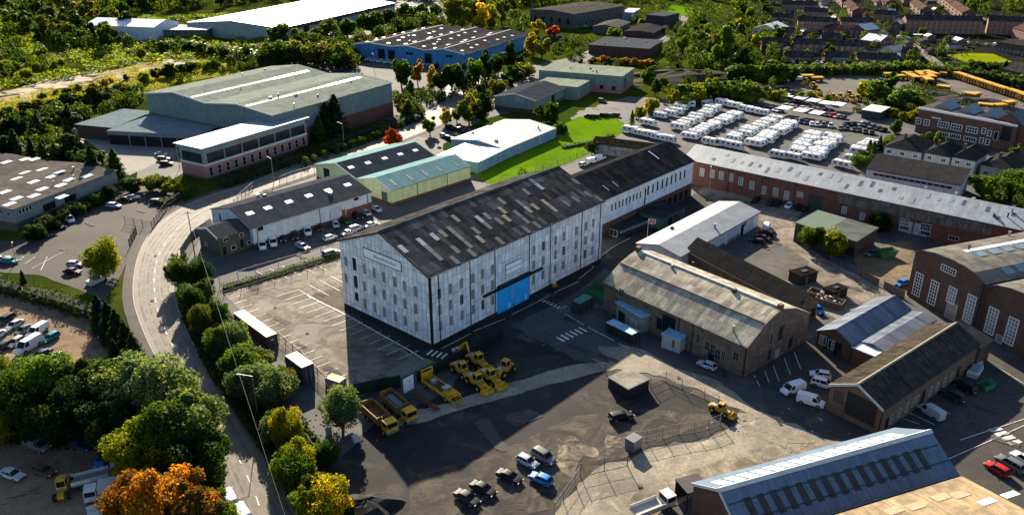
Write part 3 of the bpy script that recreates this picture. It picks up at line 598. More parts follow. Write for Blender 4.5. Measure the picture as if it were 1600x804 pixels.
# ---- old stone works with curved roof
DIMS = plain('dingy_frame', (.22, .21, .19), .8)
CROOF = roofmat('weathered_curved_roof', (.40, .35, .265), (.29, .26, .205), 'y', (.95, 2.3), .32, .6, rough=.85, spec=.05, moss=.45, mossc=(.15, .135, .11), streak=.45, keep=True)
st = building('old_stone_works', 'long old stone works with curved weathered sheet roof', (1167, 542.7), (1265.5, 489.4), (950.4, 438.8), g=('A', 1164.3, 589.2), ax='y', prof=['px', (1167, 542.7), (1180, 526), (1194.4, 507.2), (1209, 493), (1221, 482.6), (1243, 481.5), (1265.5, 489.4)], wall=STONE, roof=CROOF, over=.2)
print('stone', st.L, st.D, st.P)
m = MB(); (t, z) = st.P[2]; m.box(t - .15, t + .15, 0, st.D, z + .2, z + .42); m.build('roof_step', DARK, st.root)
m = MB(); (t, z) = st.P[4]; m.box(t - .2, t + .2, 0, st.D, z + .2, z + .5); m.build('ridge_cap', OFFW, st.root)
m = MB(); (t, z) = st.P[4]; m.box(t - .5, t + .5, -.2, .7, z - .3, z + 1.0); m.box(t - .5, t + .5, st.D - .9, st.D + .1, z - .3, z + 1.2); m.build('chimney', BRICKD, st.root)
for px_, py_, w_, h_ in ((1114, 545, 1.3, 2.1), (1105, 540, 1.2, 2.0), (1121, 553, 1.5, 2.2), (1150, 556, 1.4, 1.9), (1091, 528, 1.0, 2.0), (1130, 555, 1.0, 2.2), (971, 457, 1.5, 1.9)): opx(st, 'l', [(px_, py_)], w_, h_, frame=DIMS, pane=PANE, nx=2, ny=2)
opx(st, 'l', [(1045, 507)], 3.4, 4.0, name='doorway', frame=DARK, pane=GLASS, label='wide open doorway'); opx(st, 'l', [(1111, 557), (1030, 505)], 1.4, 2.6, name='doorway', frame=DARK, pane=GLASS)
for p, w_, h_ in (((1220, 519.5), 1.3, 3.0), ((1224, 499), .6, 1.1), ((1205, 529), .9, 2.6), ((1257.5, 500), .7, 1.5), ((1235, 534), 1.2, 2.6), ((1202, 554), 1.1, 2.3), ((1191, 556), .9, 1.4)): opx(st, 'r', [p], w_, h_, frame=DIMS if w_ < 1 else DARK, pane=PANE, nx=1, ny=2)
opx(st, 'r', [(1213, 558)], 1.7, 2.3, name='doorway', frame=DIMS, pane=plain('pale_door', (.3, .3, .29), .6)); opx(st, 'r', [(1246, 541)], 1.6, 2.0, name='doorway', frame=DARK, pane=STEEL)
m = MB(); fbox(m, 'l', -.12, .12, 0, st.ze, .01, .2); m.build('downpipe', BLACK, st.root)
for x, y in ((1083, 515), (1062, 500)): u, v = face_uv(st, 'l', x, y); m = MB(); fbox(m, 'l', u - .07, u + .07, 0, st.ze, .01, .14); m.build('downpipe', BLACK, st.root)
# ---- dark shed behind it
ds = building('dark_roofed_workshop', 'narrow workshop with dark sheet roof behind old stone works', (1243, 481), (1279, 470), g=('B', 1277, 496), ax='y', apex=(1258.6, 459.9), D=36, wall=STONE, roof=roofmat('dark_grey_sheet_roof', (.055, .053, .05), (.075, .07, .064), 'y', (1.2, 2.2), .15, .6, rough=.6), over=.25, dirx=None)
ds.L and print('dark', ds.L, ds.D, ds.P)
opx(ds, 'r', [(1254, 471)], 1.0, 1.0, frame=DARK, pane=GLASS); opx(ds, 'r', [(1270, 488)], 1.3, 2.2, name='doorway', frame=DARK, pane=GLASS)
# ---- long red brick range
A_ = Vector(G(1200, 274.7, 0)); ze_ = HT(1275, 330, 290.6)
ea = (G(1080, 250, ze_) - G(1590, 357.5, ze_)); ea.z = 0; LEN = ea.length * 1.12; dd_ = -Vector((-ea.y, ea.x, 0)).normalized(); dd_ = Vector((ea.y, -ea.x, 0)).normalized()
rb = building('long_brick_range', 'long red brick range under pale grey corrugated roof with dark timber clerestory', (1652, 370.5), (1700, 340), ze=ze_, ax='y', prof=[(0, 0), (.5, 2.9), (1, 0)], L=15.5, D=LEN, wall=BRICK, roof=GREYMY, over=.5, dirx=dd_)
print('range', rb.L, rb.D, ze_)
for x, y in ((1097, 268), (1113, 270.5), (1127, 273), (1142, 276), (1157.5, 282), (1175, 288), (1193, 296), (1212, 299), (1229, 304)): opx(rb, 'l', [(x, y + 1)], 1.5, 2.6, frame=WHITE, pane=PALEPANE, nx=2, ny=3)
opx(rb, 'l', [(1250, 304)], 1.8, 1.5, frame=WHITE, pane=PALEPANE, nx=2, ny=2); opx(rb, 'l', [(1274, 316)], 4.2, 4.2, name='doorway', frame=DARK, pane=plain('dark_green_door', (.02, .04, .035), .6))
for x in (1137, 1190, 1243, 1320): u, v = face_uv(rb, 'l', x, 290); m = MB(); fbox(m, 'l', u - .1, u + .1, 0, rb.ze - .1, .01, .16); m.build('downpipe', DARK, rb.root)
for x0, x1 in ((1309, 1345), (1347, 1362), (1364, 1395), (1397, 1440), (1442, 1475), (1477, 1513), (1515, 1560)):
    ua, _ = face_uv(rb, 'l', x0, 310); ub, _ = face_uv(rb, 'l', x1, 320); m = MB(); fbox(m, 'l', min(ua, ub), max(ua, ub), rb.ze - 3.3, rb.ze - .35, .02, .3); m.build('timber_clerestory', wallmat('weathered_boards', (.11, .10, .085), (.17, .155, .13), (.5, 3.2), .35, .7, .5), rb.root)
opx(rb, 'l', [(1319, 328), (1347, 338)], 1.4, 2.2, frame=WHITE, pane=PALEPANE, nx=2, ny=3); opx(rb, 'l', [(1413, 347), (1446, 355)], 2.6, 2.0, frame=WHITE, pane=PANE, nx=4, ny=2); opx(rb, 'l', [(1413, 356), (1446, 364), (1490, 372)], 2.6, 1.2, frame=OFFW, pane=PANE, nx=3)
for xa, xb in ((1400, 1422), (1423, 1447)):
    ua, _ = face_uv(rb, 'l', xa, 372); ub, _ = face_uv(rb, 'l', xb, 376); opening(rb, 'l', (ua + ub) / 2, 1.9, abs(ub - ua) - .1, 3.6, name='garage_door', frame=DARK, pane=plain('pale_garage_door', (.33, .33, .34), .6), nx=2)
r2 = random.Random(8)
for i in range(30): skylight(rb, 0, 8 + i * (rb.D - 14) / 30, r2.choice((.3, .62, .45, .7)), .9, r2.choice((1.4, 2.2, 2.6)), r2.choice((SKYG, plain('yellowed_roof_light', (.34, .32, .26), .5))), h=.05)
# ---- twin-bay brick hall, right edge
zh = HT(1411.7, 462, 391.8); hall_px = [(1541, 443), (1524, 426), (1504.4, 414), (1486, 404.8), (1462.7, 395.7), (1443, 391.5), (1425.6, 391.8)]
hb = building('twin_bay_brick_hall', 'tall brown brick hall with arched roof and white paned windows', (1541, 443), (1600, 431), (1425.6, 391.8), ze=zh, ax='x', prof=['px'] + hall_px, L=75, wall=BRICKD, roof=roofmat('grey_arched_roof', (.12, .115, .10), (.19, .175, .145), 'x', (1.4, 2.5), .14, .45, keep=True), over=.3)
print('hall', hb.L, hb.D, hb.P, zh)
for p, w_, h_ in (((1434, 444), 2.2, 5.6), ((1458, 457), 2.2, 5.8), ((1515, 482), 2.3, 6.4)): opx(hb, 'l', [p], w_, h_, frame=WHITE, pane=PALEPANE if p[0] > 1500 else PANE, fw=.16, nx=3, ny=7)
opx(hb, 'l', [(1487, 461)], 2.2, 3.8, frame=WHITE, pane=PALEPANE, fw=.16, nx=3, ny=4); opx(hb, 'l', [(1482, 421.5)], 4.0, 1.5, frame=WHITE, pane=PANE, fw=.14, nx=6, ny=2); opx(hb, 'l', [(1485, 490)], 2.8, 3.8, name='doorway', frame=OFFW, pane=STEEL)
m = MB(); fbox(m, 'l', .15, .75, 0, hb.ze - .4, .02, .5); m.build('downpipe', DARK, hb.root)
off = Vector((hb.o.x, hb.o.y, 0)) - hb.e * hb.D; hb2P = hb.P
px2 = PR((off.x, off.y, zh))
h2 = building('side_bay_brick_hall', 'lower brown brick bay beside taller hall at the photo edge', px2, (px2[0] + 50, px2[1] - 10), ze=zh - .4, ax='x', prof=[(q[0] / hb.D, (q[1] - zh)) for q in hb.P], L=75, D=hb.D - .4, wall=BRICKD, roof=roofmat('grey_arched_roof', (1, 1, 1)), over=.3, dirx=hb.d)
for p in ((1549, 501), (1580, 517)): opx(h2, 'l', [p], 2.4, 6.0, frame=WHITE, pane=PALEPANE, fw=.16, nx=3, ny=7)
opx(h2, 'l', [(1557, 543)], 1.6, 1.8, name='doorway', frame=OFFW, pane=STEEL)
for k, s, ws, mt in ((3, .5, 1.3, SKYW), (2, .85, 2.2, plain('blue_grey_roof_light', (.12, .17, .2), .3, 0, .6, .3)), (0, .6, 2.0, plain('blue_grey_roof_light', (1, 1, 1)))):
    for i in range(12): skylight(hb, k, 8 + i * 4.0, s, 3.9 if mt is SKYW else 2.6, ws, mt, h=.1)
# ---- brick workshop with black slate slope
bw = building('brick_workshop', 'brick workshop with mossy slate roof and dark roller door', (1380.4, 638.8), (1529.6, 537.5), (1295.6, 601.8), g=('A', 1376.3, 680), apex=(1340.8, 599.9), wall=wallmat('brown_brick', (.22, .125, .08), (.17, .10, .07), (.9, .3), .18, 0, .35), roof=roofmat('black_slate_roof', (.040, .036, .031), (.058, .05, .038), 'x', (.3, 1.2), .35, .35, rough=.85, spec=.05, moss=.35, mossc=(.085, .068, .04), streak=.6, keep=True), over=.25, trim=OFFW)
print('brickshop', bw.L, bw.D, bw.ze, bw.P)
opx(bw, 'l', [(1345, 638)], 5.6, 4.6, name='roller_door', frame=DARK, pane=plain('dark_roller_shutter', (.02, .02, .022), .6)); opx(bw, 'l', [(1310.5, 620)], 1.8, 2.2, frame=BRICKD, pane=plain('bricked_opening', (.09, .06, .05), .8))
for x, y in ((1392, 654), (1405, 644), (1417, 636), (1427, 628), (1433, 624), (1454, 610), (1464, 604), (1476, 596), (1487, 588)): opx(bw, 'r', [(x, y)], .95, 1.9, frame=OFFW, pane=PANE, fw=.08, nx=2, ny=2)
opx(bw, 'r', [(1442, 619), (1497, 581), (1384, 667)], 1.1, 2.6, name='doorway', frame=DARK, pane=GLASS)
m = MB(); fbox(m, 'l', -.08, .1, 0, bw.ze, .01, .16); m.build('downpipe', BLACK, bw.root)
m = MB(); (t, z) = bw.P[1]; m.rings([[(n, t - .25, z + .16), (n, t, z + .34), (n, t + .25, z + .16)] for n in (-.3, bw.L + .3)]); m.build('ridge_cap', plain('sandy_ridge_tile', (.36, .30, .2), .8), bw.root)
be = building('slate_outbuilding', 'small slate-roofed outbuilding joined to far end of mossy brick workshop', (1531, 545), (1552, 532), (1505, 508), ze=bw.ze - .8, ax='x', prof=[(0, 0), (1, 1.8)], wall=BRICKD, roof=roofmat('blue_slate_roof', (.07, .08, .09), (.10, .11, .12), 'x', (.6, .6), .15, .2, rough=.4, spec=.5), over=.2, dirx=bw.d)
# ---- saw-tooth pair of blue-grey roofs
BGR = roofmat('blue_grey_sheet_roof', (.13, .15, .18), (.17, .19, .22), 'x', (1.3, 3.4), .25, .6, rough=.7, spec=.1, keep=True)
s1 = building('blue_grey_roofed_shed', 'brick shed with blue-grey sheet roof, the longer of two side by side', (1332.2, 539.4), (1423, 484.7), (1279.4, 515.5), g=('C', 1276, 540), apex=(1306.5, 514.2), wall=BRICKD, roof=BGR, over=.25)
opx(s1, 'l', [(1286, 531), (1299, 538)], 1.5, 2.2, frame=OFFW, pane=PALEPANE, nx=2); opx(s1, 'l', [(1293, 536), (1309, 545)], 1.6, 3.0, name='doorway', frame=DARK, pane=GLASS)
s2 = building('narrow_blue_grey_shed', 'narrower brick shed with blue-grey roof between longer shed and mossy workshop', (1383, 550), (1461.7, 501), (1334.8, 538), ze=s1.ze - .2, apex=(1358, 537.0), wall=BRICKD, roof=BGR, over=.25, dirx=s1.d)
print('saw', s1.L, s1.D, s1.ze, s2.L, s2.D)
s3 = building('lean_to_store', 'little brick lean-to with bright flat roof at foot of twin sheds', (1369, 557.7), (1383, 548.3), (1319.3, 551.3), ze=3.4, wall=BRICKD, roof=WROOF, over=.2)
# ---- blue metal roof, bottom right
BLR = roofmat('blue_metal_roof', (.12, .165, .215), (.14, .185, .235), 'x', (.9, 3.4), .08, .45, rough=.6, spec=.2, keep=True)
bb = building('blue_roofed_shed', 'long brick shed with blue sheet roof and dark roof lights', (1163, 842), (1495, 741), (1091.7, 752.7), ze=6.5, apex=(1133, 764.3), wall=BRICKD, roof=BLR, over=.3, trim=OFFW)
print('blue', bb.L, bb.D, bb.P)
nn = 15
for i in range(nn): skylight(bb, 0, 3 + i * (bb.L - 5) / nn, .47, 1.15, 3.3, plain('dark_roof_light', (.055, .054, .046), .6, 0, .05), h=.05)
for i in range(nn): skylight(bb, 1, 2 + i * (bb.L - 4) / nn, .42, 1.6, 3.4, SKYW, h=.05)
m = MB(); (t, z) = bb.P[1]; m.rings([[(n, t - .5, z + .02), (n, t, z + .42), (n, t + .5, z + .02)] for n in (-.4, bb.L + .4)]); m.build('ridge_cap', OFFW, bb.root)
m = MB(); [m.bar(roofpt(bb, 0, 0, s) + Vector((0, 0, .06)), roofpt(bb, 0, bb.L, s) + Vector((0, 0, .06)), .12, .1) for s in (.3, .66)]; m.build('sheet_lap', DARK, bb.root)
# ---- tan roof, bottom right corner
TAN = roofmat('ochre_stained_roof', (.36, .265, .145), (.27, .20, .12), 'x', (1.1, 3.0), .14, .45, rough=.8, spec=.1, moss=.7, mossc=(.20, .145, .09), streak=.5, keep=True)
Dp = G(1503, 747, 9); dx = bb.d; ey = bb.e; Wd = 30; Aw = Dp - ey * Wd - dx * 62; pA = PR(Aw); pB = PR(Dp - ey * Wd)
tn = building('ochre_roofed_hall', 'broad hall roofed in ochre stained sheets at the lower corner', pA, pB, ze=9, prof=[(0, 0), (.5, 2.6), (1, 0)], L=62, D=Wd, wall=BRICKD, roof=TAN, over=.3, dirx=dx)
skypx(tn, 1, [(1578, 772), (1542, 783)], 2.6, 1.1, SKYW)
skypx(tn, 1, [(1470, 776), (1500, 772), (1430, 790), (1396, 797)], 2.6, 1.4, plain('ochre_roof_light', (.38, .28, .16), .6))
# ---- left: long flat-roofed block
lf = building('flat_roofed_factory', 'long grey factory with shallow grey roof full of bright roof lights', (20.1, 327.8), (181.3, 266.6), g=('A', 22.5, 362), ax='x', prof=[(0, 0), (.25, .9), (.5, 0), (.75, .9), (1, 0)], D=58, wall=GREYW, roof=roofmat('felt_factory_roof', (.12, .108, .095), (.09, .083, .075), 'x', (4.0, 4.0), .08, .3, keep=True), over=.3)
print('leftfac', lf.L, lf.ze)
lf.skirt('plinth', 2.6, STONED, .1)
opx(lf, 'r', [(31, 331), (36.5, 328.5), (42, 326.5), (47, 324)], .9, 1.4, frame=OFFW, pane=GLASS); opx(lf, 'r', [(77, 322), (110, 310)], 4.2, 2.0, frame=DARK, pane=GLASS, nx=4); opx(lf, 'l', [(13.5, 333.5), (2.5, 331)], 1.2, 1.4, frame=OFFW, pane=PANE, nx=2)
for p, kk in (((97, 307.5), 0), ((136, 275), 0), ((53, 306), 0), ((26, 310), 0), ((95, 289.5), 0), ((108, 281), 0), ((66, 295.5), 0), ((15, 319), 0), ((39, 269.8), 1), ((26, 279), 1), ((52.5, 284.3), 0), ((81, 276), 0), ((93, 269), 1), ((66, 264.8), 1), ((27.5, 257.8), 1), ((14, 267), 1), ((10, 253.5), 2), ((39, 249), 2), ((8, 300), 0), ((54, 249), 2)): skypx(lf, kk, [p], 3.4, 1.9, SKYW, h=.12)
# ---- pink office
ZP = HT(323.5, 283, 231.5)
pk = building('pink_office_block', 'office block with pink ground floor and grey glazed upper floor', (316, 231.5), (476.5, 184.3), (266, 227), ze=ZP, wall=wallmat('office_cladding', (.27, .30, .33), (.24, .27, .3), (3, 9), .05, .2, .2), roof=roofmat('pale_blue_flat_roof', (.25, .29, .32), (.20, .24, .27), 'x', (8, 9), .05, .15, keep=True), over=1.2, gutter=False)
print('pink', pk.L, pk.D, pk.ze)
pk.skirt('pink_storey', pk.ze * .43, PINKW, .06); pk.skirt('dark_base', .9, BRICKD, .12); pk.skirt('sill_band', pk.ze * .5, OFFW, .16, pk.ze * .44)
n6 = 6
for i in range(n6): opening(pk, 'r', 1 + (i + .5) * (pk.L - 1.5) / n6, pk.ze * .66, (pk.L - 1.5) / n6 - .5, pk.ze * .29, frame=DARK, pane=PANE, fw=.08, nx=6, ny=3)
opening(pk, 'l', pk.D * .5, pk.ze * .66, pk.D * .82, pk.ze * .29, frame=DARK, pane=PANE, fw=.08, nx=6, ny=3)
row(pk, 'r', 2.0, pk.L - 2, 13, pk.ze * .25, 1.5, 2.9, frame=OFFW, pane=GLASS, ny=2, fw=.07, off=.065)
# ---- low drive-through building beside it
lw = building('low_brick_wing', 'low dark brick wing with blue-grey flat roof beside big green shed', (175, 200), (206, 189.5), (127, 191), ze=5.2, wall=BRICKD, roof=roofmat('slate_blue_flat_roof', (.15, .185, .195), (.18, .22, .23), 'x', (5, 5), .05, .15, rough=.6, keep=True), D=17, L=26, over=.4)
cp_ = building('loading_canopy', 'wide blue-grey canopy over the dark loading bays', (313, 212), (345, 196), (205, 189.5), ze=5.2, L=25, wall=BLACK, roof=roofmat('slate_blue_flat_roof', (1, 1, 1)), over=.3, gutter=False)  # solid black walls stand in for the shade inside the open bays
m = MB(); fbox(m, 'l', -.1, cp_.D + .1, cp_.ze - 1.3, cp_.ze + .02, .02, .4); m.build('fascia', GREYW, cp_.root)
for u_ in (3, 9.5, 16, 22.5, 29): m = MB(); fbox(m, 'l', u_ - .2, u_ + .2, 0, cp_.ze - 1.3, .02, .3); m.build('bay_post', STEEL, cp_.root)
# ---- the big green shed
gs = building('big_green_shed', 'very large grey-green shed with shallow twin-pitch roof and brick base', (426.7, 180), (611.7, 129.3), (225, 145), g=('B', 613, 180), prof=['px', (426.7, 180), (400, 171.7), (370, 162.3), (321.7, 161), (271.7, 144), (225, 145)], wall=TEALW, roof=roofmat('grey_green_sheet_roof', (.235, .26, .215), (.19, .21, .18), 'x', (2.2, 7.0), .06, .3, keep=True), over=.5, trim=OFFW)
print('gs', gs.L, gs.D, gs.ze, gs.P)
gs.skirt('brick_base', gs.ze * .42, BRICK, .08)
for k, s in ((1, .5), (3, .45)):
    for i in range(9): skylight(gs, k, gs.L * (.05 + i * .105), s, gs.L * .1, 1.7, plain('dulled_roof_light', (.30, .32, .29), .6, 0, .1, .3, .3) if i < 6 else SKYL, h=.08)
# ---- white & blue long warehouse and its stone annex
bl = building('white_blue_warehouse', 'long low warehouse with dark roof, pale blue walls and brick base', (393.75, 356.6), (579.4, 300.3), (330.9, 326.6), g=('A', 397.5, 389), apex=(360, 325.6), wall=wallmat('pale_blue_render', (.46, .53, .56), (.42, .49, .53), (3, 9), .04, .15, .2), roof=roofmat('charcoal_sheet_roof', (.042, .047, .056), (.055, .060, .068), 'x', (2.0, 3.6), .08, .4, rough=.8, spec=.05, keep=True), over=.3)
print('bl', bl.L, bl.D, bl.ze, bl.P)
bl.skirt('brick_base', 1.3, BRICKD, .07); ub, _ = face_uv(bl, 'r', 541, 333)
m = MB(); m.box(ub, bl.L + .06, -.09, -.075, 0, 2.9); m.build('brick_panel', BRICK, bl.root)
skypx(bl, 0, [(390.5, 333), (418.5, 324.5), (451.5, 315), (482.5, 305.5), (512.5, 297), (543, 288.5)], 2.1, 1.5, SKYW)
opx(bl, 'r', [(407, 357), (556.5, 310)], 1.6, 1.1, frame=DARK, pane=GLASS, nx=2); opx(bl, 'r', [(525, 333.5)], 4.0, 3.6, name='roller_door', frame=STEEL, pane=plain('pale_roller_door', (.36, .42, .46), .6), off=.08); opx(bl, 'r', [(537, 333)], 1.0, 2.2, name='doorway', frame=DARK, pane=RED, off=.08)
for x in (400, 501, 577): u, v = face_uv(bl, 'r', x, 350); m = MB(); fbox(m, 'r', u - .06, u + .06, 0, bl.ze, .075, .16); m.build('downpipe', DARK, bl.root)
opx(bl, 'l', [(344, 338.5)], .8, 2.0, name='doorway', frame=DARK, pane=GLASS)
sa = building('stone_annex', 'small dark stone house against gable of pale blue warehouse', (340.3, 372.5), (393.2, 356.6), (306.6, 357.5), g=('A', 345, 402), apex=(323.4, 356), wall=STONED, roof=roofmat('annex_grey_roof', (.11, .115, .12), (.13, .13, .13), 'x', (1.5, 3), .1, .3, rough=.55), over=.2, trim=OFFW)
opx(sa, 'r', [(353.5, 374)], 1.7, 1.0, frame=OFFW, pane=GLASS, nx=2); opx(sa, 'r', [(365, 386.5)], 1.4, 1.3, frame=WHITE, pane=GLASS); opx(sa, 'r', [(351, 392), (378, 380)], 1.0, 2.2, name='doorway', frame=DARK, pane=GLASS); opx(sa, 'r', [(377, 366.5), (389, 378.5)], 1.1, 1.0, frame=OFFW, pane=GLASS)
opx(sa, 'l', [(322, 381)], 2.2, 1.6, frame=STONED, pane=PALEPANE)
# ---- pale green pair
gw = building('pale_green_warehouse', 'pale lime green warehouse with teal roof over near bay and dark roof beyond', (610.9, 297.7), (734.9, 259.5), (493.3, 257), g=('A', 609.3, 321), prof=['px', (610.9, 297.7), (586.9, 277.8), (557, 279.5), (525, 255), (493.3, 257)], wall=GREENW, roof=roofmat('teal_sheet_roof', (.17, .29, .29), (.20, .32, .31), 'x', (1.1, 9), .06, .3, rough=.7, spec=.15, keep=True), over=.25, trim=OFFW)
print('gw', gw.L, gw.D, gw.ze, gw.P)
gw.skirt('brick_base', .8, BRICK, .06)
m = MB(); p0, p1 = roofpt(gw, 2, 0, .02), roofpt(gw, 2, 0, .98); u = Vector((0, 0, .05)); q0, q1 = roofpt(gw, 2, gw.L - .3, .02), roofpt(gw, 2, gw.L - .3, .98); m.add([p0 + u, q0 + u, q1 + u, p1 + u, p0 + u * .1, q0 + u * .1, q1 + u * .1, p1 + u * .1], [(0, 1, 2, 3), (7, 6, 5, 4), (0, 4, 5, 1), (2, 6, 7, 3), (1, 5, 6, 2), (3, 7, 4, 0)])
dkr = m.build('dark_roof_covering', roofmat('charcoal_felt_roof', (.036, .040, .050), (.046, .05, .058), 'x', (2.0, 3.6), .08, .4, rough=.8, spec=.05, keep=True), gw.root)
m = MB(); p0, p1 = roofpt(gw, 1, 0, .02), roofpt(gw, 1, 0, .98); q0, q1 = roofpt(gw, 1, gw.L - .3, .02), roofpt(gw, 1, gw.L - .3, .98); m.add([p0 + u, q0 + u, q1 + u, p1 + u, p0 + u * .1, q0 + u * .1, q1 + u * .1, p1 + u * .1], [(0, 1, 2, 3), (7, 6, 5, 4), (0, 4, 5, 1), (2, 6, 7, 3), (1, 5, 6, 2), (3, 7, 4, 0)])
skypx(gw, 2, [(548.5, 261.5), (575, 254.5), (601, 247.5), (625.5, 241), (649, 235)], 2.0, 1.4, SKYW, h=.12)
skypx(gw, 0, [(614, 285), (640, 277.5), (663.5, 270.7), (686.5, 264), (711.5, 256)], .8, 3.4, plain('teal_roof_light', (.10, .12, .12), .5), h=.06)
opx(gw, 'l', [(601, 308)], 2.6, 3.4, name='doorway', frame=DARK, pane=plain('green_glass', (.07, .10, .09), .3)); opx(gw, 'l', [(510.5, 271)], 3.2, 3.4, name='roller_door', frame=DARK, pane=GLASS)
for x in (651.5, 699): uu, v = face_uv(gw, 'r', x, 290); m = MB(); fbox(m, 'r', uu - .07, uu + .07, 0, gw.ze, .01, .16); m.build('downpipe', DARK, gw.root)
# ---- pale blue warehouse on the lawn
zb_ = HT(746.8, 271, 253.9)
pb = building('pale_blue_warehouse', 'pale blue warehouse with whitish low gable roof beside green lawn', (788.6, 233.6), (868.2, 200.8), (705.4, 217.7), ze=zb_, apex=(747, 219), wall=PBLUEW, roof=roofmat('whitish_blue_roof', (.27, .315, .345), (.22, .26, .29), 'x', (6, 12), .06, .3, keep=True), over=.25)
pb2 = building('white_flat_extension', 'brilliant white roofed front extension of pale blue warehouse', (746.8, 253.9), (788.4, 233.7), (689.5, 240.6), ze=zb_ + .0, wall=PBLUEW, roof=WROOF, over=.25)
print('pb', pb.L, pb.D, zb_, pb2.L, pb2.D)
opx(pb2, 'r', [(752, 262)], 1.2, 2.3, name='doorway', frame=WHITE, pane=PALEPANE); opx(pb, 'r', [(812.5, 236), (844, 219.5)], 1.2, 2.3, name='doorway', frame=WHITE, pane=PALEPANE); opx(pb2, 'r', [(778, 247), (767, 251)], 1.0, 1.0, frame=DARK, pane=PBLUEW)
# ---- sage green units
zs = HT(971.7, 147, 120)
g1 = building('sage_green_unit', 'sage green unit with ribbed pale roof and pink base by turning yard', (971.7, 120), (990.7, 106.7), (846, 108), ze=zs, wall=SAGEW, roof=roofmat('sage_sheet_roof', (.24, .27, .20), (.20, .22, .17), 'y', (1.2, 8), .08, .3, keep=True), ax='x', prof=[(0, 0), (1, 0)], over=.3)
g1.skirt('pink_base', zs * .42, PINKW, .06); opx(g1, 'r', [(976.5, 130)], 1.6, 5, frame=DARK, pane=GLASS, off=.065); opx(g1, 'l', [(959, 138), (940, 136)], 1.8, 1.8, frame=DARK, pane=GLASS, nx=2, off=.065)
z2_ = HT(900, 157, 136.7)
g2 = building('sage_green_middle_unit', 'sage green middle unit stepped between two neighbours', (901.7, 136.7), (923.3, 125), (855, 121.7), ze=z2_, wall=SAGEW, roof=roofmat('sage_sheet_roof', (1, 1, 1)), over=.3)
opx(g2, 'r', [(904.5, 148), (919, 137)], 1.3, 2.6, name='doorway', frame=WHITE, pane=RED); m = MB(); m.box(-.06, g2.L, -.07, -.004, 0, .9); m.build('pink_base', PINKW, g2.root)
z3_ = HT(838, 178, 157.5)
g3 = building('sage_green_front_unit', 'sage green front unit with charcoal and pale roof beside big round tree', (837, 157.5), (881.7, 137), (771, 151), ze=z3_, apex=(806, 146.5), wall=SAGEW, roof=roofmat('charcoal_sheet_roof', (1, 1, 1)), over=.3, trim=OFFW)
print('g3', g3.L, g3.D, g3.P); g3.skirt('brick_base', 1.6, BRICKD, .06)
opx(g3, 'r', [(864, 154)], 3, 3.2, name='roller_door', frame=DARK, pane=GLASS); opx(g3, 'l', [(812, 155.5)], 3.4, 1.2, frame=WHITE, pane=PALEPANE)
# ---- bright blue warehouse
zq = 8.2
bq = building('bright_blue_warehouse', 'wide bright blue warehouse with triple dark roof', (726, 85), (827, 54), (549.6, 69), ze=zq, prof=['px', (726, 85), (694, 76.6), (664, 78.4), (636, 71.4), (611, 72.4), (578, 67), (549.6, 69)], wall=BLUEW, roof=roofmat('black_felt_roof', (.042, .04, .043), (.055, .052, .052), 'x', (3, 5), .12, .3, keep=True), over=.5, trim=OFFW)
print('bq', bq.L, bq.D, bq.P)
r2 = random.Random(4)
for k in range(6):
    for i in range(7): skylight(bq, k, 6 + i * (bq.L - 9) / 7 + r2.uniform(-2, 2), r2.uniform(.3, .75), 2.2, 1.6, SKYL, h=.08)
for k in (0, 2, 4): m = MB(); (t, z) = bq.P[k + 1] if k < 5 else bq.P[5]; m.box(0, bq.L, t - .35, t + .35, z + .15, z + .36); m.build('ridge_cap', GREYW, bq.root)
opx(bq, 'l', [(596, 84), (612, 86), (669, 91.5)], 4.6, 5.2, name='roller_door', frame=DARK, pane=GLASS); opx(bq, 'l', [(640, 84), (702, 88)], 4.4, 1.4, frame=DARK, pane=GLASS, nx=3); opx(bq, 'l', [(584, 78), (568, 77)], 2.2, 1.0, frame=WHITE, pane=PANE)
# ---- far white-roofed giant and neighbours
zf = HT(438, 66, 45)
fw_ = building('distant_white_roofed_factory', 'huge factory with dazzling white roof and dark fascia far up the slope', (438.3, 45), (616.7, 5), (321.7, 30), ze=zf, apex=(380, 33), wall=wallmat('pale_grey_green_wall', (.28, .34, .34), None, (3, 9), .05, .1, .2), roof=WROOF, over=.4, trim=DARK)
print('fw', fw_.L, fw_.D, fw_.P); m = MB(); m.box(-.1, fw_.L, -.12, -.01, zf - 2.2, zf - .02); m.build('fascia', DARK, fw_.root)
opx(fw_, 'r', [(479, 45), (530, 33), (576, 21)], 6, 7, name='roller_door', frame=DARK, pane=GLASS)
zf2 = HT(245, 65, 43.5)
f2 = building('distant_white_shed', 'white gabled shed with dark doorway beside wooded bank', (240, 43.5), (278.5, 34.5), (167, 32.5), ze=zf2, ax='y', apex=(262, 31.2), wall=wallmat('white_profile_wall', (.5, .55, .6), None, (2, 9), .05, .1, .2), roof=WROOFY, over=.3)
opx(f2, 'r', [(261, 53.5)], 6.5, 6.0, name='roller_door', frame=DARK, pane=GLASS); print('f2', f2.L, f2.D, zf2)
f3 = building('distant_dark_block', 'low dark two-storey block between white shed and huge factory', (324, 47), (340, 40), (279, 38), ze=6, wall=DGREYW, roof=GREYM, over=.3, D=None); row(f3, 'l', 3, f3.D - 3, 6, 3.4, 1.6, 1.4, frame=OFFW, pane=PANE)
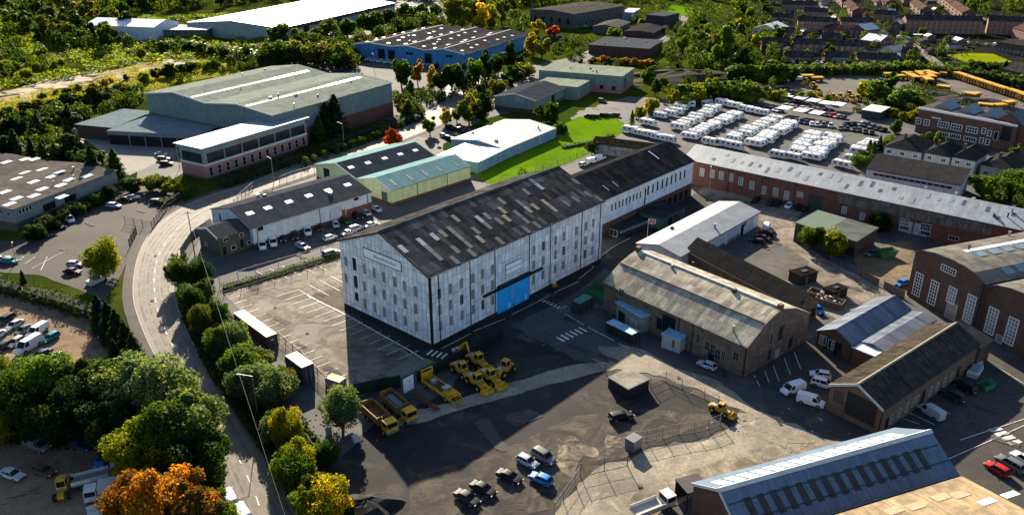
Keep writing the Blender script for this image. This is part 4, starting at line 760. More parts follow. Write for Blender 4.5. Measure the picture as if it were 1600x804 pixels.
# ---- top centre group
t1 = building('charcoal_industrial_block', 'large charcoal block with stained grey roof near the top edge', (896.7, 22.5), (976.7, 9.5), (823, 16), g=('A', 896.7, 46), prof=[(0, 0), (.5, 1.2), (1, 0)], wall=DGREYW, roof=roofmat('stained_grey_roof', (.20, .19, .16), (.14, .14, .13), 'x', (4, 6), .08, .2, rough=.65), over=.3)
print('t1', t1.L, t1.D, t1.ze); row(t1, 'l', 5, t1.D - 5, 5, t1.ze * .45, 2.6, 3.6, frame=DARK, pane=GLASS); row(t1, 'r', 6, t1.L - 6, 7, t1.ze * .3, 2.6, 3.0, frame=OFFW, pane=PANE)
t2 = building('grey_flat_roofed_unit', 'maroon walled unit with flat grey roof behind orange bushes', (1013, 76.7), (1035.7, 63.3), (922.7, 69), g=('A', 1013, 91), wall=MAROON, roof=roofmat('blue_grey_flat_roof', (.15, .165, .18), (.18, .19, .2), 'x', (5, 5), .05, .15, rough=.5), over=.5)
t3 = building('dark_red_workshop', 'dark red workshop with brownish roof beside the estate lane', (1020, 52), (1050, 36), (975, 49.5), g=('A', 1020, 60), apex=(998, 48.5), wall=MAROON, roof=roofmat('brownish_roof', (.10, .085, .085), (.12, .1, .1), 'x', (2, 5), .08, .2), over=.3)
t4 = building('black_box_unit', 'plain black box unit behind dark red workshop', (1038, 26), (1061.5, 21), (1019, 21.5), ze=9, wall=wallmat('black_cladding', (.03, .03, .032), None), roof=roofmat('blue_grey_flat_roof', (1, 1, 1)), over=.2)
t5 = building('pale_blue_store', 'small pale blue store tucked behind charcoal block', (990, 20), (1000, 14), (976, 17), ze=6, wall=PBLUEW, roof=GREYM, over=.2)
t6 = building('brown_lean_shed', 'low brown shed with curved grey roof in front of dark red workshop', (964, 44), (985, 35), (933, 39), ze=4.5, prof=[(0, 0), (.5, 1.6), (1, 0)], wall=DGREYW, roof=FIBREL, over=.3)
# ---- right side sheds and houses
zg = HT(1338, 404, 377.3)
rg = building('green_grey_open_shed', 'low shed with half green half grey roof beside two round trees', (1337.3, 377.3), (1370.7, 356.3), (1255, 344.7), ze=zg, prof=[(0, 0), (1, .5)], ax='x', wall=BRICKD, roof=roofmat('dull_grey_roof', (.12, .13, .12), (.09, .10, .09), 'x', (1.2, 2.6), .1, .3, keep=True), over=.3)
m = MB(); p = [roofpt(rg, 0, n, s) + Vector((0, 0, .05)) for n, s in ((0, .5), (rg.L, .5), (rg.L, 1), (0, 1))]; m.add(p + [q - Vector((0, 0, .045)) for q in p], [(0, 1, 2, 3), (7, 6, 5, 4), (0, 4, 5, 1), (1, 5, 6, 2), (2, 6, 7, 3), (3, 7, 4, 0)]); m.build('green_roof_half', plain('faded_green_roof', (.075, .12, .075), .6), rg.root)
opx(rg, 'l', [(1325, 391), (1310, 385)], 3.4, 2.6, name='doorway', frame=DARK, pane=GLASS)
wh = building('white_walled_store', 'long white-walled store with dark grey roof beside pale corrugated range', (1501, 289.5), (1515, 272.5), (1358, 260.5), ze=5.2, ax='y', prof=[(0, 0), (.92, 2.0), (1, 1.6)], wall=wallmat('white_painted_wall', (.6, .61, .62), (.5, .51, .53), (4, 4), .05, .1, .35), roof=roofmat('dark_grey_felt_roof', (.07, .068, .066), (.085, .08, .078), 'y', (2.2, 8), .08, .3), over=.3)
row(wh, 'l', 3, wh.D - 3, 13, 3.9, 1.6, .7, frame=DARK, pane=GLASS); print('wh', wh.L, wh.D)
zk = HT(1584.7, 237, 197)
ko = building('three_storey_brick_office', 'dark red brick office with arched white windows and white parapet', (1590, 197), (1625, 183), (1428.8, 171.3), ze=zk, wall=BRICK, roof=roofmat('dark_office_roof', (.09, .09, .09), None, 'x', (3, 3), .1, .3, keep=True), over=.3, L=16, gutter=False)
print('ko', ko.L, ko.D, zk)
m = MB(); fbox(m, 'l', -.1, ko.D + .1, ko.ze - .3, ko.ze + .5, .02, .35); m.build('parapet', WHITE, ko.root)
opx(ko, 'l', [(1435, 189), (1448, 191.5)], 2.2, 2.4, frame=WHITE, pane=PANE, nx=2, ny=2, fw=.2)
opx(ko, 'l', [(1474, 195), (1494.5, 199), (1518.5, 203)], 4.2, 2.4, frame=WHITE, pane=PANE, nx=4, ny=2, fw=.2); opx(ko, 'l', [(1491.5, 213), (1515.5, 217.5), (1474, 210)], 4.6, 1.8, frame=WHITE, pane=PANE, nx=5, ny=1, fw=.2)
opx(ko, 'l', [(1537, 204.5), (1546, 208.5), (1533.5, 219.5), (1543, 222)], 1.5, 2.2, frame=WHITE, pane=PANE, ny=2, fw=.2); opx(ko, 'l', [(1572, 209)], 3.6, 5.2, frame=DARK, pane=GLASS, nx=4, ny=4); opx(ko, 'l', [(1556, 212)], 1.5, 3.2, frame=WHITE, pane=GLASS)
u, v = face_uv(ko, 'l', 1463.5, 184.6); m = MB(); x = u + 1.9; r3 = random.Random(2)
for i in range(7): wd = r3.uniform(.25, .5); fbox(m, 'l', x - wd, x, v - .35, v + .35, .01, .05); x -= wd + .12
m.build('sign_lettering', OFFW, ko.root)
for x, y in ((1470, 166), (1507, 172.5), (1545, 179)):
    q = G(x, y, zk + 2.5); l = ko.root.matrix_world; m = MB()
for i, s in enumerate((.18, .42, .66)):
    m = MB(); c_ = ko.D * (1 - s); m.rings([[(5, c_ - 3.4, zk + .25), (5, c_, zk + 2.6), (5, c_ + 3.4, zk + .25)], [(14, c_ - 3.4, zk + .25), (14, c_, zk + 2.6), (14, c_ + 3.4, zk + .25)]]); m.build('roof_lantern', plain('pale_blue_lantern', (.16, .20, .23), .6), ko.root)
w2 = building('blue_roofed_office_wing', 'brick wing with steep pale blue roof at end of brick office', (1606, 203), (1650, 190), (1566, 186), ze=zk - 1.0, prof=[(0, 0), (.5, 5.0), (1, 0)], ax='x', wall=BRICK, roof=roofmat('pale_blue_steep_roof', (.22, .32, .40), (.2, .29, .36), 'x', (1, 4), .05, .2), over=.4)
def hip(name, label, A, B, C, ze, rise, wall, roof, group=None, cat='house', g=None):
    """hipped house"""
    b = building(name, label, A, B, C, ze=ze, prof=[(0, 0), (1, 0)], wall=wall, roof=roof, over=.3, group=group, cat=cat, gutter=False)
    m = MB(); o = .45; L_, D_ = b.L, b.D; z = ze + .06; ins = min(L_, D_) / 2; top = [(ins, ins, ze + rise), (L_ - ins, ins, ze + rise)] if L_ > D_ else [(ins, ins, ze + rise), (ins, D_ - ins, ze + rise)]
    base = [(-o, -o, z), (L_ + o, -o, z), (L_ + o, D_ + o, z), (-o, D_ + o, z)]
    F = [(0, 1, 5, 4), (1, 2, 5), (2, 3, 4, 5), (3, 0, 4), (3, 2, 1, 0)] if L_ > D_ else [(0, 1, 4), (1, 2, 5, 4), (2, 3, 5), (3, 0, 4, 5), (3, 2, 1, 0)]
    m.add(base + top, F); bpy.data.objects.remove(b.roof); b.roof = m.build('roof', roof, b.root)
    c_ = top[0]; m = MB(); m.box(c_[0] - .45, c_[0] + .45, c_[1] + 1.0, c_[1] + 1.8, ze + rise - 1.2, ze + rise + 1.1); m.build('chimney', BRICKD, b.roof); return b
h1 = hip('rendered_villa', 'white rendered house with grey hipped roof and bay windows', (1440, 239), (1462, 222), (1393, 222), 5.6, 3.2, REND, SLATE)
h3 = hip('rendered_villa', 'middle white rendered house with arched dormer beside the brick office', (1484, 246), (1508, 232), (1446, 238), 5.6, 3.0, REND, SLATE)
h4 = hip('rendered_villa', 'long white rendered house with paired gables next to middle villa', (1524, 252), (1545, 238), (1487, 246), 5.6, 3.2, REND, SLATE)
h5 = hip('grey_bungalow', 'grey bungalow with shallow hipped roof near the pale bush', (1588, 268), (1612, 250), (1534, 257), 4.2, 2.8, wallmat('grey_render', (.3, .3, .29), None), SLATE)
for b in (h1, h3, h4, h5):
    n_ = max(2, int(b.D / 3.2)); row(b, 'l', 1.8, b.D - 1.8, n_, 1.7, 1.7, 1.7, frame=WHITE, pane=PANE, nx=2, ny=2)
    if b is not h5: row(b, 'l', 1.8, b.D - 1.8, n_, 4.2, 1.5, 1.2, frame=WHITE, pane=PANE, nx=2)
    row(b, 'r', 2, b.L - 2, 2, 2.0, 1.3, 1.6, frame=WHITE, pane=PANE, nx=2)
# ---- small yard buildings
def smallbox(name, label, A, B, C, g, wall, roof, **k): return building(name, label, A, B, C, g=('A', *g), wall=wall, roof=roof, over=k.pop('over', .12), gutter=False, **k)
bo = smallbox('blue_roofed_outbuilding', 'pale outbuilding with curved blue roof against old stone works', (1002.3, 495.5), (1023.2, 488.6), (957.5, 474.6), (1001.3, 521.4), wallmat('pale_cream_wall', (.30, .30, .28), (.24, .24, .22), None, .1, 0, .4), roofmat('sky_blue_sheet_roof', (.17, .38, .52), (.22, .44, .56), 'y', (.9, 3), .1, .3, rough=.45, spec=.4, keep=True), over=.35)
opx(bo, 'l', [(971, 500)], 2.2, 2.6, name='doorway', frame=DARK, pane=GLASS); opx(bo, 'l', [(990, 508)], 2.0, 2.3, name='doorway', frame=OFFW, pane=plain('pale_door', (1, 1, 1)))
hu = smallbox('white_hut', 'small white hut with pale blue roof and brown door', (1063, 531.8), (1082.8, 515.4), (1039, 519), (1063, 552.3), wallmat('white_hut_wall', (.42, .42, .40), None, None, .1, 0, .35), roofmat('sky_blue_sheet_roof', (1, 1, 1)), over=.2)
opx(hu, 'l', [(1052, 537)], .95, 2.1, name='doorway', frame=OFFW, pane=plain('brown_door', (.16, .07, .03), .6)); opx(hu, 'r', [(1077, 528)], .7, 1.1, frame=OFFW, pane=PANE)
ki = smallbox('black_cabin', 'square black cabin with mottled grey felt roof in dark yard', (981.7, 608.7), (1014.3, 593.3), (948.3, 591), (981.7, 624.3), wallmat('black_boarding', (.012, .012, .014), None, (.6, 3), .3, .3), roofmat('mottled_felt_roof', (.26, .245, .20), (.17, .16, .135), 'x', (2.9, 3.4), .2, .5, keep=True))
for i, (A, B, C, g_) in enumerate((((1250.6, 432.3), (1277.9, 424.9), (1236.6, 422.9), (1250.6, 447)), ((1302.3, 457.7), (1324.8, 450.2), (1288.4, 449.8), (1302.3, 470)))):
    k = smallbox('burnt_black_cabin', ('upper' if i == 0 else 'lower') + ' of two charred black cabins beside the concrete lane', A, B, C, g_, wallmat('charred_boards', (.018, .014, .012), (.03, .022, .018), (.7, 3), .3, .3), roofmat('charred_felt', (.03, .026, .022), (.045, .04, .035), 'x', (1.4, 1.4), .2, .5), over=.2)
    opening(k, 'r', k.L * .4, 1.1, 1.0, 2.0, name='doorway', frame=DARK, pane=WOOD); m = MB(); m.box(k.L * .35, k.L * .65, k.D * .3, k.D * .6, k.ze + .21, k.ze + .45); m.build('roof_hatch', BLACK, k.root)
bx = building('low_green_store', 'small green store with white roof beside yellow machines', (1375, 176), (1390, 168), (1351, 170), ze=3.4, wall=wallmat('dark_green_store_wall', (.03, .06, .05), None), roof=OFFW, over=.3)
pt = building('thatched_ruin', 'half ruined block with brown thatch-like roof behind black wing roof', (1028, 236), (1040, 226), (950, 208), ze=4.0, ax='y', prof=[(0, 0), (.5, 1.6), (1, 0)], L=5.5, wall=wallmat('flaking_white_wall', (.42, .44, .45), (.12, .1, .09), None, .1, 0, .6), roof=roofmat('brown_thatch', (.19, .12, .06), (.13, .085, .05), 'y', (.6, .8), .3, .2, rough=1., spec=.05, streak=.5), over=.5)
# ---- shipping containers
def container(name, label, A, B, C, g, col, top):
    b = building(name, label, A, B, C, g=('A', *g), wall=wallmat(name + '_side', col, None, (.3, 3), .25, .3, .3), roof=top, over=.0, gutter=False, rt=.06, cat='container', ax='y')
    m = MB()
    for u in (.0, b.D - .15): fbox(m, 'l', u, u + .15, 0, b.ze + .05, .005, .04)
    fbox(m, 'l', .15, b.D - .15, b.ze - .15, b.ze + .05, .005, .04); fbox(m, 'l', .15, b.D - .15, 0, .18, .005, .04); m.build('corner_frame', DARK, b.root)
    m = MB()
    for u in (.3, .7): fbox(m, 'r', b.L * u - .03, b.L * u + .03, .2, b.ze - .2, .01, .07)
    m.build('door_bar', STEEL, b.root); return b
kc = container('brown_container', 'long rust-brown container with white roof beside parking bays', (416, 527.2), (433, 521), (375, 485.4), (418, 545), (.13, .035, .02), OFFW)
u = kc.L / 2; m = MB(); vs = [(u + .75 * math.cos(t), -.02, 1.75 + .75 * math.sin(t)) for t in [k * math.pi / 8 for k in range(16)]]; m.add(vs, [tuple(range(16))]); em = m.build('round_emblem', plain('dark_green_emblem', (.02, .06, .05), .5), kc.root); m = MB(); m.add([(u - .4, -.03, 1.5), (u + .4, -.03, 1.5), (u, -.03, 2.2)], [(0, 1, 2)]); m.build('emblem_mark', OFFW, em)
container('blue_container', 'dark blue container with white roof nearer the round bush', (471.3, 575), (490, 567.4), (443.4, 556.5), (473.2, 602.5), (.02, .035, .075), OFFW)
container('black_container', 'black container with blue roof in front of pale outbuilding', (987.4, 523.4), (999.7, 517.4), (942.6, 505.5), (987.4, 538.3), (.012, .013, .016), roofmat('sky_blue_sheet_roof', (1, 1, 1)))
container('teal_waste_container', 'teal-topped dark container by white bicycles at works yard', (906.8, 475.2), (926.7, 463.7), (892.8, 470.6), (906.8, 492.5), (.02, .03, .028), TEALP)
container('tan_cabin_container', 'tan-topped white cabin behind the pale green bush', (530, 598), (541, 590), (511, 588), (530, 612), (.35, .36, .36), plain('tan_top', (.4, .3, .18), .7))
r2 = random.Random(31)
for b, n_ in ((gs, 9), (fw_, 10), (bq, 8), (lf, 8), (pb, 3), (g1, 4), (t1, 7), (t2, 4), (bl, 3), (st, 4), (hb, 4), (rb, 8), (wl, 2)):
    for i in range(n_):
        k = r2.randrange(len(b.P) - 1); q = roofpt(b, k, r2.uniform(.1, .9) * min(b.N, 60), r2.uniform(.2, .8)); a = r2.uniform(.25, .6); m = MB()
        if i % 2: m.tube(q, q + Vector((0, 0, 1.0)), a * .5, 8); m.tube(q + Vector((0, 0, 1.0)), q + Vector((0, 0, 1.15)), a * .8, 8)
        else: m.box(q.x - a, q.x + a, q.y - a * .8, q.y + a * .8, q.z - .3, q.z + .7)
        m.build('roof_vent', STEEL if i % 3 else DARK, b.root)
# ------------------------------------------------------------------ vehicles
PAINT = paintmat()
def ring8(x, w_, z0, zb, wt=.82, n=None):
    return [(x, -w_ * .92, z0), (x, -w_, z0 + .22), (x, -w_ * .98, zb - .14), (x, -w_ * wt, zb), (x, w_ * wt, zb), (x, w_ * .98, zb - .14), (x, w_, z0 + .22), (x, w_ * .92, z0)]
SPEC = {  # length, width, height, belt, [(x, belt z, width factor)], cabin: base rear/front, top rear/front
    'hatchback': (4.0, 1.72, 1.47, .92, [(-.5, .62, .80), (-.485, .86, .93), (-.40, .94, 1), (.12, .93, 1), (.22, .90, 1), (.42, .80, .97), (.48, .68, .88), (.5, .52, .78)], (-.475, .24, -.37, .07)),
    'saloon': (4.5, 1.78, 1.43, .92, [(-.5, .62, .82), (-.485, .88, .92), (-.40, .95, 1), (-.28, .95, 1), (.12, .92, 1), (.24, .88, 1), (.43, .78, .96), (.485, .66, .86), (.5, .5, .76)], (-.36, .23, -.22, .07)),
    'estate': (4.6, 1.78, 1.5, .93, [(-.5, .62, .82), (-.49, .9, .94), (-.40, .96, 1), (.12, .93, 1), (.24, .88, 1), (.43, .78, .96), (.485, .66, .86), (.5, .5, .76)], (-.48, .23, -.43, .07)),
    'suv': (4.6, 1.86, 1.72, 1.08, [(-.5, .7, .84), (-.49, 1.0, .94), (-.40, 1.09, 1), (.14, 1.07, 1), (.25, 1.02, 1), (.43, .95, .97), (.485, .8, .88), (.5, .6, .8)], (-.48, .25, -.42, .10)),
    'van': (4.9, 1.88, 1.98, 1.15, [(-.5, .75, .92), (-.495, 1.12, .98), (-.40, 1.15, 1), (.2, 1.14, 1), (.32, 1.10, 1), (.44, .95, .96), (.485, .8, .88), (.5, .6, .8)], (-.496, .33, -.48, .18)),
}
def make_vehicle(kind, far=False):
    L_, W_, H_, zb, st_, cb_ = SPEC[kind]; w_ = W_ / 2; van = kind == 'van'
    root = thing(kind + ('_car' if not van else ''), None, None)
    m = MB(); m.rings([ring8(x * L_, w_ * f, .26 if abs(x) < .48 else .34, z) for x, z, f in st_])
    xr, xf, tr, tf = [q * L_ for q in cb_]; ct = .74 if not van else .88; cbm = .86 if not van else .95
    r_ = H_ - .09
    rs_ = []
    for q_, dz in ((0, .0), (.08, .045), (.3, .07), (.6, .07), (.9, .045), (1, .0)):
        x = tr - .03 + (tf + .06 - tr) * q_; zz = r_ - .045 + dz; cw = w_ * ct * .97; rs_.append([(x, -cw, zz - .03), (x, cw, zz - .03), (x, cw * .93, zz + .03), (x, cw * .55, zz + .055), (x, 0, zz + .062), (x, -cw * .55, zz + .055), (x, -cw * .93, zz + .03)])
    m.rings(rs_)
    def side(x, z, s, o=.012): t = (z - zb) / (r_ - zb); return (x, s * (w_ * (cbm + (ct * .96 - cbm) * t) + o), z)
    for s in (-1, 1):
        for xb, xt, th in ((xf - .03, tf, .06), (xr + .03, tr, .09)) + (() if van else (((xr + xf) / 2 - .05, (tr + tf) / 2, .05), (xr + .28 * (xf - xr), tr + .2 * (tf - tr), .06))): m.bar(side(xb, zb - .03, s), side(xt, r_ + .01, s), .07, th)
        if van: m.add([side(xr + .06, zb - .05, s, .02), side(.08 * L_, zb - .05, s, .02), side(.08 * L_, r_ + .01, s, .02), side(tr + .02, r_ + .01, s, .02)], [(0, 1, 2, 3)])
    if van: m.add([(xr - .02, -w_ * .93, zb), (xr - .02, w_ * .93, zb), (tr - .03, w_ * .85, r_), (tr - .03, -w_ * .85, r_)], [(0, 1, 2, 3)])
    for s in (-1, 1): m.box(xf - .32, xf - .18, s * (w_ + .02) if s > 0 else -w_ - .18, w_ + .18 if s > 0 else -w_ - .02, zb - .02, zb + .12)
    mats_ = [PAINT, TYRE, DARK]
    wx = (.30 * L_, -.30 * L_); wr = .32 if W_ < 1.85 else .35
    for x in wx:                                                             # dark arches
        for s in (-1, 1): m.add([(x + (wr + .07) * math.cos(a), s * (w_ + .006), wr + (wr + .07) * math.sin(a)) for a in [k * math.pi / 8 for k in range(9)]], [tuple(range(9)) if s < 0 else tuple(range(9))[::-1]], 2)
    if far:
        for x in wx:
            for s in (-1, 1): m.tube((x, s * (w_ - .2), wr), (x, s * (w_ + .015), wr), wr, 8, 1)
    m.build('body', mats_, root, True)
    m = MB(); m.rings([[(xr, -w_ * cbm, zb - .04), (xr, w_ * cbm, zb - .04), (xf, w_ * cbm, zb - .04), (xf, -w_ * cbm, zb - .04)], [(tr, -w_ * ct * .95, r_), (tr, w_ * ct * .95, r_), (tf, w_ * ct * .95, r_), (tf, -w_ * ct * .95, r_)]]); m.build('window', GLASS, root)
    if not far:
        for x in wx:
            for s in (-1, 1):
                m = MB(); m.tube((x, s * (w_ - .22), wr), (x, s * (w_ + .012), wr), wr, 14, 0); o = m.build('wheel', TYRE, root)
                m = MB(); m.tube((x, s * (w_ + .013), wr), (x, s * (w_ + .025), wr), wr * .62, 10, 0); m.build('rim', STEEL, o)
        for s in (-1, 1):
            zf_ = st_[-2][1] - .05; m = MB(); m.box(.478 * L_, .503 * L_, s * w_ * .72 - .16, s * w_ * .72 + .16, zf_ - .08, zf_ + .06); m.build('headlight', LAMPW, root)
            m = MB(); m.box(-.508 * L_, -.48 * L_, s * w_ * .74 - .12, s * w_ * .74 + .12, .72, .9); m.build('tail_light', LAMPR, root)
        m = MB(); m.box(-.512 * L_, -.5 * L_, -.26, .26, .5, .61); m.build('number_plate', OFFW, root)
    return root
PROTO = {(k, f): make_vehicle(k, f) for k in SPEC for f in (False, True)}
for k, p in PROTO.items(): p['_p'] = 1
CC = dict(silver=(.42, .44, .46), white=(.72, .72, .70), black=(.012, .012, .014), dark=(.03, .033, .038), grey=(.12, .125, .13), blue=(.02, .18, .48), navy=(.015, .03, .09), red=(.42, .02, .015), teal=(.01, .22, .26), green=(.02, .07, .03), brown=(.09, .05, .03))
def car(px, py, hx, hy, kind, color, label, group, far=False, z=.0):
    """centre and a point ahead of it, both on the ground of the photo"""
    p = G(px, py); q = G(hx, hy); a = math.atan2(q.y - p.y, q.x - p.x)
    return copy_tree(PROTO[(kind, far)], (p.x, p.y, .07 + z), a, label, group, 1.0, CC[color], 'car' if kind != 'van' else 'van')
gp = 'cars in the dark gravel lot'
car(824, 725, 840, 733, 'hatchback', 'silver', 'silver hatchback beside the grey people carrier in dark lot', gp)
car(850, 718, 866, 728, 'suv', 'grey', 'grey people carrier nearest the warehouse end of dark lot', gp)
car(845, 752, 829, 745, 'hatchback', 'blue', 'bright blue hatchback parked in dark lot', gp)
car(796, 749, 811, 756, 'saloon', 'black', 'black saloon between blue hatchback and two other black cars', gp)
car(755, 768, 771, 776, 'saloon', 'black', 'black saloon in middle of three black cars', gp)
car(730, 782, 746, 791, 'saloon', 'dark', 'dark grey saloon at lower end of three dark cars', gp)
car(970, 654, 988, 650, 'estate', 'black', 'black estate standing alone beside square black cabin', gp)
gp = 'vehicles round the mossy brick workshop'
car(1238, 612, 1228, 615, 'van', 'white', 'white van with dark roof, upper of two by workshop', gp); car(1266, 631, 1280, 635, 'van', 'white', 'white van in front of the dark roller door', gp)
car(1281, 589, 1268, 587, 'hatchback', 'white', 'white hatchback with red markings behind the white vans', gp); car(1286, 604, 1297, 607, 'suv', 'white', 'small white off-roader behind the white vans', gp)
car(1453, 648, 1440, 640, 'van', 'silver', 'pale blue-white van parked along workshop side wall', gp); car(1487, 622, 1472, 614, 'suv', 'dark', 'dark off-roader with shiny rear window beside workshop', gp); car(1506, 608, 1492, 600, 'suv', 'black', 'black off-roader next to green skip', gp)
gp = 'cars on the south tarmac'
car(1557, 737, 1542, 728, 'hatchback', 'red', 'bright red hatchback on the south tarmac', gp); car(1577, 729, 1562, 720, 'suv', 'grey', 'grey car with white roof beside red hatchback', gp); car(1600, 723, 1585, 714, 'suv', 'white', 'white car cut by photo edge beside grey car', gp)
gp = 'cars round the stone works and white store'
car(1104, 574, 1094, 570, 'hatchback', 'silver', 'silver hatchback close against the stone works wall', gp); car(1136, 407, 1148, 410, 'hatchback', 'white', 'white car just behind dark workshop roof, nearer store', gp); car(1168, 421, 1160, 416, 'hatchback', 'white', 'white car behind dark workshop roof, nearer concrete lane', gp)
car(1182, 380, 1172, 378, 'hatchback', 'black', 'black car beside white store, lower of three', gp); car(1190, 374, 1180, 371, 'saloon', 'dark', 'dark car beside white store, middle of three', gp); car(1197, 367, 1187, 364, 'estate', 'black', 'black estate beside white store, upper of three', gp)
car(1197, 358, 1200, 350, 'van', 'white', 'white van at gable of white store', gp)
for i, (x, c) in enumerate(((1180, 'black'), (1203, 'dark'), (1214, 'black'), (1232, 'white'), (1247, 'black'), (1258, 'dark'))): car(x, 316 + (x - 1180) * .16, x - 9, 325 + (x - 1180) * .16, 'hatchback', c, f'{"white" if c == "white" else "dark"} car, {nth(i)} from the left below the brick range', 'cars along the brick range', True)
car(1363, 399, 1352, 402, 'estate', 'grey', 'grey car by corner of half green shed', gp); car(1408, 446, 1400, 449, 'hatchback', 'blue', 'bright blue car at corner of twin-bay brick hall', gp); car(1277, 487, 1283, 492, 'hatchback', 'blue', 'pale blue car beside end of dark-roofed workshop', gp)
gp = 'vehicles in the sandy lot'
for x, y, k, c, lb in ((9, 503, 'estate', 'dark', 'dark estate at head of the row in sandy lot'), (24, 511, 'saloon', 'silver', 'silver saloon second in the sandy lot row'), (38, 519, 'saloon', 'grey', 'grey saloon between silver saloon and white panel van'), (60, 521, 'van', 'white', 'white panel van next to teal car'), (80, 531, 'hatchback', 'teal', 'teal hatchback at the end of the sandy lot row'), (26, 538, 'hatchback', 'silver', 'silver hatchback in second row of sandy lot'), (66, 558, 'saloon', 'navy', 'dark blue saloon below the long white van'), (88, 563, 'hatchback', 'white', 'white hatchback half hidden by the tree tops'), (-4, 528, 'saloon', 'white', 'white car cut by photo edge in sandy lot'), (4, 546, 'hatchback', 'dark', 'dark car half hidden by yellow-green bush')):
    car(x, y, x - 15, y + 9, k, c, lb, gp)
o = car(46, 546, 31, 555, 'van', 'white', 'long white van in second row of sandy lot', gp); o.scale = (1.25, 1.08, 1.25)
car(27, 657, 10, 659, 'saloon', 'blue', 'blue-grey car in the shade under big trees', gp); car(161, 722, 155, 733, 'hatchback', 'blue', 'light blue car behind the flatbed lorry', gp)
gp = 'vehicles in the factory car park'
for x, y, hx, hy, k, c, lb in ((108, 346, 118, 352, 'van', 'white', 'white van with glass windows beside factory wall'), (94, 356, 104, 359, 'hatchback', 'dark', 'dark red-black hatchback in front of white van'), (68, 370, 80, 371, 'saloon', 'black', 'black saloon nearest the factory corner'), (179, 324, 190, 325, 'estate', 'silver', 'silver-grey estate in middle of factory car park'), (209, 311, 219, 310, 'hatchback', 'white', 'white hatchback at top of factory car park'), (197, 314, 207, 314, 'saloon', 'black', 'black saloon beside white hatchback'), (247, 318, 258, 318, 'estate', 'dark', 'dark estate by the gated fence'), (118, 416, 130, 416, 'hatchback', 'silver', 'silver hatchback under yellow-green tree'), (114, 427, 126, 428, 'saloon', 'black', 'black car below silver hatchback by hedge'), (17, 411, 28, 412, 'hatchback', 'teal', 'teal car beside white bay lines'), (2, 408, 12, 406, 'saloon', 'silver', 'silver car at photo edge beside teal car')): car(x, y, hx, hy, k, c, lb, gp)
gp = 'vehicles beside the pale blue warehouse'
for i, (x, y, k, c) in enumerate(((410, 386, 'van', 'white'), (427, 381, 'van', 'white'), (442, 375, 'hatchback', 'dark'), (461, 371, 'suv', 'dark'), (481, 364, 'van', 'white'), (500.5, 358, 'hatchback', 'dark'), (525, 353, 'hatchback', 'silver'), (540, 347, 'estate', 'green'), (558, 340, 'suv', 'black'), (573, 335, 'hatchback', 'silver'), (589, 328.5, 'saloon', 'silver'))):
    car(x, y + 1, x + (3 if i < 7 else 9), y + 12 if i < 7 else y + 7, k, c, f'{"black" if c == "black" else "dark" if c in ("dark", "green") else c} {"van" if k == "van" else "car"}, {nth(i)} along the pale blue warehouse wall', gp)
for i, (x, y, k, c, lb) in enumerate(((473, 388, 'estate', 'silver', 'silver estate in front of small white vans'), (516, 374, 'hatchback', 'white', 'white hatchback with red rear on service lane'), (545, 366, 'saloon', 'silver', 'silver saloon on service lane before warehouse corner'), (556, 360, 'suv', 'silver', 'silver off-roader on service lane'), (580, 354, 'saloon', 'silver', 'pale saloon close to white warehouse roof edge'), (517, 399, 'suv', 'grey', 'grey off-roader by hedge near white warehouse corner'))): car(x, y, x + 12, y + 5 if i in (0,) else y - 4, k, c, lb, gp)
for x, y, k, c, lb in ((110, 688, 'estate', 'dark', 'dark wrecked estate in deep shade under big clump'), (128, 700, 'hatchback', 'navy', 'navy hatchback in deep shade under big clump'), (60, 700, 'van', 'grey', 'grey van in the shaded part of dirt yard'), (20, 745, 'saloon', 'silver', 'silver saloon at photo edge of dirt yard'), (70, 740, 'hatchback', 'brown', 'brown hatchback in open part of dirt yard')): car(x, y, x + 12, y + 4, k, c, lb, 'old vehicles in the shaded dirt yard')
car(1288, 668, 1276, 662, 'hatchback', 'blue', 'blue hatchback', None) if False else None
# road vehicles
car(377, 806, 364, 788, 'van', 'white', 'white van on road at the lower photo edge', 'vehicles on the main road'); car(297, 606, 304, 616, 'van', 'white', 'white van on road beside silvery trees', 'vehicles on the main road')
# far lots
def lot(pts, n, hd, cols, label, group, kinds=('hatchback', 'saloon', 'estate', 'suv'), seed=1):
    r_ = random.Random(seed); P = [G(*p) for p in pts]; ls = [0]
    for a, b in zip(P, P[1:]): ls.append(ls[-1] + (b - a).length)
    for i in range(n):
        s = ls[-1] * (i + .5) / n; k = max(j for j in range(len(P) - 1) if ls[j] <= s); p = P[k].lerp(P[k + 1], (s - ls[k]) / (ls[k + 1] - ls[k])); c = r_.choice(cols); kd = r_.choice(kinds)
        o = copy_tree(PROTO[(kd, True)], (p.x + r_.uniform(-.3, .3), p.y + r_.uniform(-.5, .5), .08), hd + r_.uniform(-.06, .06), f'{c} {"van" if kd == "van" else "car"}, {nth(i)} from the left {label}', group, 1.0, CC[c], 'car')
hA = math.atan2(-mw.e.y, -mw.e.x)
rx = -rb.e; hR = math.atan2(rx.y, rx.x); hU = math.atan2(rb.d.y, rb.d.x)
lot([(1228, 190), (1252, 192), (1268, 196), (1301, 199)], 8, hU + math.pi + .3, ['dark', 'navy', 'grey', 'grey', 'silver', 'white'], 'in dark row behind caravans', 'cars in the row behind the caravans', seed=3)
lot([(1309, 202), (1340, 205), (1365, 211)], 6, hU + math.pi + .2, ['dark', 'grey', 'black', 'navy'], 'at right end of caravan park row', 'cars at the end of the caravan row', seed=4)
lot([(1222, 167), (1300, 176)], 9, hU + 2.6, ['grey', 'dark', 'red', 'dark', 'silver'], 'under white canopies behind hedge', 'cars under the canopies', seed=5)
lot([(914, 184), (966, 181)], 5, hU + 1.6, ['dark', 'black', 'grey', 'brown'], 'on verge of the bright lawn', 'cars on the verge of the lawn', seed=6)
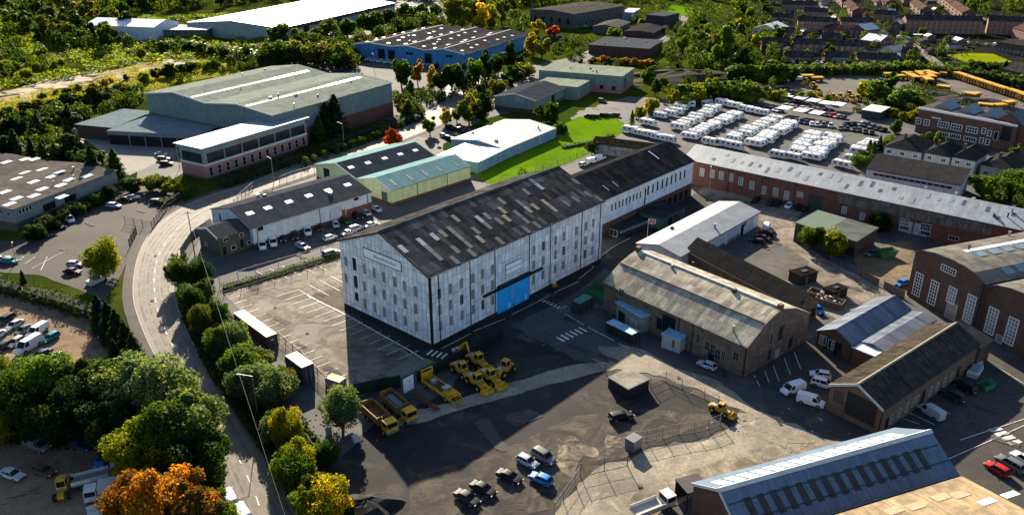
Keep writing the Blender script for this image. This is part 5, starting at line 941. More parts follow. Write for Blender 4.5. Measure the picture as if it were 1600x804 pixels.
car(941, 160, 950, 162, 'suv', 'grey', 'grey off-roader alone in turning yard of sage units', 'cars near the sage green units'); car(996, 139, 1003, 141, 'hatchback', 'silver', 'pale car by far corner of sage unit', 'cars near the sage green units', True)
lot([(560, 93), (630, 102)], 7, -2.4, ['white', 'silver', 'dark', 'silver'], 'in front of bright blue warehouse', 'cars before the bright blue warehouse', ('van', 'estate', 'suv'), seed=7)
lot([(283, 66), (330, 74), (405, 83)], 16, -2.0, ['silver', 'dark', 'grey', 'white', 'black'], 'in upper row by distant factory', 'cars by the distant factory', seed=8)
lot([(300, 72), (350, 80), (410, 90)], 14, -2.0, ['silver', 'dark', 'grey', 'dark', 'black'], 'in lower row by distant factory', 'cars by the distant factory', seed=9)
lot([(690, 213), (722, 226)], 4, -.8, ['black', 'dark', 'silver'], 'behind the red-leaved tree lot', 'cars by the pale blue warehouse lot', seed=10); lot([(700, 201), (740, 208)], 5, .7, ['dark', 'grey', 'silver', 'black'], 'under trees by pale blue roof', 'cars by the pale blue warehouse lot', seed=11)
lot([(262, 262), (250, 240)], 3, .1, ['grey', 'dark', 'silver'], 'on forecourt behind pink office', 'cars on the forecourt', seed=12)
lot([(905, 262), (945, 248)], 3, .6, ['white', 'silver'], 'in little lot behind the rear wing', 'cars behind the rear wing', ('van', 'hatchback'), seed=13)
lot([(905, 41), (960, 52)], 7, .2, ['dark', 'teal', 'grey', 'silver'], 'below charcoal block', 'cars below the charcoal block', seed=14)
lot([(790, 30), (822, 38)], 6, .8, ['white', 'red', 'silver', 'grey'], 'behind the tall yellow poplars', 'cars behind the yellow poplars', seed=15); lot([(619, 14), (660, 12)], 5, .8, ['white', 'silver', 'red'], 'at end of distant factory', 'cars at the end of distant factory', ('van', 'suv'), seed=16)
lot([(1225, 97), (1290, 101)], 8, -1.5, ['silver', 'dark', 'white', 'grey'], 'in front of lowest terrace', 'cars on the terrace street', seed=17); lot([(1300, 101), (1420, 105)], 9, -1.5, ['silver', 'dark', 'blue', 'grey'], 'along end of lowest terrace', 'cars on the terrace street', seed=18)
lot([(1440, 66), (1560, 72)], 9, .9, ['white', 'silver', 'dark', 'grey'], 'in the yard behind the bowling green', 'cars behind the bowling green', ('van', 'suv', 'saloon'), seed=19)
lot([(1190, 132), (1225, 128), (1260, 124)], 7, 2.9, ['silver', 'grey', 'dark', 'white'], 'along hedge of machine yard', 'cars along the machine yard hedge', ('van', 'suv', 'estate'), seed=20)
lot([(1400, 60), (1425, 63)], 2, .2, ['white'], 'below the long terrace', 'cars below the long terrace', ('van',), seed=21)
lot([(1185, 168), (1222, 176)], 5, hU + 2.8, ['dark', 'grey', 'navy', 'silver'], 'under hedge behind second caravan block', 'cars under the hedge behind the caravans', seed=31); lot([(1318, 196), (1345, 196), (1385, 206)], 7, hU + 2.9, ['dark', 'grey', 'black', 'silver'], 'in second row near green store', 'cars near the low green store', seed=32); lot([(1240, 172), (1320, 186)], 11, hU + 2.7, ['grey', 'dark', 'silver', 'navy', 'red'], 'between canopies and caravan row', 'cars between the canopies and caravans', seed=33); lot([(1205, 142), (1250, 147)], 5, 1.0, ['dark', 'grey', 'silver'], 'in dirt yard by the hedge bank', 'cars in the dirt yard', seed=34)
# ------------------------------------------------------------------ caravans
def make_caravan():
    root = thing('caravan', None, None); m = MB(); W_ = 1.12; L_ = 3.1
    prof = [(-L_, .55), (-L_ - .12, 1.2), (-L_ + .05, 2.25), (-L_ + .5, 2.62), (L_ - .7, 2.62), (L_ - .1, 2.15), (L_ + .15, 1.4), (L_, .55)]
    m.rings([[(x, -W_, z) for x, z in prof], [(x * .99, -W_ * .98, z * 1.0 + .01) for x, z in prof]], 0) if False else None
    m.rings([[(x * .985, s * W_ * .98, z if z < 2 else z - .06) for x, z in prof] if abs(s) > 1 else [(x, s * W_, z) for x, z in prof] for s in (-1.02, -.93, .93, 1.02)], 0); [m.box(-2.9, 2.9, s * 1.135 - .01, s * 1.135 + .01, 1.05, 1.2, 2) for s in (-1, 1)]; m.box(L_ + .1, L_ + 1.2, -.05, .05, .5, .6, 1); m.box(L_ - .1, L_ + .5, -.5, .5, .5, .62, 1)
    m.build('body', [paintmat('caravan_gelcoat', .4, .3, .0), DARK, plain('caravan_stripe', (.22, .26, .32), .5)], root)
    for s in (-1, 1):
        for x0, x1 in ((-2.4, -1.5), (-.6, .5), (1.3, 2.3)):
            m = MB(); m.box(x0, x1, s * W_ + (.004 if s > 0 else -.03), s * W_ + (.03 if s > 0 else -.004), 1.45, 2.05); m.build('window', GLASS, root)
        m = MB(); m.tube((-.3, s * (W_ - .2), .33), (-.3, s * (W_ + .02), .33), .33, 10); m.build('wheel', TYRE, root)
    m = MB(); m.add([(L_ + .16, -.8, 1.45), (L_ + .16, .8, 1.45), (L_ - .03, .75, 2.0), (L_ - .03, -.75, 2.0)], [(0, 1, 2, 3)]); m.build('front_window', GLASS, root); m = MB(); m.add([(-L_ - .13, -.7, 1.3), (-L_ - .13, .7, 1.3), (-L_ + .0, .7, 2.0), (-L_ + .0, -.7, 2.0)], [(0, 3, 2, 1)]); m.build('end_window', GLASS, root)
    m = MB(); m.box(-.4, .2, -.3, .3, 2.63, 2.75); m.build('roof_hatch', PALEPANE, root); m = MB(); m.box(1.5, 1.9, -.2, .2, 2.63, 2.72); m.build('roof_vent', DARK, root); return root
cvp = make_caravan(); cvp['_p'] = 1
r2 = random.Random(12)
def van_row(p0, p1, n, where, flip=0, dx=0):
    P0, P1 = G(*p0), G(*p1)
    for i in range(n):
        p = P0.lerp(P1, i / max(n - 1, 1)); c = r2.choice(((.80, .80, .79), (.66, .67, .68), (.80, .77, .70), (.72, .72, .70)))
        if n > 5 and r2.random() < .02: continue
        copy_tree(cvp, (p.x + r2.uniform(-.8, .8), p.y + r2.uniform(-.3, .3), .08), hR + (flip if r2.random() < .7 else 1 - flip) * math.pi + r2.uniform(-.09, .09), f'white caravan, {nth(i)} from the near end {where}', 'caravans parked on the storage lot', (r2.uniform(.88, 1.18), 1, r2.uniform(.88, 1.06)), c, 'caravan')
van_row((1013, 196), (1031, 185), 2, 'of short pair beside bright lawn')
van_row((1048, 182), (1067, 168), 4, 'of group under the yellow bush')
copy_tree(cvp, tuple(G(1079, 166)) , hR - .9, 'big white caravan standing alone at head of the lot', 'caravans parked on the storage lot', 1.2, (.8, .8, .79), 'caravan')
copy_tree(cvp, tuple(G(1105, 165)) , hR + 1.5, 'rounded white and brown tourer beside lone caravan', 'caravans parked on the storage lot', .95, (.6, .55, .5), 'caravan')
van_row((985, 208), (1018, 216), 3, 'behind thatched ruin', 1); van_row((1030, 219), (1046, 222), 2, 'beside tip of black wing roof')
van_row((1078, 217), (1150, 183), 12, 'in right file of first long block'); van_row((1062, 203), (1118, 172), 9, 'in left file of first long block')
van_row((1126, 164), (1190, 180), 7, 'along the upper bank', 1)
van_row((1180, 229), (1236, 197), 12, 'in right file of second long block'); van_row((1145, 221), (1210, 190), 10, 'in left file of second long block')
van_row((1268, 250), (1304, 220), 10, 'in right file of third long block'); van_row((1243, 243), (1272, 215), 9, 'in left file of third long block')
van_row((1312, 262), (1330, 254), 2, 'of pair by conifers near pale range'); van_row((1338, 246), (1361, 228), 6, 'in last file under conifers')
van_row((1108, 226), (1150, 233), 3, 'partly hidden behind pale range roof', 1); van_row((1218, 247), (1235, 250), 2, 'at foot of third long block', 1)
# ------------------------------------------------------------------ yellow machines
def wheel(root, x, y, r_, wd=.35, yl=True):
    m = MB(); m.tube((x, y - wd / 2, r_), (x, y + wd / 2, r_), r_, 14); o = m.build('wheel', TYRE, root); m = MB(); m.tube((x, y - wd / 2 - .02, r_), (x, y + wd / 2 + .02, r_), r_ * .5, 10); m.build('rim', YELLOW if yl else STEEL, o)
def cab(root, x0, x1, w_, z0, z1, mat_=None, low=.45):
    mat_ = mat_ or YELLOW; m = MB(); zm = z0 + (z1 - z0) * low; m.box(x0, x1, -w_, w_, z0, zm); m.box(x0 + .05, x1 - .05, -w_ + .05, w_ - .05, z1 - .12, z1 + .02)
    for x in (x0 + .05, x1 - .15):
        for y in (-w_ + .04, w_ - .14): m.box(x, x + .1, y, y + .1, zm, z1)
    c = m.build('cab', mat_, root); m = MB(); m.box(x0 + .1, x1 - .1, -w_ + .09, w_ - .09, zm, z1 - .13); m.build('cab_window', GLASS, c)
    m = MB(); m.box(x1, x1 + .12, -w_ - .02, w_ + .02, z0 - .25, z0 + .15); m.build('bumper', STEEL, root)
    for s in (-1, 1): m = MB(); m.box(x1 + .005, x1 + .05, s * w_ * .7 - .14, s * w_ * .7 + .14, z0 + .25, z0 + .45); m.build('headlight', LAMPW, root)
def dump_truck(px, py, hx, hy, label, load):
    p = G(px, py); q = G(hx, hy); r_ = thing('tipper_truck', label, 'truck', (p.x, p.y, .12), math.atan2(q.y - p.y, q.x - p.x), 'yellow works vehicles')
    m = MB(); m.box(-4.4, 4.2, -.5, .5, .8, 1.1); m.build('chassis', DARK, r_)
    m = MB(); z0, z1, w_ = 1.15, 2.5, 1.3; m.box(-4.5, 1.6, -w_, w_, z0, z0 + .12); m.box(-4.5, 1.6, -w_, -w_ + .12, z0 + .12, z1); m.box(-4.5, 1.6, w_ - .12, w_, z0 + .12, z1); m.box(-4.5, -4.38, -w_ + .12, w_ - .12, z0 + .12, z1 + .3); m.box(1.48, 1.6, -w_ + .12, w_ - .12, z0 + .12, z1 + .2)
    for k in range(6):
        for s in (-1, 1): x = -4.1 + k * 1.1; m.box(x, x + .12, s * w_ + (0 if s > 0 else -.08), s * w_ + (.08 if s > 0 else 0), z0 - .05, z1)
    m.build('tipper_body', plain('worn_yellow_paint', (.20, .105, .03), .65, 0, .3, .4, .8), r_)
    m = MB(); rr = random.Random(load)
    if load == 2: m.box(-4.2, 1.3, -1.1, 1.1, z0 + .13, 2.2, 0, .8, .5); m.build('load', plain('grey_gravel', (.13, .13, .13), .95, 0, .1, .3, 3.), r_)
    else:
        for k in range(16): a = Vector((rr.uniform(-4.1, .9), rr.uniform(-1.0, 1.0), rr.uniform(1.4, 2.2))); m.bar(a, a + Vector((rr.uniform(.2, 1.6), rr.uniform(-.7, .7), rr.uniform(-.2, .3))), .12, .1)
        m.build('scrap_load', RUST, r_)
    m = MB(); m.box(1.7, 2.5, -.9, .9, 1.1, 1.9); m.tube((2.0, -.6, 1.9), (2.0, -.6, 2.9), .09); m.build('engine_cover', STEEL, r_)
    cab(r_, 2.6, 4.5, 1.15, .9, 2.75)
    for x in (-3.4, -2.1, 3.4):
        for y in (-1.1, 1.1): wheel(r_, x, y, .52)
dump_truck(594, 663, 615, 682, 'yellow tipper truck full of scrap nearest the round bush', 1)
dump_truck(624, 646, 645, 664, 'yellow tipper truck with smooth grey load beside scrap-filled one', 2)
p = G(690, 614); q = G(716, 632); r_ = thing('low_loader', 'long yellow low vehicle with lowered front ramp', 'truck', (p.x, p.y, .07), math.atan2(q.y - p.y, q.x - p.x), 'yellow works vehicles')
m = MB(); m.box(-4.6, 4.2, -1.3, -1.1, .8, 1.4); m.box(-4.6, 4.2, 1.1, 1.3, .8, 1.4); m.box(-4.6, -4.3, -1.1, 1.1, .8, 2.6); m.box(-1.2, -.9, -1.1, 1.1, .8, 1.2); m.box(1.8, 3.6, -1.09, 1.09, .9, 1.7); m.box(-4.6, -4.35, -1.3, -1.1, 1.4, 3.2); m.box(-4.6, -4.35, 1.1, 1.3, 1.4, 3.2); m.box(-4.6, -4.35, -1.3, 1.3, 3.2, 3.35); m.build('frame', YELLOW, r_)
m = MB(); [m.bar((x, -1, 1.2), (x + rnd.uniform(.4, 1.4), 1, 1.3), .15, .12) for x in np.arange(-4, 1.6, .5)]; m.build('rusty_deck', RUST, r_)
m = MB(); m.box(-2.6, -1.6, -.8, .3, 1.3, 2.0); m.box(1.0, 2.2, -.8, .8, 1.72, 2.2); m.build('engine_cover', STEEL, r_)
m = MB(); m.bar((4.2, -1.1, 1.3), (5.6, -1.1, .2), .12, .12); m.bar((4.2, 1.1, 1.3), (5.6, 1.1, .2), .12, .12); m.bar((4.2, -1.0, 1.25), (4.2, 1.0, 1.25), .12, .12); m.bar((5.6, -1.1, .2), (5.6, 1.1, .2), .12, .12); [m.bar((4.2 + k * .35, -1.05, 1.3 - k * .275), (4.2 + k * .35, 1.05, 1.3 - k * .275), .06, .06) for k in range(1, 4)]; m.build('front_ramp', YELLOW, r_)
for x in (-3.4, 2.9):
    for y in (-1.2, 1.2): wheel(r_, x, y, .5)
def tractor(px, py, hx, hy, label, arm=0, bucket=1, L_=1.0, cabx=0):
    p = G(px, py); q = G(hx, hy); r_ = thing('wheeled_loader', label, 'loader', (p.x, p.y, .07), math.atan2(q.y - p.y, q.x - p.x), 'yellow works vehicles')
    m = MB(); m.box(-2.6 * L_, .4, -.85, .85, .8, 1.7, 0, .12, .1); m.box(.4, 2.4, -.45, .45, .7, 1.3); m.box(-2.9 * L_, -2.6 * L_, -.95, .95, .7, 1.5); m.build('body', YELLOW, r_)
    m = MB(); m.box(-2.2 * L_, -.9, -.6, .6, 1.72, 1.86); m.tube((-1.6, .5, 1.8), (-1.6, .5, 2.6), .08); m.build('engine_hood', STEEL, r_)
    cab(r_, -.5 + cabx, .9 + cabx, .75, 1.3, 2.9, low=.3)
    if bucket:
        m = MB(); [m.bar((.6, y, 1.5), (3.0, y, .7), .16, .28) for y in (-.7, .7)]; m.build('lift_arm', YELLOW, r_)
        m = MB(); m.rings([[(2.8, y, .15), (3.9, y, .1), (3.9, y, .2), (3.0, y, .3), (3.0, y, 1.0), (2.8, y, 1.0)] for y in (-1.2, 1.2)]); m.box(2.8, 3.8, -1.26, -1.2, .15, .8); m.box(2.8, 3.8, 1.2, 1.26, .15, .8); m.build('bucket', YELLOW, r_)
    if arm:
        m = MB(); m.bar((-2.6, 0, 1.6), (-3.6, 0, 3.8), .3, .35); m.bar((-3.6, 0, 3.8), (-5.2, 0, 2.4), .25, .3); m.box(-5.6, -5.0, -.35, .35, 1.6, 2.3); m.build('digger_arm', YELLOW, r_)
    for x, rr in ((-1.7 * L_, .75), (1.7, .6)):
        for y in (-1.0, 1.0): wheel(r_, x, y, rr, .42)
    return r_
tractor(722, 585, 738, 597, 'boxy yellow loader with square cab at back of machine group', 0, 1); tractor(747, 571, 762, 580, 'yellow backhoe with tall arm against the yard fence', 1, 1)
tractor(745, 603, 762, 615, 'yellow loader with grey hood, front of machine group'); tractor(766, 596, 783, 607, 'yellow and red loader in middle of machine group'); tractor(789, 583, 803, 573, 'yellow loader parked across the others at right of group', 0, 0)
t = tractor(1125, 645, 1138, 650, 'small yellow skid loader alone at end of fence', 0, 1); t.scale = (.75,) * 3
p = G(664, 630); r_ = thing('trailer_chassis', 'bare dark trailer chassis between yellow trucks', 'trailer', (p.x, p.y, .05), math.atan2(-mw.e.y, -mw.e.x) - .1); m = MB(); [m.bar((-4, y, .7), (4, y * .4, .6), .14, .2) for y in (-.8, -.3, .3, .8)]; [m.bar((x, -.9, .6), (x, .9, .6), .1, .12) for x in (-3.5, -1.5, .5, 2.2)]; m.build('frame', RUST, r_)
for y in (-.9, .9): wheel(r_, 1.2, y, .45, .3, False)
# yellow trailers and buses of the far machine yard
def yellow_bus(x, y, hd, label, L_=11, deck=1, h=3.5):
    p = G(x, y); r_ = thing('yellow_trailer', label, 'trailer', (p.x, p.y, .06), hd, 'yellow trailers in the machine yard'); m = MB(); w_ = 1.75
    m.box(-L_ / 2, L_ / 2, -w_, w_, h - .5, h); [m.box(xx, xx + .25, yy, yy + .2, .9, h - .35) for xx in np.linspace(-L_ / 2, L_ / 2 - .25, 6) for yy in (-w_, w_ - .2)]; m.build('frame', YELLOW, r_)
    m = MB(); m.box(-L_ / 2 + .3, L_ / 2 - .3, -w_ + .3, w_ - .3, .7, h - .9 if deck else h - .4); m.build('underframe', RUST if deck else GLASS, r_)
    for xx in (-L_ * .32, -L_ * .2, L_ * .34):
        for yy in (-1.1, 1.1): m = MB(); m.tube((xx, yy - .15, .5), (xx, yy + .15, .5), .5, 8); m.build('wheel', TYRE, r_)
hY = math.atan2(*(lambda v: (v.y, v.x))(G(1600, 152) - G(1490, 118)))
for i, (x, y) in enumerate(((1502, 126), (1519, 132), (1540, 139), (1561, 146), (1584, 153), (1606, 161))): yellow_bus(x, y, hY, f'yellow trailer, {nth(i)} from the left along machine yard lane', 10.5)
for i, (x, y) in enumerate(((1447, 132), (1450, 127), (1453, 123), (1438, 124), (1425, 128))): yellow_bus(x, y, hY - .25 + .1 * (i % 3), f'yellow bus-like trailer, {nth(i)} counted up the stacked group', 10, 0)
for i, (x, y, a) in enumerate(((1404, 124, .1), (1390, 122, .0), (1416, 119, .6), (1472, 120, 1.2), (1473, 141, 2.4), (1514, 154, 2.2), (1521, 152, .3), (1538, 171, 2.6), (1560, 170, .2), (1575, 167, .4), (1213, 130, .3), (1261, 125, .1), (1276, 127, .1))): yellow_bus(x, y, a, f'short yellow frame body, {nth(i)} from the left among rubble', 6, 1, 2.2 + .4 * (i % 2))
for i, (x, y) in enumerate(((1258, 131), (1270, 138), (1278, 148), (1300, 156), (1312, 156), (1326, 152), (1340, 158), (1352, 150), (1330, 160))):
    t = tractor(x, y, x + (6 if i % 2 else -6), y + (-3 if i % 3 else 3), f'yellow digger, {nth(i)} from the left behind the canopies', i % 2, 1)
# skips, lorries and odd yard gear
def skip(px, py, rz, c, label, s=1.0):
    p = G(px, py); r_ = thing('skip', label, 'skip', (p.x, p.y, .07), rz); m = MB(); m.rings([[(-1.3, y, 0), (1.3, y, 0), (1.9, y, 1.2), (-1.9, y, 1.2)] for y in (-.85, -.8)]); m.rings([[(-1.3, y, 0), (1.3, y, 0), (1.9, y, 1.2), (-1.9, y, 1.2)] for y in (.8, .85)]); m.box(-1.3, 1.3, -.8, .8, 0, .06); m.add([(1.3, -.8, .0), (1.3, .8, .0), (1.9, .8, 1.2), (1.9, -.8, 1.2)], [(0, 1, 2, 3)]); m.add([(-1.3, -.8, .0), (-1.3, .8, .0), (-1.9, .8, 1.2), (-1.9, -.8, 1.2)], [(3, 2, 1, 0)]); m.build('tub', c, r_)
    m = MB(); m.bar((-1.95, -.85, 1.22), (1.95, -.85, 1.22), .1, .1); m.bar((-1.95, .85, 1.22), (1.95, .85, 1.22), .1, .1); m.build('rim_bar', DARK, r_); r_.scale = (s,) * 3; return r_
GREENP = plain('green_skip_paint', (.03, .18, .06), .5, 0, .4, .25)
skip(1540, 606, .5, GREENP, 'small green skip beside black off-roader'); skip(938, 462, hR, GREENP, 'green sheeted skip against stone works corner', 1.7)
skip(1383, 401, .3, GREENP, 'green skip in ochre scrap yard', 1.5)
def lorry(px, py, hx, hy, label, col, body, L_=8.0, box=True):
    p = G(px, py); q = G(hx, hy); r_ = thing('lorry', label, 'lorry', (p.x, p.y, .07), math.atan2(q.y - p.y, q.x - p.x), 'lorries under the big trees'); m = MB(); m.box(-L_ / 2, L_ / 2 - 2, -1.2, 1.2, 1.0, 3.0 if box else 1.3); m.build('cargo_box' if box else 'flatbed', body, r_)
    if not box: m = MB(); m.box(-L_ / 2, L_ / 2 - 2.1, -1.2, -1.1, 1.3, 1.9); m.box(-L_ / 2, L_ / 2 - 2.1, 1.1, 1.2, 1.3, 1.9); m.build('side_board', OFFW, r_)
    cab(r_, L_ / 2 - 1.8, L_ / 2, 1.1, .8, 2.6, col)
    for x in (-L_ * .3, L_ * .3):
        for y in (-1.05, 1.05): wheel(r_, x, y, .5, .3, False)
lorry(188, 774, 150, 782, 'grey-white box lorry under the orange tree', OFFW, plain('lorry_grey', (.42, .40, .38), .6), 9.5); lorry(155, 753, 178, 747, 'pale flatbed lorry behind box lorry', plain('cream_cab', (.4, .38, .33), .5), plain('flatbed_boards', (.2, .18, .16), .8), 7.5, False)
lorry(185, 800, 215, 790, 'white lorry with yellow parts at the lower photo edge', WHITE, OFFW, 8, False)
t = tractor(101, 770, 95, 790, 'dirty yellow site dumper in shade under trees', 0, 0)
lorry(1020, 800, 1045, 790, 'pale flatbed truck with boxy load beside blue-roofed shed', OFFW, plain('lorry_grey', (1, 1, 1)), 7.0, False)
car(358, 783, 350, 768, 'van', 'white', 'white pickup van on road, upper of two at the lower edge', 'vehicles on the main road')
p = G(989, 700); r_ = thing('utility_cabinet', 'dark grey steel cabinet beside mesh gate', 'cabinet', (p.x, p.y, .07), .75); m = MB(); m.box(-1.1, 1.1, -.9, .9, 0, 2.1); m.box(-1.2, 1.2, -1.0, 1.0, 2.1, 2.2); m.build('housing', plain('cabinet_grey', (.10, .11, .12), .5), r_); m = MB(); m.box(-1.0, -.03, -.93, -.905, .15, 2.0); m.box(.03, 1.0, -.93, -.905, .15, 2.0); m.build('door', STEEL, r_)
p = G(1079, 784); r_ = thing('black_kiosk', 'open black kiosk at gable of blue-roofed shed', 'kiosk', (p.x, p.y, .07), math.atan2(bb.d.y, bb.d.x)); m = MB(); m.box(-2, 2, -1.8, 1.8, 3.4, 3.6); m.build('roof', BLACK, r_); m = MB(); [m.box(x, x + .15, y, y + .15, 0, 3.4) for x in (-1.9, 1.75) for y in (-1.7, 1.55)]; m.box(-1.75, 1.75, 1.55, 1.7, 0, 3.4); m.build('post', BLACK, r_)
for (x, y, s, lb) in ((1283, 466, 1, 'upper'), (1296, 476, 1.1, 'lower')):
    p = G(x, y); r_ = thing('scrap_bay', f'{lb} timber bay heaped with pale scrap beside charred cabin', 'bay', (p.x, p.y, .05), hR + .05); m = MB(); m.box(-3, 3, -1.5, -1.35, 0, 1.5); m.box(-3, 3, 1.35, 1.5, 0, 1.5); m.box(-3, -2.85, -1.35, 1.35, 0, 1.5); m.box(2.85, 3, -1.35, 1.35, 0, 1.5); m.build('wall_boards', WOOD, r_)
    m = MB(); r3 = random.Random(int(x)); [m.bar(a, a + Vector((r3.uniform(-1, 1), r3.uniform(-.6, .6), r3.uniform(-.2, .4))), .3, .14, r3.randint(0, 2)) for a in [Vector((r3.uniform(-2.5, 2.5), r3.uniform(-1.1, 1.1), r3.uniform(.5, 1.6))) for _ in range(26)]]; m.build('scrap', [OFFW, RUST, STEEL], r_)
# flag
p = G(1011, 375); r_ = thing('flag_pole', 'white flagpole flying a red and white flag by white-roofed store', 'flagpole', (p.x, p.y, 0), 0)
m = MB(); hh = HT(1011, 375, 341); m.tube((0, 0, 0), (0, 0, hh), .09, 8, 0, .05); m.build('pole', WHITE, r_)
m = MB(); W_, H_ = 1.95, 1.45; n_ = 8; vs = []
for j in range(5):
    for i in range(n_ + 1): vs.append((.08 + W_ * i / n_, .18 * math.sin(i * .9), hh - .15 - H_ * j / 4 - .05 * i / n_))
m.add(vs, [(j * (n_ + 1) + i, j * (n_ + 1) + i + 1, (j + 1) * (n_ + 1) + i + 1, (j + 1) * (n_ + 1) + i) for j in range(4) for i in range(n_)]); fl = m.build('flag', OFFW, r_)
m = MB()
for a, b_ in (((.05, .0), (.4, 1.0)), ((.4, 1.0), (.55, .1)), ((.55, .1), (.75, .9)), ((.62, .9), (.95, .9)), ((.95, .9), (.65, .15)), ((.65, .15), (.95, .12)), ((.1, .5), (.5, .45))):
    f_ = lambda q: Vector((.08 + W_ * q[0], .18 * math.sin(q[0] * n_ * .9) - .03, hh - .15 - H_ + H_ * q[1] * .86 + .06)); m.bar(f_(a), f_(b_), .05, .2)
m.build('flag_emblem', RED, fl)
# site sign board in the hoarding, forklift-like small gear
p = G(639, 612); r_ = thing('site_notice_board', 'white notice board with small orange mark in dark hoarding', 'sign', (p.x, p.y, 0), math.atan2(mw.d.y, mw.d.x)); m = MB(); m.box(-1.25, 1.25, -.05, .05, .3, 3.3); m.build('board', WHITE, r_); m = MB(); m.box(.1, .45, -.07, -.052, 2.3, 2.6); m.box(.18, .34, -.07, -.052, 2.05, 2.28); m.build('orange_mark', plain('orange_mark', (.55, .16, .08), .6), r_)
p = G(866, 480); r_ = thing('road_drill', 'small yellow and white machine by warehouse wall', 'machine', (*G(866, 449)[:2], .05), .4); m = MB(); m.box(-.6, .6, -.4, .4, .3, 1.1, 0, .1, .1); m.build('body', YELLOW, r_); m = MB(); m.box(-.5, .2, -.35, .35, 1.12, 1.5); m.build('cover', WHITE, r_); [wheel(r_, x, y, .25, .2) for x in (-.4, .4) for y in (-.4, .4)]
p = G(716, 551); r_ = thing('pallet_stack', 'stack of orange and white tubs in warehouse shade', 'tubs', (*G(712, 548)[:2], .05), .7); m = MB(); m.box(-.9, .9, -.6, .6, 0, .15); m.build('pallet', WOOD, r_)
for i, (x, c) in enumerate(((-.5, OFFW), (0, plain('orange_tub', (.5, .16, .04), .6)), (.5, OFFW))): m = MB(); m.box(x - .22, x + .22, -.4, .4, .16, .6); m.build('tub', c, r_)
for k, pr in PROTO.items():
    for c in kids(pr):
        for g_ in kids(c): bpy.data.objects.remove(g_)
        bpy.data.objects.remove(c)
    bpy.data.objects.remove(pr)
for c in kids(cvp): bpy.data.objects.remove(c)
bpy.data.objects.remove(cvp)
# ------------------------------------------------------------------ foliage
LEAF = leafmat()
def leaf_mesh(name, pos, nrm, size, tint, seed):
    rs = np.random.RandomState(seed); n = len(pos); t = rs.randn(n, 3); nrm = nrm / np.linalg.norm(nrm, axis=1)[:, None]
    a = np.cross(nrm, t); a /= np.linalg.norm(a, axis=1)[:, None] + 1e-9; b = np.cross(nrm, a); s = size[:, None]
    V = np.stack([pos - a * s * .62, pos - b * s * .36 + nrm * s * .08, pos + a * s * .62, pos + b * s * .36 + nrm * s * .08], 1).reshape(-1, 3)
    me = bpy.data.meshes.new(name); me.vertices.add(4 * n); me.vertices.foreach_set('co', V.astype(np.float32).ravel()); me.loops.add(4 * n); me.loops.foreach_set('vertex_index', np.arange(4 * n, dtype=np.int32))
    me.polygons.add(n); me.polygons.foreach_set('loop_start', np.arange(0, 4 * n, 4, dtype=np.int32)); me.polygons.foreach_set('loop_total', np.full(n, 4, dtype=np.int32))
    at = me.attributes.new('tint', 'FLOAT', 'FACE'); at.data.foreach_set('value', tint.astype(np.float32)); me.materials.append(LEAF); me.update(); me.validate(); return me
def lobes(rs, shape, n):
    out = []
    for _ in range(n):
        d = rs.randn(3); d /= np.linalg.norm(d)
        if shape == 'round': c = d * np.array([3.0, 3.0, 3.3]) * rs.uniform(.5, 1.0 if rs.rand() < .75 else 1.25) + [0, 0, 5.3]; r = rs.uniform(.6, 1.75)
        elif shape == 'tall': c = d * np.array([1.5, 1.5, 3.6]) * rs.uniform(.5, 1.0) + [0, 0, 5.6]; r = rs.uniform(.7, 1.15)
        elif shape == 'bush': c = d * np.array([2.6, 2.6, 1.6]) * rs.uniform(.4, 1.0) + [0, 0, 2.6]; c[2] = max(c[2], .9); r = rs.uniform(.9, 1.5)
        out.append((c, r))
    return out
def crown_mesh(name, shape, seed, nl, per, size):
    rs = np.random.RandomState(seed); P, N, T, S = [], [], [], []
    if shape == 'conifer':
        n = nl * per; z = rs.uniform(0, 1, n) ** .8; h = .7 + z * 9.3; rad = (1 - z) ** .8 * 2.35 + .12; lay = .8 + .25 * np.sin(h * 4.5); ang = rs.uniform(0, 2 * math.pi, n); k = rs.uniform(.55, 1.05, n) * lay * (1 + .18 * np.sin(ang * 5 + h * 2))
        pos = np.stack([np.cos(ang) * rad * k, np.sin(ang) * rad * k, h - rad * k * .25 + rs.randn(n) * .1], 1); nr = np.stack([np.cos(ang), np.sin(ang), np.full(n, .9)], 1) + rs.randn(n, 3) * .5
        P.append(pos); N.append(nr); T.append(np.clip(.25 + .35 * k + rs.randn(n) * .12, 0, 1)); S.append(rs.uniform(.7, 1.3, n) * size)
    else:
        L_ = lobes(rs, shape, nl)
        for c, r in L_:
            d = rs.randn(per, 3); d /= np.linalg.norm(d, axis=1)[:, None]; rr = r * rs.uniform(.55, 1.08, per) ** .6; bump = 1 + .22 * np.sin(d[:, 0] * 6 + c[0] * 5) * np.sin(d[:, 1] * 6 + c[1] * 3) * np.sin(d[:, 2] * 5)
            P.append(c + d * (rr * bump)[:, None]); N.append(d + rs.randn(per, 3) * .75); lt = rs.uniform(.15, .8); T.append(np.clip(lt + rs.randn(per) * .18, 0, 1)); S.append(rs.uniform(.45, 1.45, per) * size)
    return leaf_mesh(name, np.concatenate(P), np.concatenate(N), np.concatenate(S), np.concatenate(T), seed + 1)
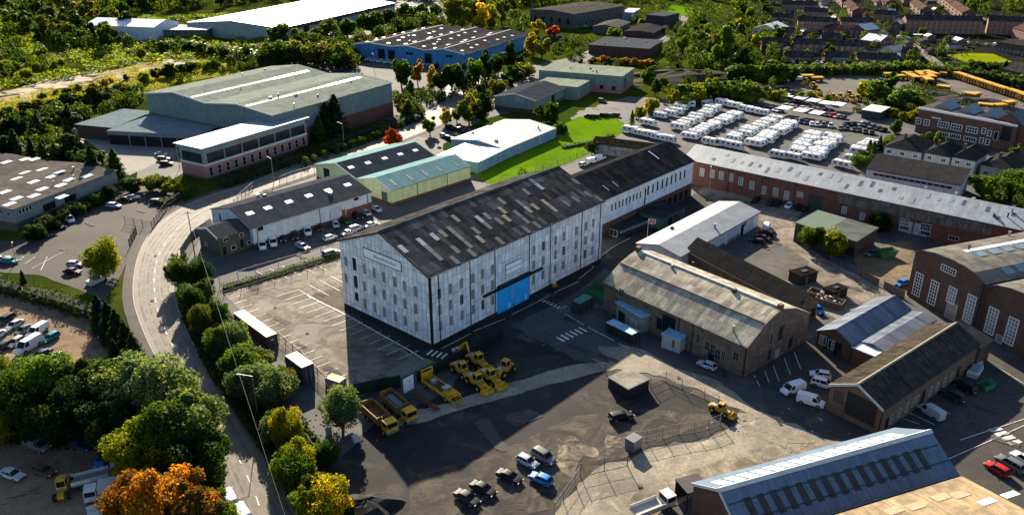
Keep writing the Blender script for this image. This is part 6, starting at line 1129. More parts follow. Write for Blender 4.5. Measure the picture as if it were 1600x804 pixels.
def trunk_mesh(shape, seed):
    r_ = random.Random(seed); m = MB(); h = {'round': 4.6, 'tall': 6, 'bush': 1.6, 'conifer': 8}[shape]; w0 = {'round': .30, 'tall': .22, 'bush': .12, 'conifer': .18}[shape]
    m.tube((0, 0, -.1), (r_.uniform(-.2, .2), r_.uniform(-.2, .2), h * .45), w0, 8, 0, w0 * .75)
    for k in range({'round': 7, 'tall': 5, 'bush': 5, 'conifer': 1}[shape]):
        a = k * 2.4; s_ = h * .4 if shape != 'bush' else .1; R_ = {'round': 2.0, 'tall': .9, 'bush': 1.2, 'conifer': .05}[shape]; m.tube((0, 0, s_), (math.cos(a) * R_, math.sin(a) * R_, h * r_.uniform(.95, 1.25)), w0 * .5, 6, 0, w0 * .2)
    return m.mesh('trunk', BARK)
LOD = {0: (44, 520, .31), 1: (24, 260, .50), 2: (16, 110, .85), 3: (10, 60, 1.25)}
CR = {}
def get_crown(shape, lod, v):
    k = (shape, lod, v)
    if k not in CR:
        n, p, s = LOD[lod]; s *= {'round': 1, 'tall': .8, 'bush': .85, 'conifer': .72}[shape]; n = int(n * {'round': 1, 'tall': .8, 'bush': .7, 'conifer': .8}[shape])
        CR[k] = (crown_mesh('crown', shape, hash((ord(shape[0]), lod, v)) % 9999, n, p, s), trunk_mesh(shape, v))
    return CR[k]
TC = dict(dark=(.016, .032, .008), mid=(.030, .056, .008), fresh=(.058, .090, .009), lime=(.13, .135, .007), yellow=(.26, .19, .008), orange=(.23, .10, .011), rust=(.15, .062, .010), red=(.24, .035, .014), silver=(.085, .108, .055), olive=(.062, .066, .011), willow=(.075, .105, .026), blue=(.013, .028, .014))
LOOK = dict(dark='dark green', mid='green', fresh='fresh green', lime='yellow-green', yellow='golden yellow', orange='orange', rust='rusty orange', red='bright red', silver='silvery green', olive='olive green', willow='pale willow-green', blue='blackish green')
KN = dict(round='tree', tall='tall_tree', bush='bush', conifer='conifer')
KW = dict(round='tree', tall='tall slender tree', bush='bush', conifer='conifer')
rt = random.Random(77)
QUEUE = []
def tree(px, py, h, shape, col, label, group=None, lod=None, wide=1.0, world=None):
    p = world if world is not None else G(px, py); QUEUE.append((p, h, shape, col, label, group, lod, wide))
def flush(limit=285):
    cnt = {}; rest = []
    for q in sorted(QUEUE, key=lambda q: -q[1] * q[7] / q[0].length * (.6 if q[2] == 'bush' else 1)):
        x, y = PR((q[0].x, q[0].y, q[1] * .5)); k = q[2] == 'bush'
        if x < -40 or x > 1640 or y < -25: rest.append(q); continue
        cnt[k] = cnt.get(k, 0) + 1
        if cnt[k] <= limit: plant(*q)
        else: rest.append(q)
    PP, NN, SS, TT = [], [], [], []; rs = np.random.RandomState(9)
    for p, h, *_ in rest + WOODS:
        n = 200 if p.length < 650 else 120; d = rs.randn(n, 3); d /= np.linalg.norm(d, axis=1)[:, None]; rr = (1 + .25 * np.sin(d[:, 0] * 7 + p.x) * np.sin(d[:, 1] * 6))[:, None]
        PP.append(np.array([p.x, p.y, h * .52]) + d * rr * np.array([h * .4, h * .4, h * .48])); NN.append(d + rs.randn(n, 3) * .7); SS.append(rs.uniform(.6, 1.4, n) * h * .16); TT.append(np.clip(rs.uniform(.2, .8) + rs.randn(n) * .15, 0, 1))
    o = bpy.data.objects.new('distant_foliage', leaf_mesh('distant_foliage', np.concatenate(PP), np.concatenate(NN), np.concatenate(SS), np.concatenate(TT), 4)); COL.objects.link(o); o.color = (.036, .055, .009, 1); tag(o, 'small far trees and bushes merging into green cover', None, None, 'stuff')
def plant(p, h, shape, col, label, group, lod, wide):
    d = math.hypot(p.x, p.y)
    if lod is None: lod = 0 if d < 190 else 1 if d < 300 else 2 if d < 520 else 3
    cm, tm = get_crown(shape, lod, rt.randint(0, 2)); nom = {'round': 9.9, 'tall': 10, 'bush': 5.0, 'conifer': 10}[shape]; s = h / nom; c = TC[col]; j = rt.uniform(.85, 1.18); j2 = rt.uniform(.9, 1.12)
    r_ = bpy.data.objects.new(KN[shape], None); COL.objects.link(r_); r_.location = (p.x, p.y, 0); r_.rotation_euler = (0, 0, rt.uniform(0, 6.28)); r_.scale = (s * wide * rt.uniform(.92, 1.1), s * wide * rt.uniform(.92, 1.1), s)
    tag(r_, label, 'bush' if shape == 'bush' else 'tree', group)
    o = bpy.data.objects.new('crown', cm); COL.objects.link(o); o.parent = r_; o.color = (c[0] * j * j2, c[1] * j, c[2] * j / j2, 1)
    o = bpy.data.objects.new('trunk', tm); COL.objects.link(o); o.parent = r_; return r_
def trow(pts, n, h, shapes, cols, where, group, jit=1.5, wide=1.0, lod=None, order='from the left'):
    """n trees spaced along a photo polyline"""
    P = [G(*p) for p in pts]; ls = [0]
    for a, b in zip(P, P[1:]): ls.append(ls[-1] + (b - a).length)
    for i in range(n):
        s = ls[-1] * (i + .5) / n; k = max(j for j in range(len(P) - 1) if ls[j] <= s); p = P[k].lerp(P[k + 1], (s - ls[k]) / (ls[k + 1] - ls[k])) + Vector((rt.uniform(-jit, jit), rt.uniform(-jit, jit), 0))
        sh = rt.choice(shapes); c = rt.choice(cols); wide_ = wide * rt.uniform(1.0, 1.3); tree(0, 0, h * rt.uniform(.8, 1.2), sh, c, f'{LOOK[c]} {KW[sh]}, {nth(i)} {order} {where}', group, lod, wide_, p)
def scatter(poly, n, h, shapes, cols, where, group, wide=1.0, seed=1, mind=4):
    r_ = random.Random(seed); xs = [p[0] for p in poly]; ys = [p[1] for p in poly]; pts = []
    def inside(x, y):
        c = False; j = len(poly) - 1
        for i in range(len(poly)):
            (xi, yi), (xj, yj) = poly[i], poly[j]
            if (yi > y) != (yj > y) and x < (xj - xi) * (y - yi) / (yj - yi) + xi: c = not c
            j = i
        return c
    k = 0
    while len(pts) < n and k < 20000:
        k += 1; x, y = r_.uniform(min(xs), max(xs)), r_.uniform(min(ys), max(ys))
        if inside(x, y) and all((G(x, y) - G(*q)).length > mind for q in pts): pts.append((x, y))
    pts.sort()
    for i, (x, y) in enumerate(pts): sh = r_.choice(shapes); c = r_.choice(cols); tree(x, y, h * r_.uniform(.7, 1.25), sh, c, f'{LOOK[c]} {KW[sh]}, {nth(i)} from the left {where}', group, None, wide)
def hedge(pts, h, wd, col, label, cat='hedge', size=.45, dens=9, closed=False):
    P = [G(*p) for p in pts]; rs = np.random.RandomState(int(pts[0][0]) % 997 + 3); PP, NN, TT, SS = [], [], [], []; m = MB()
    d0 = math.hypot(P[0].x, P[0].y); k_ = 1 if d0 < 250 else 1.7 if d0 < 450 else 2.6
    for a, b in zip(P, P[1:]):
        L_ = (b - a).length; n = max(20, int(L_ * dens * (h + wd) / k_ ** 2)); d = (b - a) / L_; s = np.array([-d.y, d.x, 0]); t = rs.uniform(-.02, 1.02, n); u = rs.uniform(-1, 1, n); z = rs.uniform(0, 1, n)
        hh = h * (1 + .18 * np.sin(t * L_ * .9 + a.x) + .1 * np.sin(t * L_ * 2.3)); edge = rs.rand(n)
        uu = np.where(edge < .55, np.sign(u) * rs.uniform(.75, 1.1, n), u); zz = np.where(edge < .55, z, rs.uniform(.85, 1.06, n)) * (1 - .15 * np.abs(uu)); pos = np.array(a)[None] + np.outer(t * L_, np.array(d)) + s[None] * (uu * wd / 2 * (1 + .2 * np.sin(t * L_ * 1.3)))[:, None]; pos[:, 2] = zz * hh
        nr = s[None] * np.where(edge < .55, uu, 0)[:, None] + np.array([0, 0, 1])[None] * np.where(edge < .55, .3, 1)[:, None] + rs.randn(n, 3) * .6
        PP.append(pos); NN.append(nr); TT.append(np.clip(.5 + .25 * np.sin(t * L_ * .7) + rs.randn(n) * .13, 0, 1)); SS.append(rs.uniform(.6, 1.3, n) * size * k_)
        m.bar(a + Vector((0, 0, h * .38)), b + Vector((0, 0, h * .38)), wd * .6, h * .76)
    root = thing('hedge' if cat == 'hedge' else 'hedge', label, cat, (0, 0, 0)); o = bpy.data.objects.new('foliage', leaf_mesh('hedge_foliage', np.concatenate(PP), np.concatenate(NN), np.concatenate(SS), np.concatenate(TT), 5)); COL.objects.link(o); o.parent = root; o.color = (*TC[col], 1)
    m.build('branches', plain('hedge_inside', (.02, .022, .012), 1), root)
# --- belt along the right of the main road
for (x, y, h, c, sh, lb) in ((283, 452, 7.5, 'mid', 'round', 'dense green tree at head of the roadside belt by stone annex'), (312, 452, 7.5, 'dark', 'round', 'dark tree behind head of the roadside belt'), (303, 492, 7, 'mid', 'round', 'green tree second down the roadside belt'), (322, 478, 6.5, 'olive', 'round', 'olive tree beside parking bays at upper end'), (318, 525, 7, 'olive', 'round', 'olive tree at bend of the road belt'), (345, 512, 6, 'mid', 'round', 'green tree against top of parking bays'), (362, 552, 6, 'silver', 'bush', 'silvery bush beside brown container'), (343, 560, 6.5, 'mid', 'round', 'green tree halfway down the roadside belt'), (378, 590, 6, 'fresh', 'bush', 'fresh green bush below brown container'), (398, 622, 6.5, 'silver', 'bush', 'silver leaved bush nearest the street lamp'), (432, 634, 6.5, 'silver', 'bush', 'broad silvery bush in front of blue container'), (408, 580, 4.5, 'silver', 'bush', 'low silvery bush between the two containers'), (447, 606, 4, 'olive', 'bush', 'olive bush at foot of blue container')): tree(x, y, h * 1.12, sh, c, lb, 'roadside belt of trees', 0, .96)
tree(536, 668, 8.6, 'round', 'silver', 'round pale green bush-like tree beside yellow tipper trucks', None, 0, 1.15); tree(603, 612, 3.2, 'conifer', 'mid', 'little fir tree behind dark hoarding', None, 0, 1.1)
for (x, y, h, c, sh, lb) in ((452, 700, 7.5, 'lime', 'round', 'yellow-green tree beside lower road, topmost'), (440, 690, 5, 'silver', 'bush', 'silvery bush left of yellow-green tree on lower road'), (470, 742, 6.5, 'lime', 'round', 'second yellow-green tree beside lower road'), (462, 760, 5.5, 'fresh', 'bush', 'fresh green bush beside lower road'), (497, 790, 6, 'olive', 'round', 'olive tree with ochre tips beside gravel heap'), (512, 812, 6, 'yellow', 'bush', 'ochre bush beside gravel heap'), (485, 818, 6, 'lime', 'round', 'yellow-green tree at the lower photo edge'), (511, 722, 3.6, 'mid', 'bush', 'small dark bush below grey barrel'), (534, 812, 3, 'dark', 'bush', 'dark bush by black gravel heap')): tree(x, y, h * 1.12, sh, c, lb, 'trees beside the lower road', 0, .92)
# --- left side
tree(165, 436, 10.5, 'round', 'lime', 'big yellow-green tree beside road junction and factory car park', None, 0, 1.15)
hedge([(-40, 445), (0, 452), (60, 468), (110, 482), (168, 503)], 2.8, 4.2, 'dark', 'thick dark hedge between factory car park and sandy lot'); tree(41, 455, 5.5, 'conifer', 'dark', 'small pointed conifer standing in dark hedge', None, 0)
for (x, y, h) in ((162, 520, 9), (178, 535, 9.5), (192, 552, 10), (206, 570, 9.5), (217, 585, 9), (186, 580, 7)): tree(x, y, h, 'conifer', rt.choice(('dark', 'blue')), f'dark conifer beside road bend, about {["topmost", "second", "third", "fourth", "fifth", "lowest"][[520, 535, 552, 570, 580, 585].index(y)]} of its clump', 'dark conifers beside the road bend', 0, 1.35)
tree(222, 590, 3.4, 'bush', 'rust', 'rusty red shrub at tip of dark conifer clump', None, 0)
big = ((10, 668, 11, 'mid'), (-5, 600, 7, 'lime'), (48, 655, 12.5, 'fresh'), (95, 652, 13.5, 'fresh'), (140, 655, 13.5, 'mid'), (70, 690, 11, 'dark'), (125, 700, 12, 'dark'), (180, 665, 13, 'mid'), (222, 668, 15, 'silver'), (258, 678, 15.5, 'silver'), (190, 715, 12, 'dark'), (306, 716, 14.5, 'silver'), (268, 745, 14.5, 'mid'), (232, 760, 12.5, 'lime'), (312, 758, 12, 'mid'), (-10, 700, 8, 'lime'))
for i, (x, y, h, c) in enumerate(big): tree(x, y, h, 'round', c, f'large {LOOK[c]} tree, {nth(sorted(range(len(big)), key=lambda k: big[k][0]).index(i))} from the left in the big roadside clump', 'big roadside clump of trees', 0, 1.08)
for i, (x, y, h, c) in enumerate(((222, 835, 11, 'rust'), (262, 842, 12.5, 'orange'), (305, 846, 11.5, 'rust'), (340, 842, 8, 'fresh'), (246, 812, 9, 'lime'))): tree(x, y, h, 'round', c, f'{LOOK[c]} tree at lower edge, {nth((0, 2, 3, 4, 1)[i])} from the left beside box lorry', 'autumn trees at the lower edge', 0, 1.1)
trow([(-10, 262), (60, 258), (120, 275), (178, 292)], 12, 11, ['conifer', 'conifer', 'round'], ['blue', 'dark', 'mid'], 'in firs behind flat-roofed factory', 'firs behind the flat-roofed factory', 3, 1.25)
trow([(-20, 225), (60, 212), (118, 200)], 11, 9, ['round', 'conifer'], ['dark', 'mid', 'blue'], 'in second line behind flat-roofed factory', 'second tree line behind the flat-roofed factory', 4, 1.1)
trow([(-20, 205), (90, 180), (165, 160), (215, 148)], 18, 7, ['bush', 'round'], ['dark', 'mid', 'olive'], 'in belt below golden field', 'tree belt below the golden field', 4, 1.15)
trow([(225, 132), (300, 112), (380, 104), (412, 100)], 12, 6, ['bush', 'round'], ['mid', 'fresh', 'dark'], 'behind big green shed roof', 'bushes behind the big green shed', 3, 1.1)
tree(253, 300, 5, 'bush', 'olive', 'yellowish shrub bank left of pink office drive', 'shrubs by the pink office drive', None, 1.2); tree(237, 296, 5, 'bush', 'lime', 'yellow-green shrub next to shrub bank by drive', 'shrubs by the pink office drive', None, 1.2); tree(275, 304, 4.4, 'bush', 'lime', 'bright shrub at road corner by gated fence', 'shrubs by the pink office drive', None, 1.2); tree(208, 300, 5, 'bush', 'dark', 'dark shrub between factory end and yellow shrubs', 'shrubs by the pink office drive', None, 1.2)
trow([(60, 378), (90, 352), (135, 330), (178, 305)], 7, 4, ['bush'], ['dark', 'mid'], 'against factory side wall', 'shrubs against the factory side wall', 1.5)
hedge([(250, 322), (290, 308), (300, 300), (292, 290)], 2, 2.5, 'mid', 'clipped hedge curving round the car park corner')
hedge([(346, 292), (420, 268), (480, 247), (540, 232)], 2.8, 5, 'dark', 'long dark hedge under the pink office', size=.5); hedge([(480, 245), (560, 215), (640, 190), (655, 182)], 2.8, 7, 'dark', 'long dark hedge under the brick side of big green shed', size=.5)
for x, y, h, c in ((512, 216, 14, 'dark'), (526, 212, 16, 'blue'), (500, 222, 10, 'mid')): tree(x, y, h, 'conifer', c, f'{LOOK[c]} {"tallest" if h == 16 else "middle" if h == 14 else "smallest"} evergreen against big green shed wall', 'evergreens against the big green shed', None, 1.45)
# --- centre top
trow([(438, 108), (470, 98), (545, 112)], 9, 13, ['round'], ['olive', 'mid', 'lime'], 'above the big green shed ridge', 'trees above the big green shed', 4, 1.0)
trow([(430, 88), (520, 68), (600, 48), (680, 32)], 17, 15, ['round'], ['dark', 'mid', 'mid'], 'between white roof and bright blue warehouse', 'belt between white roof and blue warehouse', 4, 1.05)
for i, (x, y, h, c) in enumerate(((628, 140, 17, 'mid'), (653, 134, 13, 'orange'), (678, 140, 12, 'yellow'), (690, 148, 15, 'dark'), (706, 142, 15, 'mid'), (724, 146, 15, 'dark'), (744, 134, 15, 'fresh'), (762, 126, 16, 'dark'), (778, 120, 14, 'mid'), (796, 112, 16, 'dark'), (640, 150, 8, 'fresh'))): tree(x, y, h, 'round', c, f'{LOOK[c]} tree, {nth(i)} from the left before bright blue warehouse', 'trees before the bright blue warehouse', None, .8)
for i, (x, y, h, c) in enumerate(((708, 46, 24, 'lime'), (722, 44, 26, 'yellow'), (738, 48, 24, 'lime'), (752, 52, 22, 'yellow'), (768, 50, 20, 'lime'), (784, 40, 18, 'fresh'))): tree(x, y, h, 'tall', c, f'{LOOK[c]} poplar, {nth(i)} from the left behind bright blue warehouse', 'tall poplars behind the blue warehouse', 2, 1.4)
trow([(735, 190), (745, 165), (780, 148), (815, 130), (830, 118)], 12, 9, ['round'], ['mid', 'lime', 'dark', 'olive'], 'in row climbing beside sage green units', 'row climbing beside the sage green units', 2, .95)
for x, y, h, c, sh, lb in ((632, 185, 9, 'olive', 'round', 'brownish green tree at end of big green shed'), (672, 212, 8, 'fresh', 'round', 'fresh green tree at road junction beside dark cars'), (697, 197, 8, 'yellow', 'round', 'thin tree with ochre leaves at junction'), (714, 192, 7, 'fresh', 'round', 'small green tree next to ochre one'), (733, 195, 12, 'olive', 'round', 'tall olive tree near junction lawn'), (752, 192, 13, 'dark', 'round', 'tall dark tree near junction lawn'), (614, 228, 6.5, 'red', 'bush', 'bright red maple bush beside dark roof of green pair'), (853, 192, 9, 'mid', 'bush', 'big round green tree before sage green front unit'), (878, 210, 5, 'mid', 'bush', 'round shrub at upper lawn edge'), (925, 243, 6, 'mid', 'round', 'small tree at lawn corner near ruin'), (816, 278, 3.2, 'conifer' and 'dark', 'conifer', 'tiny dark fir at lawn edge behind warehouse roof'), (987, 197, 6.5, 'fresh', 'conifer', 'slim green cone tree at caravan lot corner'), (1003, 185, 5, 'lime', 'bush', 'yellow-green bush beside caravans, lower'), (1017, 175, 6.5, 'lime', 'bush', 'yellow-green bush beside caravans, upper'), (1050, 165, 8, 'lime', 'round', 'yellow-green tree at lot head'), (1023, 150, 9, 'mid', 'round', 'dark tree by the dirt lane'), (1013, 128, 7, 'mid', 'bush', 'round dark shrub beside sage unit'), (1125, 112, 25, 'fresh', 'tall', 'very tall leafy poplar above caravan lot'), (960, 60, 8, 'fresh', 'bush', 'green bush before dark red workshop'), (833, 88, 14, 'yellow', 'round', 'golden yellow tree above blue warehouse end'), (847, 92, 13, 'lime', 'round', 'yellow-green tree beside golden one'), (863, 60, 9, 'red', 'bush', 'reddish bush beyond golden tree'), (840, 60, 12, 'yellow', 'round', 'yellow tree behind charcoal block lot'), (923, 72, 6, 'mid', 'round', 'small tree by maroon unit corner'), (815, 108, 9, 'mid', 'round', 'green tree at blue warehouse corner')): tree(x, y, h, sh, c, lb, None, None, 1.3 if sh == 'tall' else 1.0)
trow([(910, 100), (960, 100), (1030, 106)], 16, 3.6, ['bush'], ['orange', 'rust', 'yellow', 'olive'], 'in orange shrub row before maroon unit', 'orange shrubs before the maroon unit', 2.5, 1.1)
trow([(1060, 168), (1090, 158), (1130, 150), (1195, 160)], 11, 8, ['bush', 'round'], ['fresh', 'lime', 'mid'], 'along upper edge of caravan lot', 'trees above the caravan lot', 3, 1.15)
trow([(1140, 132), (1180, 128), (1240, 128)], 10, 9, ['bush'], ['lime', 'fresh', 'mid'], 'in bank above machine yard', 'bushes above the machine yard', 3, 1.15)
scatter([(1060, 20), (1200, 10), (1215, 60), (1190, 110), (1090, 125), (1060, 80)], 34, 10, ['round', 'bush'], ['dark', 'mid', 'olive', 'fresh', 'lime'], 'in rough wood above caravans', 'rough wood above the caravans', seed=3, mind=9)
scatter([(1000, 118), (1110, 100), (1120, 140), (1040, 150)], 12, 4, ['bush'], ['dark', 'mid', 'olive'], 'on the dark spoil bank', 'shrubs on the spoil bank', seed=4, mind=6)
hedge([(1195, 122), (1260, 116), (1340, 116), (1420, 112), (1500, 120)], 5, 7, 'fresh', 'long bright hedge between terraces and machine yard', size=.7)
hedge([(1500, 120), (1560, 130), (1640, 150)], 5, 6, 'mid', 'dark green hedge above yellow trailers', size=.7)
for i, (x, y, h, c, sh) in enumerate(((1372, 158, 9, 'willow', 'bush'), (1385, 150, 11, 'mid', 'round'), (1395, 166, 9, 'willow', 'bush'), (1412, 165, 8, 'willow', 'bush'), (1430, 172, 6, 'olive', 'bush'), (1358, 150, 8, 'lime', 'bush'))): tree(x, y, h, sh, c, f'{LOOK[c]} bush, {nth((1, 2, 3, 4, 5, 0)[i])} from the left in middle of machine yard', 'bushes in the middle of the machine yard', None, 1.3)
trow([(1205, 155), (1250, 158), (1290, 160)], 8, 4.5, ['bush'], ['lime', 'dark', 'yellow'], 'behind the canopies', 'bushes behind the canopies', 2)
trow([(1388, 182), (1420, 188), (1436, 184)], 6, 4, ['bush'], ['yellow', 'lime'], 'between green store and brick office', 'yellow shrubs between store and brick office', 2); 
for x, y, h, c, sh, lb in ((1266, 391, 7.6, 'fresh', 'round', 'fresh green round tree beside half green shed'), (1303, 405, 8.6, 'lime', 'round', 'yellow-green round tree before half green shed'), (1373, 360, 5.5, 'dark', 'bush', 'dark bush against long brick range'), (1290, 380, 4, 'mid', 'bush', 'green bush squeezed between two round trees'), (1398, 208, 5, 'mid', 'bush', 'dark green bush at end of brick office'), (1466, 226, 4.5, 'fresh', 'bush', 'fresh bush between office and villas'), (1446, 222, 4, 'fresh', 'bush', 'leftmost bush between office and villas'), (1492, 264, 4, 'fresh', 'bush', 'bright bush in villa garden'), (1584, 248, 5.5, 'silver', 'round', 'pale feathery tree beside grey bungalow'), (1404, 252, 3.5, 'lime', 'bush', 'lime bush below first villa'), (1488, 342, 3, 'dark', 'bush', 'ivy bush on brick range wall')): tree(x, y, h, sh, c, lb, None, None, 1.15 if h > 6.5 else 1.0)
trow([(1335, 262), (1350, 252), (1362, 242), (1372, 230)], 6, 5, ['conifer', 'bush'], ['mid', 'fresh'], 'at right end of caravan lot', 'conifers at the end of the caravan lot', .8, 1.3); trow([(1374, 238), (1392, 228)], 3, 4.5, ['bush'], ['mid', 'fresh'], 'beside first villa', 'bushes beside the first villa', .8)
trow([(1538, 312), (1560, 300), (1600, 288)], 7, 5.5, ['bush'], ['lime', 'fresh', 'mid'], 'bank right of white-walled store', 'green bank by the white-walled store', 1.5, 1.3)
# --- woodland and scrub, upper left
scatter([(20, 60), (20, 25), (90, 10), (190, 25), (215, 60), (200, 82), (120, 72), (50, 70)], 44, 14, ['round'], ['dark', 'mid', 'dark', 'olive'], 'in dark copse', 'dark copse below the white shed', seed=5, mind=11)
scatter([(-40, 20), (-40, -30), (300, -20), (620, -25), (700, 0), (640, 8), (420, 5), (300, 18), (240, 24), (100, 5)], 95, 15, ['round'], ['dark', 'mid', 'olive', 'fresh', 'mid'], 'in wood along top edge', 'wood along the top edge', seed=6, mind=12)
scatter([(-40, 60), (20, 72), (60, 100), (230, 92), (230, 84), (120, 100), (60, 125), (-40, 140)], 40, 5, ['bush'], ['mid', 'fresh', 'olive', 'lime'], 'in scrub above sandy track', 'scrub above the sandy track', seed=7, mind=6)
scatter([(-40, 50), (10, 20), (40, 75), (100, 105), (-40, 130)], 44, 6, ['bush', 'round'], ['fresh', 'lime', 'mid', 'dark'], 'in bright scrub slope', 'bright scrub slope', seed=8, mind=7)
trow([(230, 78), (300, 82), (400, 98), (440, 104)], 16, 7, ['bush', 'round'], ['dark', 'mid'], 'below distant car rows', 'dark belt below the distant car rows', 2.5, 1.0)
trow([(60, 155), (150, 135), (240, 118), (330, 104)], 16, 3, ['bush'], ['olive', 'lime', 'yellow'], 'along edge of golden field', 'scrub along the golden field', 3, 1.1)
scatter([(700, 0), (720, -30), (1050, -30), (1200, -20), (1200, 6), (1000, 2), (960, 6), (820, 14), (800, 26), (760, 22)], 40, 13, ['round'], ['mid', 'fresh', 'dark', 'olive'], 'along top edge above charcoal block', 'wood above the charcoal block', seed=9, mind=13)
scatter([(985, 35), (1010, 8), (1060, 5), (1060, 25), (1000, 45)], 6, 8, ['bush', 'round'], ['lime', 'yellow', 'fresh'], 'near far lawn', 'bushes near the far lawn', seed=10, mind=8)
scatter([(1505, 30), (1500, -20), (1680, -20), (1680, 40), (1600, 26)], 26, 13, ['round'], ['mid', 'fresh', 'dark'], 'in wood at top right', 'wood at the top right', seed=11, mind=11)
trow([(1515, 106), (1545, 110), (1575, 112)], 8, 5, ['conifer', 'bush'], ['dark', 'mid'], 'below the bowling green', 'small trees below the bowling green', 2, 1.3)
scatter([(1215, 20), (1500, 0), (1480, 90), (1430, 100), (1340, 100), (1215, 100)], 70, 5.5, ['bush', 'round'], ['dark', 'mid', 'fresh', 'olive'], 'among the terraced gardens', 'garden trees among the terraces', seed=12, mind=7)
def wood(poly, n, h, seed):
    r_ = random.Random(seed); xs = [p[0] for p in poly]; ys = [p[1] for p in poly]; k = 0
    while k < n:
        x, y = r_.uniform(min(xs), max(xs)), r_.uniform(min(ys), max(ys)); c = False; j = len(poly) - 1
        for i in range(len(poly)):
            (xi, yi), (xj, yj) = poly[i], poly[j]
            if (yi > y) != (yj > y) and x < (xj - xi) * (y - yi) / (yj - yi) + xi: c = not c
            j = i
        if c: WOODS.append((G(x, y), h * r_.uniform(.5, 1.2))); k += 1
WOODS = []
wood([(410, 108), (425, 84), (560, 60), (690, 30), (690, 42), (560, 78), (560, 112), (500, 100)], 90, 9, 1)
wood([(500, -6), (1200, -8), (1200, 4), (960, 6), (820, 13), (700, 14), (640, 2)], 170, 12, 2); wood([(-40, -30), (620, -26), (420, 4), (240, 22), (20, 30)], 170, 13, 3)
wood([(600, 150), (640, 140), (800, 112), (820, 120), (760, 165), (700, 160), (640, 190)], 60, 5, 4); wood([(1070, 15), (1205, 4), (1215, 100), (1190, 115), (1090, 128), (1060, 70)], 130, 7, 5)
wood([(-40, 215), (90, 188), (215, 152), (232, 160), (120, 200), (60, 250), (-40, 262)], 90, 6, 6); wood([(225, 140), (420, 98), (440, 106), (300, 122)], 40, 3.5, 7); wood([(20, 60), (90, 20), (215, 55), (200, 84), (100, 75)], 60, 8, 8)
wood([(1090, 156), (1140, 128), (1240, 124), (1200, 160)], 60, 4.5, 9); wood([(1500, 32), (1500, -20), (1680, -20), (1680, 34)], 60, 9, 10); wood([(1210, 0), (1560, -10), (1500, 100), (1215, 100)], 45, 3.0, 11); wood([(1520, 320), (1560, 296), (1640, 280), (1640, 330)], 30, 4, 12)
wood([(-40, 250), (90, 250), (170, 272), (180, 286), (100, 262), (-40, 240)], 50, 6, 13); wood([(960, 8), (1040, 2), (1050, 14), (980, 30)], 30, 5, 14); wood([(1340, 172), (1360, 145), (1440, 160), (1440, 182)], 30, 4, 15)
wood([(880, 96), (1060, 96), (1100, 150), (1020, 156), (1000, 112), (900, 106)], 50, 3, 17); wood([(960, 30), (1060, 30), (1075, 60), (1060, 96), (1030, 96), (1050, 60)], 40, 5, 18); wood([(870, 66), (925, 56), (925, 68), (900, 96), (860, 92)], 34, 4.5, 19); wood([(600, 40), (700, 20), (820, 24), (830, 50), (780, 56), (700, 44)], 50, 7, 20)
wood([(400, 288), (470, 262), (655, 186), (600, 214)], 50, 2.6, 16)
flush()
# undergrowth and loose grass tufts (uncountable)
def tufts(name, polys, n, h, cols, label, seed):
    rs = np.random.RandomState(seed); P = []
    for poly in polys:
        W_ = np.array([G(*q)[:2] for q in poly]); lo, hi = W_.min(0), W_.max(0); k = 0
        while k < n:
            c = rs.uniform(lo, hi, (n, 2)); ins = np.zeros(n, bool); j = len(W_) - 1
            for i in range(len(W_)):
                cond = ((W_[i, 1] > c[:, 1]) != (W_[j, 1] > c[:, 1])) & (c[:, 0] < (W_[j, 0] - W_[i, 0]) * (c[:, 1] - W_[i, 1]) / (W_[j, 1] - W_[i, 1] + 1e-9) + W_[i, 0]); ins ^= cond; j = i
            c = c[ins]; P.append(c); k += len(c)
    c = np.concatenate(P); n_ = len(c); cl = np.sin(c[:, 0] * .11) * np.sin(c[:, 1] * .07 + 1) + .5 * np.sin(c[:, 0] * .31 + c[:, 1] * .23); keep = cl + rs.randn(n_) * .35 > -.15; c = c[keep]; n_ = len(c)
    z = rs.uniform(.1, 1, n_) * h * (1 + .4 * np.sin(c[:, 0] * .3) * np.sin(c[:, 1] * .2)); pos = np.column_stack([c, z]); me = leaf_mesh(name, pos, rs.randn(n_, 3) * .5 + [0, 0, .8], rs.uniform(.6, 1.3, n_) * h * .75, np.clip(.5 + rs.randn(n_) * .2, 0, 1), seed)
    o = bpy.data.objects.new(name, me); COL.objects.link(o); o.color = (*cols, 1); tag(o, label, None, None, 'stuff')
tufts('undergrowth', [[(-60, 150), (-60, -10), (60, -10), (240, 30), (420, 20), (420, 90), (230, 98), (100, 125)]], 60000, 2.2, (.10, .13, .011), 'rough green undergrowth over the wooded slope', 3)
tufts('scrub', [[(1020, 150), (1060, 60), (1200, 0), (1560, 0), (1500, 118), (1195, 118), (1110, 150)], [(1330, 175), (1440, 120), (1560, 180), (1440, 190)]], 11000, 1.4, (.03, .04, .010), 'rough growth between gardens and yards', 4)
tufts('tall_grass', [[(-60, 205), (-60, 170), (110, 130), (240, 95), (400, 95), (390, 112), (200, 152)]], 36000, .7, (.22, .20, .018), 'tall yellowing grass of the golden field', 5)
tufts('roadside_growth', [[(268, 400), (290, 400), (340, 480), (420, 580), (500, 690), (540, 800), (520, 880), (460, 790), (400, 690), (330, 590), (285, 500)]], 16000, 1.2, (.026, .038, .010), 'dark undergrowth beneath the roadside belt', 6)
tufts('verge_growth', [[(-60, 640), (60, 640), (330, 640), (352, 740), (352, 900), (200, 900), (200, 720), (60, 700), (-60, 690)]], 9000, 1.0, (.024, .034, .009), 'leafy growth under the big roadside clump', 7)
tufts('hillside_cover', [[(-300, 100), (-300, -60), (900, -70), (1700, -60), (1700, -20), (1200, -5), (700, 0), (60, 8)]], 40000, 4.5, (.026, .036, .009), 'unbroken distant tree cover along the top', 8)
